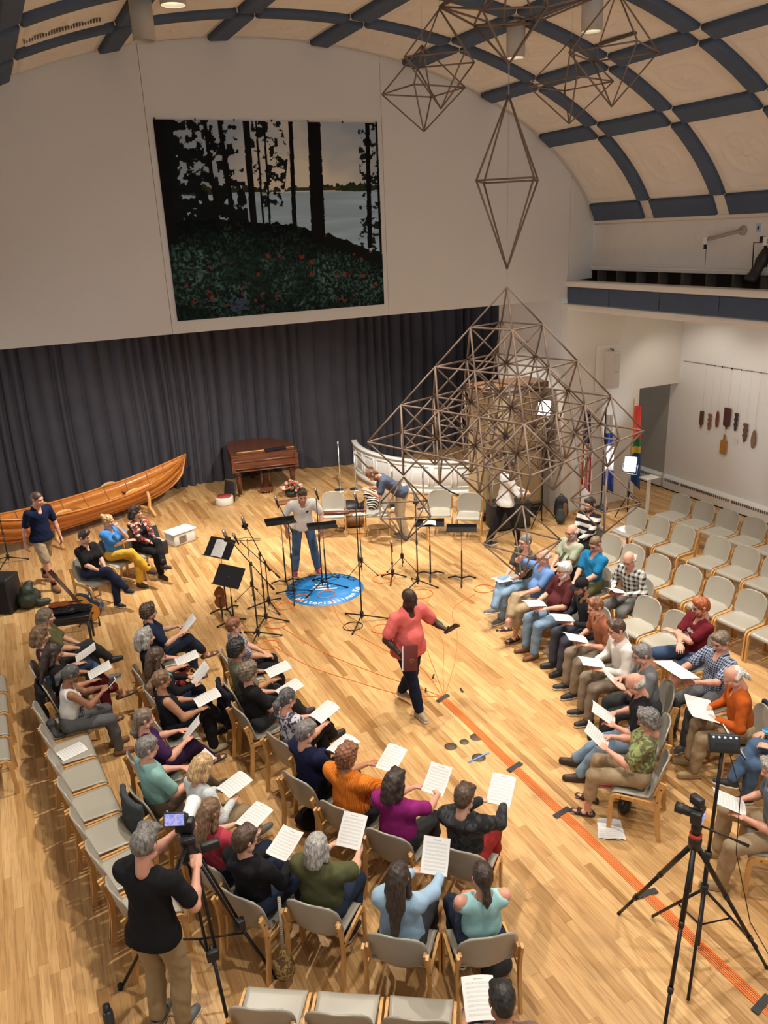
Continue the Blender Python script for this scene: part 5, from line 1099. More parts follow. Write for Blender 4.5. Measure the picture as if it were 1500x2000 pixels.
# ================================================================== STAGE
# curved panelled parapet
cx, cy, cr_ = 9.95, 16.9, 2.56
def cw(a, r, z): return (cx+r*math.cos(a), cy+r*math.sin(a), z)
A0, A1 = R(158), R(262)
t = struct(MB().slab(lambda u, v: cw(A0+(A1-A0)*u, cr_-.03, .07+.68*v), 60, 2, .06).build('wall_curved', mat('parapet_paint', (.68, .70, .70), .45)))
MB().slab(lambda u, v: cw(A0+(A1-A0)*u, cr_-.09+.13*v, .77), 60, 2, .045).build('cap_moulding', M_trimw, t); MB().slab(lambda u, v: cw(A0+(A1-A0)*u, cr_+.012, .01+.12*v), 60, 2, .035).build('plinth', M_trimw, t)
for q in range(9):
    a0 = A0+(A1-A0)*(q+.1)/9; a1 = A0+(A1-A0)*(q+.9)/9; m = MB()
    for z in (.2, .66): m.slab(lambda u, v, z=z: cw(a0+(a1-a0)*u, cr_+.008, z-.016+.032*v), 8, 1, .018)
    for a in (a0, a1): m.slab(lambda u, v, a=a: cw(a-.006+.012*u, cr_+.008, .2+.46*v), 1, 4, .018)
    m.build('panel_moulding', M_trimw, t)
# grand piano, keyboard end to the hall
pn = thing('grand_piano', 'mahogany grand piano with closed lid against the curtain', 'piano', (5.05, 17.1, 0), R(-10))
out = [(-.74, 0), (.74, 0), (.74, .62), (.66, .95), (.45, 1.2), (.30, 1.42), (0, 1.5), (-.45, 1.5), (-.70, 1.4), (-.74, 1.2)]
MB().prism([(x, y) for x, y in out], .62, .97).build('case', M_mahog, pn); lid = MB().prism([(x*1.015, y*1.01-.005) for x, y in out], .975, 1.0).build('lid', M_mahog, pn)
MB().box((0, -.03, .78), (1.5, .06, .20), bev=.008).build('fallboard', M_mahog, pn)
for z in (.64, .70, .86): MB().box((0, -.07, z), (1.5, .03, .025), bev=.008).build('moulding', M_mahog, pn)
for s in (-1, 1):
    MB().box((s*.72, -.035, .78), (.08, .10, .34), bev=.01).build('cheek', M_mahog, pn); MB().tube([(s*.62, .12, .62), (s*.62, .12, .5), (s*.62, .12, .06)], [.075, .07, .045], 8).build('leg', M_mahog, pn); MB().tube([(s*.62-.02, .12, .03), (s*.62+.02, .12, .03)], .03, 12).build('caster', M_brass, pn)
MB().tube([(-.2, 1.3, .62), (-.2, 1.3, .06)], [.07, .045], 8).build('leg', M_mahog, pn); ly = MB()
for s in (-1, 1): ly.tube([(s*.09, .18, .62), (s*.09, .18, .14)], [.035, .028], 8)
ly.box((0, .18, .10), (.30, .16, .1)); ly.build('pedal_lyre', M_mahog, pn)
for x in (-.06, 0, .06): MB().box((x, .07, .07), (.025, .12, .012), bev=.004).build('pedal', M_brass, pn)
tag(MB().tube([(4.5, 17.42, 1.012), (5.8, 17.22, 1.012)], .011, 8).build('wooden_staff', M_beech), 'long pale staff lying across the piano lid', 'stick'); tag(MB().box((5.35, 17.2, 1.03), (.5, .14, .05), Matrix.Identity(4), .02).build('folded_cloth', BLK), 'black folded cloth on the piano lid', 'cloth')
# wooden boat on its cradle
bt = thing('wooden_boat', 'varnished clinker rowing boat on a cradle before the curtain', 'boat', (1.18, 16.98, 0), R(26)); BL, BW, BD = 5.1, .98, .42
def hull(s, w, off=0):
    """s along -1..1, w 0 keel .. 1 gunwale (one side)"""
    tap = max(0, 1-abs(s)**2.6); bw = BW/2*tap; keel = .2+.34*abs(s)**5+.05*s*s; sheer = .62+.36*abs(s)**2.4
    return (BL/2*s*(1-.06*(1-w)*abs(s)**3), (bw*(w**.62)+off*tap), keel+(sheer-keel)*(w**1.15))
NS = 3
for sd in (-1, 1):
    for q in range(NS):
        w0, w1 = q/NS, (q+1)/NS+.015
        def f(u, v, sd=sd, w0=w0, w1=w1, q=q):
            x, y, z = hull(-1+2*u, min(1, w0+(w1-w0)*v), .012*(1-v)); return (x, sd*y, z)
        MB().slab(f, 40, 2, .012).build('strake', M_boat, bt)
    MB().tube([(lambda p: (p[0], sd*p[1], p[2]+.005))(hull(-1+2*i/40, 1)) for i in range(41)], .022, 6).build('gunwale', M_boat, bt)
    for s in (-.34, .3): p = hull(s, 1); MB().slab(lambda u, v: (p[0]-.2+.4*u, sd*(p[1]-.01), p[2]+.01+.075*v*math.sin(u*PI)**.6), 12, 2, .035).build('oarlock_block', M_beech, bt)
MB().tube([hull(-1, 1)[:1]+(0, 1.0)]+[(lambda p: (p[0], 0, p[2]-.02))(hull(-1+2*i/40, 0)) for i in range(41)]+[hull(1, 1)[:1]+(0, 1.0)], .028, 6).build('keel', M_boat, bt)
for s in (-.75, -.55, -.35, -.15, .05, .25, .45, .65, .8):
    m = MB()
    for sd in (-1, 1): m.tube([(lambda p: (p[0], sd*(p[1]-.012), p[2]+.01))(hull(s, w)) for w in np.linspace(.02, .98, 8)], .012, 5)
    m.build('rib', M_boatin, bt)
for s in (-.6, -.1, .42): p = hull(s, .62); MB().box((p[0], 0, p[2]), (.2, p[1]*2-.03, .022)).build('thwart', M_boatin, bt)
for s in (-.42, .44):
    x = BL/2*s; m = MB(); m.tube([(x, -.62, .015), (x, -.52, .12), (x, -.42, .2), (x, -.46, .4), (x, -.42, .56)], [.035, .035, .04, .035, .028], 8); m.tube([(x, .62, .015), (x, .52, .12), (x, .42, .2), (x, .46, .4), (x, .42, .56)], [.035, .035, .04, .035, .028], 8); m.tube([(x, -.46, .16), (x, .46, .16)], .03, 8); m.build('cradle_leg', M_beech, bt)
# round floor emblem
fm = thing('floor_mat', 'round bright blue printed floor mat under the microphone stands', 'mat', (4.24, 11.56, 0), R(-20))
MB().lathe([(.001, .0025), (.655, .0025), (.655, 0.0005)], 64, cap=False).build('disc', mat('mat_blue', (.02, .22, .58), .4, 0, .06, 3), fm)
def text_mesh(s_, size, m_, parent, M, ext=.0006):
    cu = bpy.data.curves.new('lettering', 'FONT'); cu.body = s_; cu.size = size; cu.align_x = 'CENTER'; cu.align_y = 'BOTTOM'; cu.extrude = ext; cu.offset = size*.012
    tmp = bpy.data.objects.new('tmp', cu); C.objects.link(tmp); me = bpy.data.meshes.new_from_object(tmp.evaluated_get(bpy.context.evaluated_depsgraph_get())); bpy.data.objects.remove(tmp)
    me.name = 'lettering'; me.materials.clear(); o = obj('lettering', me, m_, parent); o.matrix_local = M; return o
M_ink = mat('mat_black_ink', (.012, .015, .03), .5); M_wink = mat('mat_white_ink', (.8, .82, .82), .5)
def ring_text(s_, rad, a0, a1, size, m_, inward):
    n = len(s_)
    for q, ch in enumerate(s_):
        if ch == ' ': continue
        a = R(a0+(a1-a0)*(q+.5)/n); p = Vector((rad*math.cos(a), rad*math.sin(a), .004)); rz = a-PI/2 if not inward else a+PI/2
        text_mesh(ch, size, m_, fm, Matrix.Translation(p)@Matrix.Rotation(rz, 4, 'Z'))
ring_text('FINNFESTIN HANCOCK', .49, 208, 22, .175, M_ink, False); ring_text('Historiallinen Ko', .625, 214, 356, .165, M_wink, True)
for q, w in enumerate((.22, .30, .52)): MB().box((-.05, .2-.1*q, .003), (w, .045, .001)).build('print_line', M_wink, fm)
# ------------------------------------------------------------------ microphone and music stands
def stand_base(t, spread=.32, h=.12, n=3, a0=20, r=.011, feet=True):
    for q in range(n):
        a = R(a0+360/n*q); e = (spread*math.cos(a), spread*math.sin(a), .016); MB().tube([(0, 0, h), e], r, 6).build('leg', M_black, t)
        if feet: MB().tube([(e[0]*.95, e[1]*.95, .018), (e[0]*1.04, e[1]*1.04, .014)], .0145, 8).build('rubber_foot', M_rubber, t)
    MB().lathe([(.03, h-.03), (.03, h+.05), (.015, h+.07)], 10).build('hub', M_black, t)
def mic(t, p, d, kind='dyn'):
    p, d = Vector(p), Vector(d).normalized(); M = Matrix.Translation(p)@d.to_track_quat('Z', 'Y').to_matrix().to_4x4()
    if kind == 'dyn': MB().lathe([(.011, -.15), (.018, -.03), (.019, 0)], 12, M).build('microphone', M_blackp, t); MB().lathe([(.02, 0), (.027, .018), (.024, .042), (.008, .055)], 12, M).build('grille', M_steel, t)
    else:
        MB().lathe([(.024, -.13), (.026, -.02), (.026, 0)], 14, M).build('microphone', mat('mic_grey', (.10, .10, .105), .4, .6), t); MB().lathe([(.027, 0), (.028, .05), (.018, .075), (.004, .08)], 14, M).build('grille', M_steel, t); MB().lathe([(.05, -.09), (.052, -.075), (.05, -.06)], 14, M, cap=False).build('shock_mount', M_black, t)
def mic_stand(label, x, y, h, boom=None, top=None, kind='dyn', a0=20, spread=.34, round_=False):
    t = thing('microphone_stand', label, 'microphone stand', (x, y, 0)); stand_base(t, spread, .13, 3, a0)
    MB().tube([(0, 0, .06), (0, 0, h*.55)], .012, 8).build('pole', M_black, t); MB().tube([(0, 0, h*.5), (0, 0, h)], .0085, 8).build('upper_pole', M_black, t); MB().lathe([(.018, h*.53), (.02, h*.56), (.014, h*.6)], 8).build('clutch', M_blackp, t)
    if boom:
        a, b_ = Vector(boom[0]), Vector(boom[1]); MB().tube([a, b_], .0075, 6).build('boom', M_black, t); MB().tube([b_, b_+(b_-a).normalized()*-.1], .016, 8).build('counterweight', M_black, t); MB().lathe([(.022, h-.02), (.022, h+.03)], 8).build('boom_clamp', M_blackp, t); d = (a-b_); mic(t, a+d.normalized()*.1, d+Vector((0, 0, .9*d.length)), kind)
    else: mic(t, (0, 0, h+.12), top or (0, .2, 1), kind)
    return t
mic_stand('boom stand with a grey studio microphone beside the black music stands', 2.98, 10.82, 1.15, ((-.15, .02, 1.62), (.12, -.05, .88)), kind='cond', a0=-20)
mic_stand('long boom stand leaning past the boy in the blue plaid shirt', 2.72, 10.39, 1.22, ((-.25, .06, 1.62), (.28, -.08, .78)), kind='cond', a0=-10)
mic_stand('short boom stand among the crossing boom arms', 3.2, 11.35, .78, ((-.35, .1, 1.2), (.2, -.06, .5)), kind='dyn', a0=40)
mic_stand('boom stand with a silver-headed microphone beside the blue mat', 3.69, 11.53, 1.3, ((-.12, .03, 1.62), (.06, -.02, 1.12)), a0=10)
mic_stand('straight microphone stand in the middle of the blue mat', 4.22, 11.6, 1.6, None, (-.1, .6, 1), a0=-30, spread=.42)
mic_stand('tall heavy microphone stand with a black cable coiled at its foot', 4.28, 10.12, 1.92, None, (-.1, .5, 1), a0=-15, spread=.4)
mic_stand('low microphone stand with a short black microphone', 5.39, 11.3, .55, None, (.1, .4, 1), a0=-5, spread=.24)
mic_stand('slim straight microphone stand in front of the empty stage chairs', 5.62, 10.82, 1.45, None, (.1, .4, 1), kind='cond', a0=-40)
mic_stand('black boom stand standing by the bow-less end of the boat', -.51, 15.75, 1.1, ((.0, -.1, 1.4), (.0, .1, .9)), a0=0)
def music_stand(label, x, y, h, rz, tilt=30, paper=None, wire=False, shut=False):
    t = thing('music_stand', label, 'music stand', (x, y, 0), R(rz))
    if wire: stand_base(t, .3, .24, 3, 30, .006)
    else:
        for q in range(3): a = R(90+120*q); MB().tube([(0, 0, .07), (.13*math.cos(a), .13*math.sin(a), .075), (.27*math.cos(a), .27*math.sin(a), .014)], .013, 6).build('leg', M_black, t)
    MB().tube([(0, 0, .05), (0, 0, h*.6)], .013 if not wire else .008, 8).build('pole', M_black, t); MB().tube([(0, 0, h*.55), (0, 0, h)], .008 if not wire else .006, 8).build('upper_pole', M_steel if not wire else M_black, t)
    M = Matrix.Translation((0, 0, h))@Matrix.Rotation(R(tilt), 4, 'X')
    if wire:
        m = MB()
        for s in (-1, 1): m.tube([(0, -.1, .0), (s*.23, .02, 0), (s*.23, .11, 0), (0, .12, 0)], .004, 5, M=M); m.tube([(0, .12, 0), (s*.23, .02, 0)], .003, 5, M=M)
        m.build('desk_frame', M_black, t)
    else:
        d = MB(); d.box((0, .0, 0), (.5, .33, .004), M, 0); d.build('desk', M_black, t); MB().box((0, -.165, .028), (.5, .004, .055), M).build('lip', M_black, t)
    if paper:
        o = sheet(paper, (x, y, 0), 0, 0); o.matrix_world = Matrix.Translation((x, y, 0))@Matrix.Rotation(R(rz), 4, 'Z')@M@Matrix.Translation((0, -.01, .012))
    return t
music_stand('black music stand with a pale score near the violin', 2.55, 11.5, 1.12, 305, 48, 'score on the black music stand near the violin')
music_stand('empty black music stand with the violin hung beneath', 2.52, 10.98, .85, 305, 50)
music_stand('folding wire music stand behind the boom stands', 3.08, 11.84, 1.05, 150, 8, wire=True); music_stand('black music stand set almost level beside the man in the white tee', 3.73, 12.05, 1.14, 170, 6)
music_stand('low level music stand directly before the man in the white tee', 4.36, 11.78, 1.02, 165, 8); music_stand('folding wire music stand holding a pinkish sheet', 5.05, 11.82, 1.08, 160, 12, 'pale sheet on the folding stand before the zebra cloth', wire=True)
music_stand('tiny folding stand with a pedal box at its foot', 5.74, 11.62, .95, 150, 10, wire=True); music_stand('black level music stand before the empty stage chairs', 6.0, 11.07, .97, 150, 5, 'loose sheet on the level stand by the empty stage chairs'); music_stand('black level music stand closest to the walking person', 6.36, 10.63, .94, 148, 5)
# coiled and running cables
def coil(label, x, y, r, m_, n=4, seed=0):
    rr = random.Random(seed); pts = []
    for q in range(n*18):
        a = 2*PI*q/18; k = r*(1+.12*math.sin(q*.35+seed)); pts.append((x+k*math.cos(a)+.01*rr.random(), y+k*math.sin(a)*.9, .006+.0022*(q//18)+.002*math.sin(q)))
    tag(MB().tube(pts, .0042, 5).build('cable_coil', m_), label, 'cable')
for x, y, r, lab, m_ in ((2.80, 10.17, .15, 'orange cable coil at the foot of the long boom stand', M_cable), (3.12, 10.72, .17, 'orange cable coil under the grey studio microphone', M_cable), (3.42, 11.28, .14, 'orange cable coil under the short boom stand', M_cable), (3.78, 11.42, .13, 'orange cable coil on the rim of the blue mat', M_cable), (4.18, 11.35, .15, 'orange cable coil on the blue mat', M_cable), (5.25, 11.42, .2, 'orange cable coil behind the low microphone stand', M_cable), (5.55, 10.55, .2, 'orange cable coil at the slim straight stand', M_cable), (6.5, 10.2, .17, 'orange cable coil beside the crossed trainers', M_cable), (4.1, 10.08, .15, 'black cable coil under the heavy stand', M_cableb), (4.45, 9.75, .16, 'orange cable loop behind the man in coral', M_cable), (10.9, 11.4, .16, 'red-orange cable coil below the lit work lamp', M_cable)): coil(lab, x, y, r, m_, seed=int(x*10))
def run(label, pts, m_=M_cable, r=.0045):
    P_ = [Vector((*p, .006)) for p in pts]; out = []
    for i in range(len(P_)-1):
        a, b_, c, d = P_[max(i-1, 0)], P_[i], P_[i+1], P_[min(i+2, len(P_)-1)]
        for q in range(8):
            u = q/8; out.append(.5*((2*b_)+(-a+c)*u+(2*a-5*b_+4*c-d)*u*u+(-a+3*b_-3*c+d)*u**3))
    tag(MB().tube(out+[P_[-1]], r, 5).build('floor_cable', m_), label, 'cable')
run('orange cable from the long boom stand to the taped bundle', [(2.85, 10.1), (3.1, 9.3), (3.5, 8.6), (3.9, 8.0), (4.27, 7.75)]); run('orange cable curving from the grey studio microphone to the bundle', [(3.15, 10.6), (3.4, 9.6), (3.8, 8.7), (4.15, 8.05), (4.3, 7.75)]); run('orange cable from the blue mat to the bundle', [(4.2, 11.2), (4.0, 10.2), (4.2, 9.2), (4.42, 8.5), (4.32, 7.75)])
run('orange cable from the heavy stand to the bundle', [(4.5, 9.7), (4.75, 9.1), (4.6, 8.5), (4.35, 7.75)]); run('orange cable from the slim stand sweeping to the bundle', [(5.6, 10.4), (5.2, 9.8), (5.05, 9.0), (4.6, 8.2), (4.36, 7.75)]); run('orange cable from the crossed trainers to the bundle', [(6.3, 10.1), (5.7, 9.8), (5.3, 9.0), (4.9, 8.4), (4.38, 7.76)])
cb = thing('cable_bundle', 'flat orange cable bundle taped in a line along the floor', 'cable')
for q in range(7): MB().tube([(4.3-.045+.015*q+.004*math.sin(yy*3+q), yy, .006) for yy in np.linspace(.4, 7.75, 60)], .0055, 5).build('strand', M_cable, cb)
for q, (y, a) in enumerate(((7.68, 20), (6.1, 14), (5.27, 10), (4.08, -8), (2.87, 12))): tag(MB().box((4.3, y, .013), (.21, .06, .003), Matrix.Translation((4.3, y, 0))@Matrix.Rotation(R(a), 4, 'Z')@Matrix.Translation((-4.3, -y, 0))).build('tape_strip', mat('gaffer_tape', (.03, .03, .03), .7)), 'black tape strip across the orange cable bundle', 'tape', 'tape strips on the bundle')
for x, y, a, lab in ((4.2, 7.95, 60, 'black plug joining two orange cables beside the coral man'), (4.45, 8.2, 50, 'black plug on the cable closest to the coral man'), (4.6, 7.72, 80, 'black plug at the end of the taped bundle')): tag(MB().tube([(x-.045*math.cos(R(a)), y-.045*math.sin(R(a)), .012), (x+.045*math.cos(R(a)), y+.045*math.sin(R(a)), .012)], .011, 8).build('cable_plug', M_blackp), lab, 'plug')
for (x, y, r), lab in zip(((3.88, 6.77, .075), (4.06, 6.77, .055), (4.23, 6.78, .075), (4.05, 6.44, .08)), ('bronze floor socket cover on the outer end of the trio', 'small bronze floor socket cover in the middle of the trio', 'bronze floor socket cover touching the cable bundle', 'bronze floor socket cover crossed by blue tape')):
    t = thing('floor_socket', lab, 'socket', (x, y, 0)); MB().lathe([(.001, .004), (r*.86, .004), (r, .001)], 24, cap=False).build('plate', mat('aged_bronze', (.13, .09, .06), .5, .7, .2, 30), t); MB().lathe([(r*.72, .0045), (r*.78, .006), (r*.82, .0045)], 24, cap=False).build('ring', mat('dark_bronze', (.05, .035, .025), .5, .7), t)
tag(MB().box((4.05, 6.44, .0078), (.30, .02, .0015), Matrix.Translation((4.05, 6.44, 0))@Matrix.Rotation(R(8), 4, 'Z')@Matrix.Translation((-4.05, -6.44, 0))).build('tape_strip', mat('blue_tape', (.12, .28, .6), .6)), 'blue tape strip across a bronze floor socket', 'tape')
# ================================================================== MORE OF THE STAGE
def soft(name, prims, m_, parent=None, h=.014, k=.03, fold=0.0, cuts=(), seed=1):
    return obj(name, to_mesh(name, [surface([cap(*p) for p in prims], h, k, (), cuts, fold, seed=seed)], [m_]), None, parent)
# tan cabinet with cloth doors beside the pier
cb2 = thing('tan_cabinet', 'tall tan cloth-covered cabinet with a brown wooden top beside the pier', 'cabinet', (8.96, 13.22, 0), R(-3))
M_tan = mat('tan_canvas', (.50, .38, .20), .85, 0, .12, 3, .5, 7)
MB().box((0, 0, 1.35), (1.36, .62, 2.5)).build('carcass', M_tan, cb2); MB().box((.02, -.02, 2.66), (1.46, .74, .12), bev=.015).build('top', woodmat('walnut_top', (.10, .045, .02), (.16, .08, .035), 2, 0), cb2); MB().box((0, 0, .06), (1.4, .66, .1)).build('base', M_blackp, cb2)
for x in (-.34, .34):
    for z in (.75, 1.98): MB().slab(lambda u, v: (x-.32+.64*u, -.318-.012*math.sin(v*9+u*5)*math.sin(u*PI), z-.56+1.12*v), 10, 14, .012).build('cloth_panel', M_tan, cb2)
for z in (1.36, .16, 2.55): MB().box((0, -.335, z), (1.36, .02, .035)).build('rail', M_blackp, cb2)
am = thing('black_flight_case', 'large black flight case below the tan cabinet', 'case', (8.5, 12.42, 0), R(-12)); MB().box((0, 0, .28), (.78, .44, .50), bev=.02).build('body', mat('case_black', (.018, .024, .028), .6), am); MB().box((0, 0, .53), (.80, .46, .03), bev=.01).build('lid_rim', M_blackp, am)
for x in (-.3, .3):
    for y in (-.16, .16): MB().lathe([(.03, 0), (.03, .04)], 10, Matrix.Translation((x, y, 0))).build('caster', M_rubber, am)
tag(MB().box((9.12, 12.75, .05), (.5, .2, .1), Matrix.Identity(4), .01).build('low_platform', M_blackp), 'low black platform in front of the tan cabinet', 'platform')
# posts and ropes
def post(label, x, y, h, m_=M_chrome):
    t = thing('rope_post', label, 'post', (x, y, 0)); MB().lathe([(.15, 0), (.15, .012), (.05, .03), (.02, .05)], 20).build('base', m_, t); MB().tube([(0, 0, .03), (0, 0, h)], .018, 10).build('pole', m_, t); MB().lathe([(.02, h-.02), (.03, h), (.028, h+.04), (.01, h+.06)], 14).build('finial', m_, t)
post('chrome rope post beside the curved white parapet, taller of the pair', 6.62, 16.5, 1.12); post('chrome rope post beside the curved white parapet, shorter of the pair', 6.95, 16.36, .86); post('chrome rope post behind the bending man', 7.62, 14.3, .92); post('chrome rope post between the bending man and the parapet', 7.12, 14.75, .92)
def rope(label, a, b_, sag, m_): 
    a, b_ = Vector(a), Vector(b_); tag(MB().tube([a.lerp(b_, u)-Vector((0, 0, sag*math.sin(u*PI))) for u in np.linspace(0, 1, 20)], .018, 8).build('barrier_rope', m_), label, 'rope')
rope('brown barrier rope running down from the chrome pair', (6.98, 16.33, .84), (7.45, 14.95, .25), .12, mat('brown_velvet', (.07, .03, .015), .8)); rope('black barrier rope hanging beside the stage chairs', (7.64, 14.28, .88), (8.2, 13.6, .35), .1, mat('black_velvet', (.015, .012, .012), .8))
# instrument case open by the piano, flower arrangement, guitar case, bags
ac = thing('accordion_case', 'open black and white accordion case with red lining by the piano', 'case', (4.0, 17.0, 0), R(20)); MB().lathe([(.19, 0), (.2, .02), (.2, .17), (.19, .18)], 24).build('drum', mat('case_cream', (.6, .57, .5), .5), ac); MB().lathe([(.17, .181), (.17, .19)], 24).build('red_lining', mat('red_lining', (.35, .03, .03), .8), ac)
MB().box((.2, .12, .26), (.05, .4, .46), Matrix.Rotation(R(12), 4, 'Y'), .02).build('lid', M_blackp, ac); MB().box((.235, .12, .26), (.012, .34, .4), Matrix.Rotation(R(12), 4, 'Y'), .004).build('lid_panel', mat('case_cream', (.6, .57, .5), .5), ac)
fl_ = thing('flower_arrangement', 'low dried flower arrangement on the floor behind the man in white', 'flowers', (5.5, 16.7, 0)); MB().lathe([(.12, 0), (.17, .08), (.16, .13), (.13, .14)], 18).build('bowl', M_blackp, fl_); rf = random.Random(4)
fcols = [mat('petal_cream', (.6, .5, .36), .8), mat('petal_red', (.4, .06, .04), .8), mat('petal_pink', (.5, .25, .2), .8), mat('leaf_dull', (.09, .11, .05), .8)]
bm = MB().lathe([(.004, -.02), (.03, 0), (.04, .015), (.028, .03), (.006, .035)], 8).mesh('bloom')
for q in range(60):
    a, r_ = rf.random()*2*PI, .24*math.sqrt(rf.random()); o = linked('bloom', bm, rf.choice(fcols), fl_); o.location = (r_*math.cos(a), r_*math.sin(a), .17+.17*(1-r_/.24)+.05*rf.random()); o.rotation_euler = (rf.uniform(-.6, .6), rf.uniform(-.6, .6), 0); s_ = rf.uniform(.8, 1.5); o.scale = (s_, s_, s_)
tag(MB().box((5.25, 16.3, .03), (.5, .22, .03), Matrix.Identity(4), .008).build('open_book_box', mat('red_brown_board', (.25, .10, .05), .6)), 'flat red-brown board on the floor beside the flowers', 'board')
gc = soft('guitar_case', [((6.1, 14.75, .16), (6.1, 14.75, .2), .22, .22, ((0, 0, 1), .6)), ((6.45, 14.6, .17), (6.45, 14.6, .2), .18, .18, ((0, 0, 1), .65)), ((6.5, 14.55, .18), (7.0, 14.35, .2), .07, .06)], M_blackp, h=.02); tag(gc, 'black guitar case lying behind the stage chairs', 'case')
tag(soft('brown_bag', [((5.86, 14.12, .14), (6.0, 14.05, .16), .15, .14), ((5.8, 14.1, .24), (6.05, 14.0, .22), .06, .05)], mat('brown_leather', (.22, .11, .04), .6, 0, .1, 8, .3, 20), h=.018), 'tan leather bag on the floor between the stage chairs', 'bag')
tag(soft('zebra_cloth', [((6.10, 13.82, .72), (6.24, 13.76, .76), .08, .08), ((6.16, 13.70, .5), (6.22, 13.68, .62), .10, .09), ((6.13, 13.76, .55), (6.17, 13.78, .82), .07, .06)], pattern('zebra', (.68, .64, .55), (.015, .015, .018), 'stripe', 9, 'DIAGONAL'), h=.016, fold=.006), 'zebra-striped cloth draped over a stage chair', 'cloth')
inst = thing('bowed_lyre', 'long dark wooden string instrument lying across a stage chair', 'instrument', (5.36, 13.82, .478), R(-25)); MB().box((0, 0, 0), (.62, .13, .05), bev=.015).build('body', M_mahog, inst); MB().box((.45, 0, .01), (.4, .05, .035), bev=.01).build('neck', M_mahog, inst)
for y in (-.015, 0, .015): MB().tube([(-.28, y, .035), (.62, y, .04)], .0015, 4).build('string', M_steel, inst)
# violin hung from the music stand
vn = thing('violin', 'brown violin hanging from the empty black music stand', 'violin', (2.4, 11.2, .02), R(-25)); M_vio = mat('violin_varnish', (.23, .065, .02), .25, 0, .2, 6)
def fiddle(sc):
    pts = []
    for q in range(40):
        a = 2*PI*q/40; y = math.cos(a); x = math.sin(a); w = .095+.012*(-y)-.035*math.exp(-(y/.25)**2); pts.append((x*w*sc*1.05, y*.178*sc))
    return pts
XZv = Matrix.Translation((0, 0, .42))@Matrix.Rotation(PI/2, 4, 'X'); MB().prism(fiddle(1), -.018, .018, XZv).build('body', M_vio, vn); MB().box((0, 0, .16), (.026, .02, .22)).build('neck', M_blackp, vn); MB().tube([(0, 0, .05), (0, .0, .02)], .014, 8).build('scroll', M_vio, vn); MB().box((0, -.024, .34), (.028, .008, .26)).build('fingerboard', M_blackp, vn); MB().box((0, -.026, .46), (.05, .008, .03)).build('bridge', M_beech, vn)
for x in (-.004, .004): MB().tube([(x, -.03, .05), (x, -.034, .46), (x, -.03, .56)], .001, 4).build('string', M_steel, vn)
# ------------------------------------------------------------------ stage left: guitar, bench, cases, bin
gt = thing('acoustic_guitar', 'sunburst acoustic guitar leaning on its stand beside the black bench', 'guitar', (.68, 12.22, .03), R(-22))
def gbody(sc):
    pts = []
    for q in range(48):
        a = 2*PI*q/48; y = math.cos(a); x = math.sin(a); w = .19-.045*y-.05*math.exp(-((y-.15)/.3)**2); pts.append((x*w*sc, y*.25*sc))
    return pts
Mg = Matrix.Rotation(R(-32), 4, 'Y')@Matrix.Translation((0, 0, .30))@Matrix.Rotation(PI/2, 4, 'X')
MB().prism(gbody(1), -.05, .05, Mg).build('body', mat('guitar_blue_edge', (.02, .03, .05), .15), gt); MB().prism(gbody(.97), .051, .054, Mg).build('soundboard', mat('sunburst', (.70, .30, .04), .2, 0, .25, 4), gt); MB().lathe([(.001, .0545), (.05, .0545)], 20, Mg@Matrix.Translation((0, .05, 0)), cap=False).build('soundhole', M_rubber, gt)
MB().box((0, .38, .06), (.052, .56, .02), Mg).build('neck', M_mahog, gt); MB().box((0, .72, .055), (.07, .15, .018), Mg).build('headstock', M_mahog, gt); MB().box((0, -.12, .058), (.14, .025, .01), Mg).build('bridge', M_blackp, gt)
for x in (-.02, -.012, -.004, .004, .012, .02): MB().tube([(x, -.12, .068), (x, .66, .074)], .001, 4, M=Mg).build('string', M_steel, gt)
for q in range(3):
    for s in (-1, 1): MB().lathe([(.008, -.01), (.008, .02)], 6, Mg@Matrix.Translation((s*.042, .68+.04*q, .055))@Matrix.Rotation(PI/2, 4, 'Y')).build('tuning_peg', M_steel, gt)
t = thing('guitar_stand', 'black tubular stand holding the sunburst guitar', 'stand', (.6, 12.32, 0), R(-22))
for s in (-1, 1): MB().tube([(s*.16, -.18, .012), (s*.1, 0, .14), (0, .07, .5)], .011, 6).build('leg', M_black, t)
MB().tube([(0, .26, .012), (0, .07, .5)], .011, 6).build('leg', M_black, t)
bn = thing('piano_bench', 'black padded piano bench under the violin case', 'bench', (.26, 11.72, 0), R(-12)); MB().box((0, 0, .46), (.62, .36, .07), bev=.02).build('cushion', mat('black_vinyl', (.014, .014, .015), .25), bn); MB().box((0, 0, .40), (.58, .32, .06)).build('apron', M_blackp, bn)
for x in (-.27, .27):
    for y in (-.14, .14): MB().tube([(x, y, .4), (x, y, 0)], [.026, .015], 8).build('leg', M_blackp, bn)
vc = thing('violin_case', 'glossy black violin case lying on the piano bench', 'case', (.22, 11.72, .502), R(-14)); vb = soft('shell', [((-.2, 0, .06), (.05, 0, .06), .11, .10, ((0, 0, 1), .6)), ((.05, 0, .06), (.34, 0, .06), .10, .055, ((0, 0, 1), .7))], mat('gloss_black', (.012, .012, .016), .08), vc); MB().box((0, 0, .06), (.5, .02, .012)).build('zip', M_steel, vc); MB().tube([(-.04, -.11, .07), (-.02, -.16, .09), (.06, -.16, .09), (.08, -.11, .07)], .009, 6).build('handle', M_rubber, vc)
vi = thing('resting_violin', 'reddish violin lying on the glossy black violin case', 'violin', (.17, 11.75, .648), R(168)); MB().prism(fiddle(.9), -.012, .012, Matrix.Rotation(PI/2, 4, 'Z')).build('body', M_vio, vi); MB().box((-.22, 0, .012), (.2, .024, .014)).build('neck', M_blackp, vi)
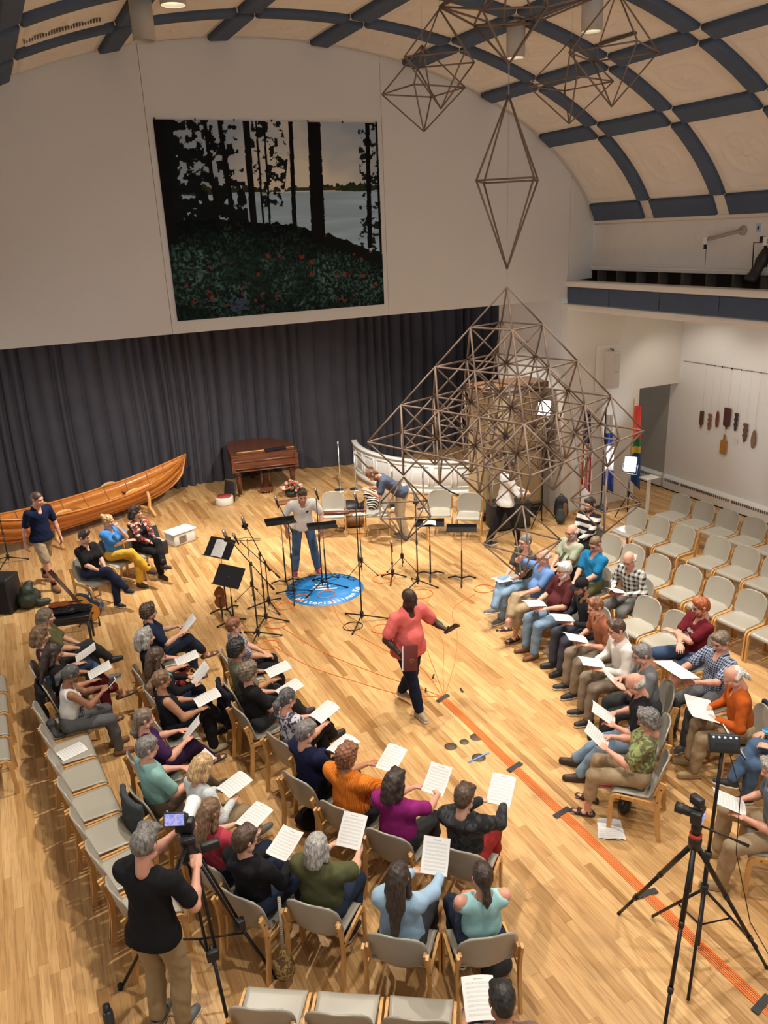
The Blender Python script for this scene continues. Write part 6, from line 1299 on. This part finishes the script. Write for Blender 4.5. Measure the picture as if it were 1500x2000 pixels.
wb_ = thing('water_bottle', 'clear plastic water bottle with a blue label on the floor', 'bottle', (.79, 12.70, 0)); MB().lathe([(.03, 0), (.036, .01), (.036, .14), (.034, .15), (.014, .2), (.014, .22)], 16).build('bottle', mat('clear_plastic', (.85, .9, .95), .05, trans=.9), wb_); MB().lathe([(.0368, .06), (.0368, .12)], 16, cap=False).build('label', mat('blue_label', (.05, .12, .45), .4), wb_); MB().lathe([(.016, .215), (.016, .235)], 12).build('cap', M_white, wb_)
bi = thing('storage_bin', 'translucent white plastic storage bin with its lid on', 'bin', (2.60, 15.1, 0), R(22)); MB().box((0, 0, .125), (.50, .32, .25), bev=.03).build('tub', mat('milky_plastic', (.62, .64, .60), .4), bi); MB().box((0, 0, .262), (.55, .36, .035), bev=.012).build('lid', M_white, bi); MB().box((-.05, -.163, .12), (.16, .006, .14)).build('contents', mat('bin_contents', (.18, .13, .09), .7, 0, .6, 14), bi)
fb = thing('file_box', 'open black file box beside the plastic bin', 'box', (2.05, 14.72, 0), R(18)); MB().box((0, 0, .13), (.36, .3, .26), bev=.01).build('body', M_blackp, fb); MB().box((0, .14, .38), (.36, .02, .25), Matrix.Translation((0, .14, .26))@Matrix.Rotation(R(-20), 4, 'X')@Matrix.Translation((0, -.14, -.26))).build('lid', M_blackp, fb); MB().box((0, 0, .262), (.3, .24, .02)).build('folders', mat('manila', (.5, .42, .28), .8), fb); MB().box((.0, -.152, .14), (.05, .006, .03)).build('latch', M_steel, fb)
sp = thing('floor_loudspeaker', 'black floor loudspeaker behind the green rucksack', 'loudspeaker', (-.62, 13.55, 0), R(-30)); MB().box((0, 0, .3), (.42, .4, .6), bev=.015).build('cabinet', M_blackp, sp); MB().box((0, -.203, .3), (.36, .008, .52)).build('grille', mat('speaker_cloth', (.008, .008, .01), .9), sp)
tag(soft('green_rucksack', [((-.28, 13.42, .14), (-.2, 13.5, .16), .15, .14), ((-.26, 13.44, .30), (-.22, 13.48, .38), .12, .07), ((-.1, 13.36, .07), (.02, 13.42, .06), .06, .05)], mat('dark_green_nylon', (.02, .03, .02), .6, 0, .2, 8, .3, 20), h=.016, fold=.004), 'dark green rucksack slumped against the floor loudspeaker', 'rucksack')
# ------------------------------------------------------------------ right side: flags, lamps, rucksack, wall pieces
def flag(label, x, y, h, m_, rz, L=1.35, wdt=.22, finial=M_brass, seed=1):
    t = thing('flag', label, 'flag', (x, y, 0), R(rz)); MB().lathe([(.14, 0), (.14, .03), (.11, .055), (.03, .075), (.02, .12)], 22).build('base', finial, t); MB().tube([(0, 0, .05), (0, 0, h)], .014, 8).build('pole', M_beech if finial == M_brass else M_black, t); MB().lathe([(.01, h), (.022, h+.03), (.012, h+.06), (.003, h+.11)], 10).build('finial', finial, t)
    def f(u, v): z = h-.06-L*v-.25*u*v; return (.015+wdt*u*(.55+.45*v), .05*math.sin(u*9+seed+v*2)*(.4+.6*v), z)
    me = MB().slab(f, 18, 14, .006).mesh('cloth'); obj('cloth', me, m_, t); return t
def usflag():
    mt = bpy.data.materials.new('stars_and_stripes'); mt.use_nodes = True; nt = mt.node_tree; b = nt.nodes['Principled BSDF']; b.inputs['Roughness'].default_value = .8; tc = nt.nodes.new('ShaderNodeTexCoord'); sp_ = nt.nodes.new('ShaderNodeSeparateXYZ'); nt.links.new(tc.outputs['Generated'], sp_.inputs[0])
    def mth(op, a, v): n = nt.nodes.new('ShaderNodeMath'); n.operation = op; nt.links.new(a, n.inputs[0]); n.inputs[1].default_value = v; return n.outputs[0]
    st_ = mth('LESS_THAN', mth('FRACT', mth('MULTIPLY', sp_.outputs[0], 4.5), 0), .5); m1 = nt.nodes.new('ShaderNodeMix'); m1.data_type = 'RGBA'; m1.inputs[6].default_value = (.72, .70, .66, 1); m1.inputs[7].default_value = (.45, .02, .03, 1); nt.links.new(st_, m1.inputs[0])
    v = nt.nodes.new('ShaderNodeTexVoronoi'); v.inputs['Scale'].default_value = 14; nt.links.new(tc.outputs['Generated'], v.inputs['Vector']); stars = mth('LESS_THAN', v.outputs['Distance'], .28); m0 = nt.nodes.new('ShaderNodeMix'); m0.data_type = 'RGBA'; m0.inputs[6].default_value = (.015, .025, .10, 1); m0.inputs[7].default_value = (.7, .7, .7, 1); nt.links.new(stars, m0.inputs[0])
    can = mth('GREATER_THAN', sp_.outputs[2], .62); m2 = nt.nodes.new('ShaderNodeMix'); m2.data_type = 'RGBA'; nt.links.new(can, m2.inputs[0]); nt.links.new(m1.outputs[2], m2.inputs[6]); nt.links.new(m0.outputs[2], m2.inputs[7]); nt.links.new(m2.outputs[2], b.inputs['Base Color']); return mt
def bands(name, cols, axis=2):
    mt = bpy.data.materials.new(name); mt.use_nodes = True; nt = mt.node_tree; b = nt.nodes['Principled BSDF']; b.inputs['Roughness'].default_value = .8; tc = nt.nodes.new('ShaderNodeTexCoord'); s_ = nt.nodes.new('ShaderNodeSeparateXYZ'); nt.links.new(tc.outputs['Generated'], s_.inputs[0]); r = nt.nodes.new('ShaderNodeValToRGB'); r.color_ramp.interpolation = 'CONSTANT'; e = r.color_ramp.elements
    e[0].color = (*cols[0][1], 1); e[0].position = cols[0][0]; e[1].color = (*cols[1][1], 1); e[1].position = cols[1][0]
    for p_, c in cols[2:]: q = e.new(p_); q.color = (*c, 1)
    nt.links.new(s_.outputs[axis], r.inputs[0]); nt.links.new(r.outputs[0], b.inputs['Base Color']); return mt
flag('folded red, white and blue flag with stars on a floor pole', 10.18, 12.3, 2.2, usflag(), -20, 1.5); flag('white flag with a blue cross hanging on a dark pole', 10.72, 12.28, 2.05, bands('finnish_cloth', [(0, (.02, .06, .30)), (.32, (.7, .7, .68)), (.62, (.02, .06, .30)), (.78, (.7, .7, .68))]), -20, 1.45, .24, M_blackp, 2); flag('red, green, yellow and blue flag on a brass-tipped pole', 11.27, 12.1, 2.2, bands('sami_cloth', [(0, (.02, .08, .30)), (.45, (.75, .55, .05)), (.53, (.03, .25, .10)), (.62, (.60, .05, .03))]), -25, 1.55, .24, M_brass, 3)
M_led = mat('led_panel', (.9, .95, 1), .5, emit=(.85, .93, 1), estr=18)
def work_lamp(label, x, y, h, rz, power):
    t = thing('work_lamp', label, 'lamp', (x, y, 0), R(rz)); stand_base(t, .38, .45, 3, 10, .011, False); MB().tube([(0, 0, .05), (0, 0, h-.1)], .014, 8).build('pole', M_black, t)
    Mh = Matrix.Translation((0, 0, h))@Matrix.Rotation(R(-12), 4, 'X'); MB().box((0, .03, 0), (.26, .07, .32), Mh, .012).build('housing', M_blackp, t); MB().box((0, -.008, 0), (.22, .006, .28), Mh).build('light_panel', M_led, t); MB().tube([(-.15, .02, 0), (-.15, .02, -.2), (.15, .02, -.2), (.15, .02, 0)], .009, 6, M=Mh).build('yoke', M_black, t)
    l = bpy.data.lights.new('work_lamp_light', 'AREA'); l.energy = power; l.shape = 'RECTANGLE'; l.size = .22; l.size_y = .28; l.color = (.86, .93, 1); o = bpy.data.objects.new('work_lamp_light', l); C.objects.link(o); o.parent = t; o.matrix_local = Mh@Matrix.Translation((0, -.02, 0))@Matrix.Rotation(R(90), 4, 'X'); return t
work_lamp('bright white LED work lamp on a stand beside the flags', 10.95, 11.75, 1.06, -62, 150); work_lamp('bright white LED work lamp on a tall stand before the tan cabinet', 9.15, 12.2, 2.36, -48, 110)
tag(MB().box((11.35, 11.62, .75), (.34, .24, .02), Matrix.Identity(4), .004).build('clipboard', M_white), 'white tray beside the lit work lamp by the flags', 'tray'); tag(MB().box((11.35, 11.62, .37), (.05, .05, .74)).build('tray_pillar', M_trimw), 'narrow white pillar carrying the tray by the flags', 'pillar')
rk = thing('rucksack', 'black and brown rucksack standing against the pier', 'rucksack', (9.66, 12.24, 0), R(-30)); soft('body', [((0, 0, .16), (0, 0, .36), .15, .13, ((0, 1, 0), .7)), ((0, -.05, .12), (0, -.06, .22), .11, .10, ((0, 1, 0), .7))], mat('rucksack_black', (.015, .017, .02), .7), rk); soft('pocket', [((.05, -.13, .12), (.06, -.12, .34), .045, .04, ((0, 1, 0), .6))], mat('rucksack_brown', (.22, .11, .05), .7), rk); MB().tube([(-.04, .02, .48), (0, .02, .53), (.04, .02, .48)], .01, 6).build('handle', M_rubber, rk)
tag(soft('dark_holdall', [((9.46, 12.0, .10), (9.5, 12.06, .22), .09, .08)], mat('holdall_green', (.03, .035, .03), .8)), 'small dark bag beside the black and brown rucksack', 'bag')
ap = thing('wall_artwork', 'grey textured panel hung on the pier', 'artwork', (9.83, 13.02, 1.35)); MB().box((0, 0, 0), (.03, .62, .95)).build('frame', M_grey, ap); MB().box((-.018, 0, 0), (.006, .56, .88)).build('panel', pattern('grey_artwork', (.30, .28, .29), (.14, .12, .13), 'noise', 7), ap)
ws = thing('wall_loudspeaker', 'white wall loudspeaker on a pale backing board', 'loudspeaker', (10.93, 12.5, 2.86)); MB().box((-.07, -.008, .02), (.55, .012, .92)).build('backing_board', M_trimw, ws); poly = [(-.13, -.02), (.13, -.02), (.09, -.22), (-.09, -.22)]; MB().prism(poly, -.36, .36).build('cabinet', mat('speaker_white', (.74, .73, .70), .45), ws); MB().box((0, -.224, .0), (.17, .006, .66)).build('grille', mat('speaker_grille_white', (.66, .65, .62), .6), ws); MB().box((.0, -.229, -.03), (.09, .004, .012)).build('badge', M_rubber, ws); MB().tube([(0, -.02, .40), (0, -.1, .40), (0, -.1, .36)], .012, 6).build('bracket', M_black, ws)
# hanging rail with carved wooden boards
tag(MB().tube([(12.845, 12.4, 2.835), (12.845, 6.5, 2.86)], .006, 6).build('picture_rail', M_steel), 'thin metal picture rail along the right wall', 'rail')
def board(label, y, z, H_, W_, m_, kind):
    t = thing('carved_board', label, 'board', (12.84, y, z)); pts = []; n = 22
    prof = []
    for q in range(n+1):
        v = q/n; w = W_/2
        if kind == 'paddle': w *= 1 if v > .3 else (.12+.88*(max(0, v-.14)/.16)**.7 if v > .14 else .12)
        elif kind == 'leaf': w *= max(.1, math.sin(min(1, .06+v*.94)*PI)**.6)
        elif kind == 'wavy': w *= (.8+.2*math.sin(v*22))*(1 if v > .25 else .2+.8*(v/.25))
        elif kind == 'plain': w *= 1 if v > .18 else .1+.9*(max(0, v-.1)/.08 if v > .1 else 0)
        elif kind == 'cut': w *= 1 if v < .72 else (.25 if v > .76 else .6)
        prof.append((w, -H_/2+H_*v))
    poly = [(w, zz) for w, zz in prof]+[(-w, zz) for w, zz in prof[::-1]]; Mb = Matrix(((0, 0, -1, 0), (1, 0, 0, 0), (0, 1, 0, 0), (0, 0, 0, 1)))
    MB().prism(poly, .004, .022, Mb).build('board', m_, t); MB().tube([(-.005, 0, H_/2), (-.002, 0, 2.84-z)], .0016, 4).build('wire', M_steel, t); MB().box((-.006, 0, 2.835-z), (.01, .012, .03)).build('hook', M_black, t)
wb1, wb2, wb3, wb4, wb5 = [mat('board_'+n, c, .5, 0, .25, 14) for n, c in (('umber', (.11, .04, .015)), ('ochre', (.20, .10, .045)), ('russet', (.17, .045, .02)), ('plum', (.07, .015, .015)), ('ebony', (.02, .012, .014)))]
board('narrow dark brown carved board hung farthest toward the doorway', 11.79, 1.70, .36, .09, wb1, 'paddle'); board('ochre carved board with wavy edges between dark brown and russet ones', 11.58, 1.69, .34, .09, wb2, 'wavy'); board('small russet leaf-shaped carved board', 11.39, 1.79, .34, .075, wb3, 'leaf'); board('broad plum-brown paddle board in the middle of the row', 11.15, 1.84, .43, .16, wb4, 'plain'); board('slim black carved board beside the broad plum one', 10.93, 1.81, .36, .085, wb5, 'wavy'); board('notched brown carved board beside the slim black one', 10.69, 1.64, .37, .11, wb1, 'wavy'); board('jagged brown carved board at the window end of the row', 10.48, 1.56, .36, .10, wb2, 'leaf'); board('honey-coloured cutting board hung below the others', 11.17, 1.31, .40, .15, mat('board_honey', (.42, .19, .03), .4, 0, .2, 10), 'cut')
tag(MB().box((12.845, 10.9, 1.42), (.004, .09, .10)).build('caption_card', M_blank), 'small white caption card beside the cutting board', 'card')
# theatre lights and outlet on the gallery
def bracket(label, y, z, L):
    t = thing('lamp_bracket', label, 'bracket', (10.398, y, z)); MB().tube([(0, 0, 0), (-.05, .1*L, -.02), (-.12, .62*L, -.12)], .028, 10).build('pipe', mat('bracket_grey', (.42, .38, .32), .6), t); MB().lathe([(.07, 0), (.07, .02)], 16, Matrix.Rotation(-PI/2, 4, 'Y')).build('flange', mat('bracket_grey', (.42, .38, .32), .6), t); MB().box((-.12, .63*L, -.13), (.07, .08, .12), bev=.01).build('clamp', M_white, t); MB().box((-.12, .63*L, -.22), (.03, .03, .08)).build('bolt', M_black, t); MB().tube([(-.12, .6*L, -.2), (-.14, .58*L, -.36), (-.12, .6*L, -.5)], .004, 5).build('safety_cable', M_black, t)
bracket('bare pipe bracket with a hanging cable on the upper side wall', 9.09, 5.42, .95); bracket('pipe bracket carrying the black theatre spotlight', 8.0, 5.40, .9)
sl = thing('theatre_spotlight', 'black theatre spotlight hanging over the gallery rail', 'spotlight', (10.26, 8.62, 4.93)); Ms = Matrix.Rotation(R(-65), 4, 'Y')@Matrix.Rotation(R(35), 4, 'X'); Ms = Vector((-.45, .25, -1)).normalized().to_track_quat('Z', 'Y').to_matrix().to_4x4()
MB().lathe([(.05, -.26), (.085, -.22), (.095, -.05), (.075, .0), (.08, .16), (.095, .17), (.095, .24), (.085, .25)], 20, Ms).build('barrel', mat('spot_black', (.025, .02, .018), .5), sl); MB().lathe([(.001, .235), (.082, .24)], 18, Ms, cap=False).build('lens', mat('spot_lens', (.08, .08, .09), .1), sl); MB().tube([(0, .12, -.02), (0, .14, .32), (0, -.14, .32), (0, -.12, -.02)], .009, 6).build('yoke', M_black, sl); MB().box((0, 0, .36), (.05, .05, .09)).build('clamp', M_black, sl)
ot = thing('wall_outlet', 'small lit outlet plate on the upper side wall', 'outlet', (10.395, 8.82, 5.45)); MB().box((0, 0, 0), (.012, .07, .12), bev=.003).build('plate', mat('outlet_plate', (.4, .55, .8), .4), ot); MB().box((-.008, 0, 0), (.004, .025, .05)).build('socket', M_rubber, ot)
# ------------------------------------------------------------------ video gear
def leg3(t, apex, foot, r=(.017, .013, .010), part='leg'):
    a, f = Vector(apex), Vector(foot); p = [a.lerp(f, u) for u in (0, .42, .40, .75, .73, 1)]
    m = MB(); m.tube([p[0], p[1]], r[0], 8); m.tube([p[2], p[3]], r[1], 8); m.tube([p[4], p[5]], r[2], 8); o = m.build(part, M_black, t)
    for u in (.42, .75): q = a.lerp(f, u); MB().tube([q-(f-a).normalized()*.02, q+(f-a).normalized()*.02], .022, 8).build('leg_lock', M_blackp, o)
    MB().tube([f+(a-f).normalized()*.03, f], .015, 8).build('foot', M_rubber, o)
def camera(t, p, yaw, lens_m, lens_r=.045, lens_L=.16, screen=True, pitch=0):
    M = Matrix.Translation(p)@Matrix.Rotation(yaw, 4, 'Z')@Matrix.Rotation(pitch, 4, 'X')       # lens +Y
    MB().box((0, 0, 0), (.14, .08, .10), M, .012).build('camera_body', M_blackp, t); MB().box((0, 0, .06), (.06, .07, .04), M, .01).build('viewfinder', M_blackp, t); ML = M@Matrix.Rotation(-PI/2, 4, 'X')
    MB().lathe([(lens_r*.8, .03), (lens_r, .05), (lens_r, lens_L), (lens_r*1.15, lens_L+.01), (lens_r*1.15, lens_L+.06)], 20, ML).build('lens', lens_m, t); MB().lathe([(.001, lens_L+.05), (lens_r, lens_L+.055)], 16, ML, cap=False).build('lens_glass', mat('lens_glass', (.02, .02, .03), .05), t)
    MB().box((0, -.043, -.005), (.085, .004, .055), M).build('rear_screen', M_lcd, t) if screen else None; return M
M_lcd = pattern('camera_lcd', (.08, .16, .5), (.5, .35, .45), 'noise', 30); b_ = M_lcd.node_tree.nodes['Principled BSDF']; b_.inputs['Emission Color'].default_value = (.35, .4, .9, 1); b_.inputs['Emission Strength'].default_value = .6
t1 = thing('video_tripod', 'large black video tripod with fluid head beside the cameraman', 'tripod'); ap_ = Vector((.62, 5.0, 1.30))
for f in ((.66, 4.50, 0), (-.02, 5.3, 0), (1.12, 4.82, 0)):
    f = Vector(f); off = (f-ap_); off.z = 0; off.normalize(); side = Vector((-off.y, off.x, 0))*.03; m = MB()
    for s in (-1, 1): m.tube([ap_+off*.05+side*s, ap_.lerp(f, .55)+side*s], .011, 8)
    o = m.build('leg', M_black, t1); MB().tube([ap_.lerp(f, .5), f], .014, 8).build('lower_leg', M_black, o); q = ap_.lerp(f, .55); MB().box(q, (.09, .06, .09), bev=.01).build('leg_clamp', M_blackp, o); MB().tube([f+Vector((0, 0, .05)), f], .022, 8).build('foot', M_rubber, o)
mid = ap_.lerp(Vector((.58, 5.0, 0)), .62)
for f in ((.66, 4.50, 0), (-.02, 5.3, 0), (1.12, 4.82, 0)): MB().tube([mid, ap_.lerp(Vector(f), .62)], .009, 6).build('spreader', M_black, t1)
MB().lathe([(.07, 1.26), (.075, 1.31), (.05, 1.36), (.055, 1.40), (.06, 1.44), (.04, 1.47)], 20, Matrix.Translation((.62, 5.0, 0))).build('fluid_head', M_blackp, t1); MB().box((.62, 5.0, 1.48), (.09, .16, .03), bev=.006).build('plate', M_blackp, t1); MB().tube([(.60, 4.94, 1.42), (.46, 4.72, 1.36), (.42, 4.66, 1.34)], [.009, .009, .015], 8).build('pan_handle', M_blackp, t1); MB().box((.78, 5.02, 1.30), (.14, .05, .07), bev=.01).build('drag_knob', M_blackp, t1)
v1 = thing('video_camera', 'video camera with a white telephoto lens on the big tripod', 'camera'); camera(v1, (.62, 5.02, 1.56), R(-28), M_white, .05, .2, False); Mm = Matrix.Translation((.55, 4.96, 1.68))@Matrix.Rotation(R(-25), 4, 'Z')@Matrix.Rotation(R(-25), 4, 'X'); MB().box((0, 0, 0), (.16, .03, .10), Mm, .008).build('monitor', M_blackp, v1); MB().box((0, -.017, 0), (.14, .003, .082), Mm).build('monitor_screen', M_lcd, v1); MB().tube([(.60, 5.0, 1.60), (.55, 4.97, 1.65)], .01, 6).build('monitor_arm', M_black, v1)
t2 = thing('photo_tripod', 'black photo tripod with a red collar holding a stills camera', 'tripod'); a2 = Vector((4.03, 3.40, 1.22))
for f in ((3.94, 4.03, 0), (3.44, 3.0, 0), (4.60, 3.07, 0)): leg3(t2, a2, f, (.02, .016, .013))
MB().lathe([(.045, 1.17), (.05, 1.25), (.04, 1.27)], 16, Matrix.Translation((4.03, 3.40, 0))).build('collar', M_blackp, t2); MB().lathe([(.046, 1.27), (.046, 1.30)], 16, Matrix.Translation((4.03, 3.40, 0))).build('red_ring', mat('red_ring', (.5, .04, .02), .4), t2); MB().lathe([(.035, 1.30), (.04, 1.36), (.03, 1.40)], 14, Matrix.Translation((4.03, 3.40, 0))).build('ball_head', M_blackp, t2); MB().tube([(4.06, 3.4, 1.36), (4.25, 3.28, 1.26), (4.36, 3.2, 1.2)], [.008, .008, .014], 8).build('pan_handle', M_blackp, t2); MB().tube([(4.03, 3.4, 1.2), (4.03, 3.4, .75)], .014, 8).build('centre_column', M_black, t2)
v2 = thing('stills_camera', 'black stills camera with a lit rear screen on the red-collared tripod', 'camera'); camera(v2, (4.03, 3.40, 1.47), R(28), M_blackp, .036, .10, True); MB().box((4.03, 3.42, 1.58), (.06, .10, .07), bev=.01).build('top_microphone', M_blackp, v2)
t3 = thing('monitor_stand', 'tall black light stand carrying a field recorder', 'stand'); c3 = (4.26, 3.46)
for f in ((4.16, 3.86, .02), (3.83, 3.14, .02), (4.68, 3.24, .02)): MB().tube([(c3[0], c3[1], .62), f], .012, 8).build('leg', M_black, t3); MB().tube([(c3[0], c3[1], .25), Vector((c3[0], c3[1], .62)).lerp(Vector(f), .5)], .007, 6).build('brace', M_black, t3)
MB().tube([(c3[0], c3[1], .05), (c3[0], c3[1], .95)], .018, 10).build('pole', M_black, t3); MB().tube([(c3[0], c3[1], .9), (c3[0]+.06, c3[1]+.03, 1.86)], .014, 10).build('upper_pole', M_black, t3); MB().lathe([(.028, .93), (.028, .98)], 12, Matrix.Translation((*c3, 0))).build('clamp', M_blackp, t3); MB().lathe([(.028, .58), (.03, .66)], 12, Matrix.Translation((*c3, 0))).build('collar', M_blackp, t3)
rc2 = thing('field_recorder', 'black field recorder with small lit knobs on the tall stand', 'recorder'); Mr2 = Matrix.Translation((4.34, 3.50, 1.92))@Matrix.Rotation(R(-35), 4, 'Z')@Matrix.Rotation(R(-28), 4, 'X'); MB().box((0, 0, 0), (.22, .07, .14), Mr2, .014).build('body', M_blackp, rc2); MB().box((0, -.037, -.02), (.13, .004, .05), Mr2).build('display', M_rubber, rc2)
for q in range(5): MB().lathe([(.008, 0), (.008, .01)], 8, Mr2@Matrix.Translation((-.08+.04*q, -.036, .045))@Matrix.Rotation(PI/2, 4, 'X')).build('knob', mat('knob_lit', (.6, .65, .7), .4, emit=(.6, .7, .9), estr=.8), rc2)
tag(MB().tube([(4.36, 3.46, 1.86), (4.46, 3.40, 1.5), (4.42, 3.34, 1.0), (4.50, 3.2, .4), (4.62, 2.95, .01), (4.9, 2.8, .008)], .004, 5).build('signal_cable', M_cableb), 'thin black cable hanging down from the field recorder', 'cable')
wbt = thing('steel_flask', 'dark steel flask on the floor beside the cameraman', 'flask', (-.14, 4.95, 0)); MB().lathe([(.038, 0), (.04, .01), (.04, .2), (.03, .23)], 16).build('body', mat('flask_blue', (.06, .08, .10), .35, .6), wbt); MB().lathe([(.028, .23), (.028, .27)], 12).build('cap', M_blackp, wbt)
# ------------------------------------------------------------------ bags, jackets, loose sheets on and under the chairs
tag(soft('handbag', [((4.84, 4.98, .07), (4.98, 5.1, .07), .065, .065), ((4.86, 4.98, .11), (4.98, 5.08, .11), .035, .035)], mat('black_leather', (.012, .012, .013), .4, 0, .1, 8, .2, 30)), 'soft black handbag on the floor under the green-topped woman', 'bag')
cn = thing('walking_cane', 'pink folding cane lying under the green-topped woman', 'cane'); MB().tube([(4.86, 5.42, .02), (5.42, 5.08, .02)], .011, 8).build('shaft', mat('pink_metal', (.5, .04, .2), .3, .5), cn); MB().tube([(5.40, 5.04, .02), (5.45, 5.13, .02)], .017, 8).build('handle', M_rubber, cn)
for q, (x, y, a) in enumerate(((4.55, 4.86, -38), (4.57, 4.84, -30))): sheet('white folder of sheets on the floor beside the cable bundle', (x, y, .004+.006*q), R(a), 0, 0, group='sheets by the bundle')
sheet('pinkish sheet lying under the chair of the aqua-topped woman', (2.40, 3.72, .004), R(-18), 0, 1); sheet('white sheet lying on the floor under the charcoal-shirted man', (6.35, 9.0, .004), R(10), 0, 0); sheet('music sheet lying on an empty chair seat', (-.05, 8.14, .452), R(-70), 0, 0)
tag(soft('shoulder_bag', [((2.64, 4.02, .08), (2.74, 4.02, .085), .085, .085), ((2.64, 4.04, .14), (2.74, 4.04, .14), .04, .04)], mat('black_canvas', (.014, .014, .016), .8)), 'black shoulder bag under the aqua-topped woman', 'bag')
tag(soft('tote_bag', [((1.98, 6.32, .08), (2.08, 6.42, .09), .11, .1), ((1.9, 6.4, .06), (2.0, 6.5, .05), .05, .04)], BLK), 'black tote on the floor under the navy velour shirt', 'bag')
hb = thing('patterned_bag', 'gold and brown patterned bag hanging beside the olive-shirted woman', 'bag', (1.17, 4.72, 0)); M_bag = pattern('bag_print', (.30, .20, .07), (.10, .06, .03), 'noise', 22); soft('pouch', [((0, 0, .16), (0, 0, .2), .085, .08), ((0, 0, .2), (0, 0, .33), .06, .03)], M_bag, hb); MB().tube([(0, 0, .3), (.02, .05, .55), (.04, .1, .78)], .014, 6).build('strap', pattern('strap_weave', (.5, .46, .38), (.2, .17, .12), 'stripe', 20), hb)
def jacket(label, of, m_, long=.34, z=.78, seed=2):
    """coat hung on the outside of the backrest of the chair whose label ends with `of`"""
    c = [o for o in C.objects if o.name.startswith('shell_chair') and o.parent is None and o['label'].endswith(of)][0]; M = Matrix.Translation(c.location)@Matrix.Rotation(c.rotation_euler.z, 4, 'Z'); pr_ = []
    for u in (-.2, -.15, -.1, -.05, 0, .05, .1, .15, .2): pr_.append((tuple(M@Vector((u, -.325+1.0*u*u, z))), tuple(M@Vector((u*1.05, -.335+1.0*u*u, z-long+.04*math.cos(u*23)))), .03, .036))
    tag(soft('jacket', pr_, m_, h=.014, fold=.004, seed=seed), label, 'jacket')
jacket('black jacket hung over the chair of the long dark-haired woman', 'the long dark-haired woman', BLK, .42); jacket('slate grey jacket hung over the chair of the teal-shirted person', 'the grey-haired person in the teal shirt', c_('slate_jacket', (.05, .06, .065)), .5, .76, 5); jacket('dark navy jacket over the chair of the curly dark-haired person', 'the curly dark-haired person in grey-green', c_('navy_jacket', (.018, .018, .03)), .4, .76, 3); jacket('denim jacket over the chair of the white-ponytailed man', 'the man with the white ponytail', DEND, .35, .78, 7)
tag(soft('crumpled_jacket', [((-.2, 8.60, .50), (-.2, 8.74, .51), .045, .05), ((-.19, 8.54, .49), (-.14, 8.55, .48), .035, .03), ((-.16, 8.5, .475), (-.08, 8.47, .465), .025, .02)], c_('grey_jacket', (.05, .05, .052)), h=.014, fold=.007), 'crumpled dark grey jacket behind the woman in the white sleeveless top', 'jacket')
bd = thing('black_binder', 'black ring binder under the score of the navy-checked man', 'binder'); 
fd = thing('black_folder', 'black folder held by the person in the turquoise striped jumper', 'folder', (5.78, 4.55, .78), R(60)); MB().box((0, 0, 0), (.24, .31, .012), Matrix.Rotation(R(55), 4, 'X'), .003).build('cover', M_blackp, fd); MB().box((0, .012, .01), (.22, .29, .008), Matrix.Rotation(R(55), 4, 'X')).build('sheets', M_blank, fd)
bpy.data.objects.remove(bd)

for (x, y) in AISLE_FILL:  # fixtures for the added fill lights, out of view below the gallery
    t = thing('added_soffit_light', 'added unseen downlight under the side gallery', 'lamp', (x, y, 4.08), 0, 'added downlights under the gallery'); MB().lathe([(.09, 0), (.09, -.008), (.07, -.01)], 18, cap=False).build('trim_ring', M_white, t); MB().lathe([(.001, -.006), (.07, -.006)], 16, cap=False).build('lamp_face', MATS['lamp_glow'], t)
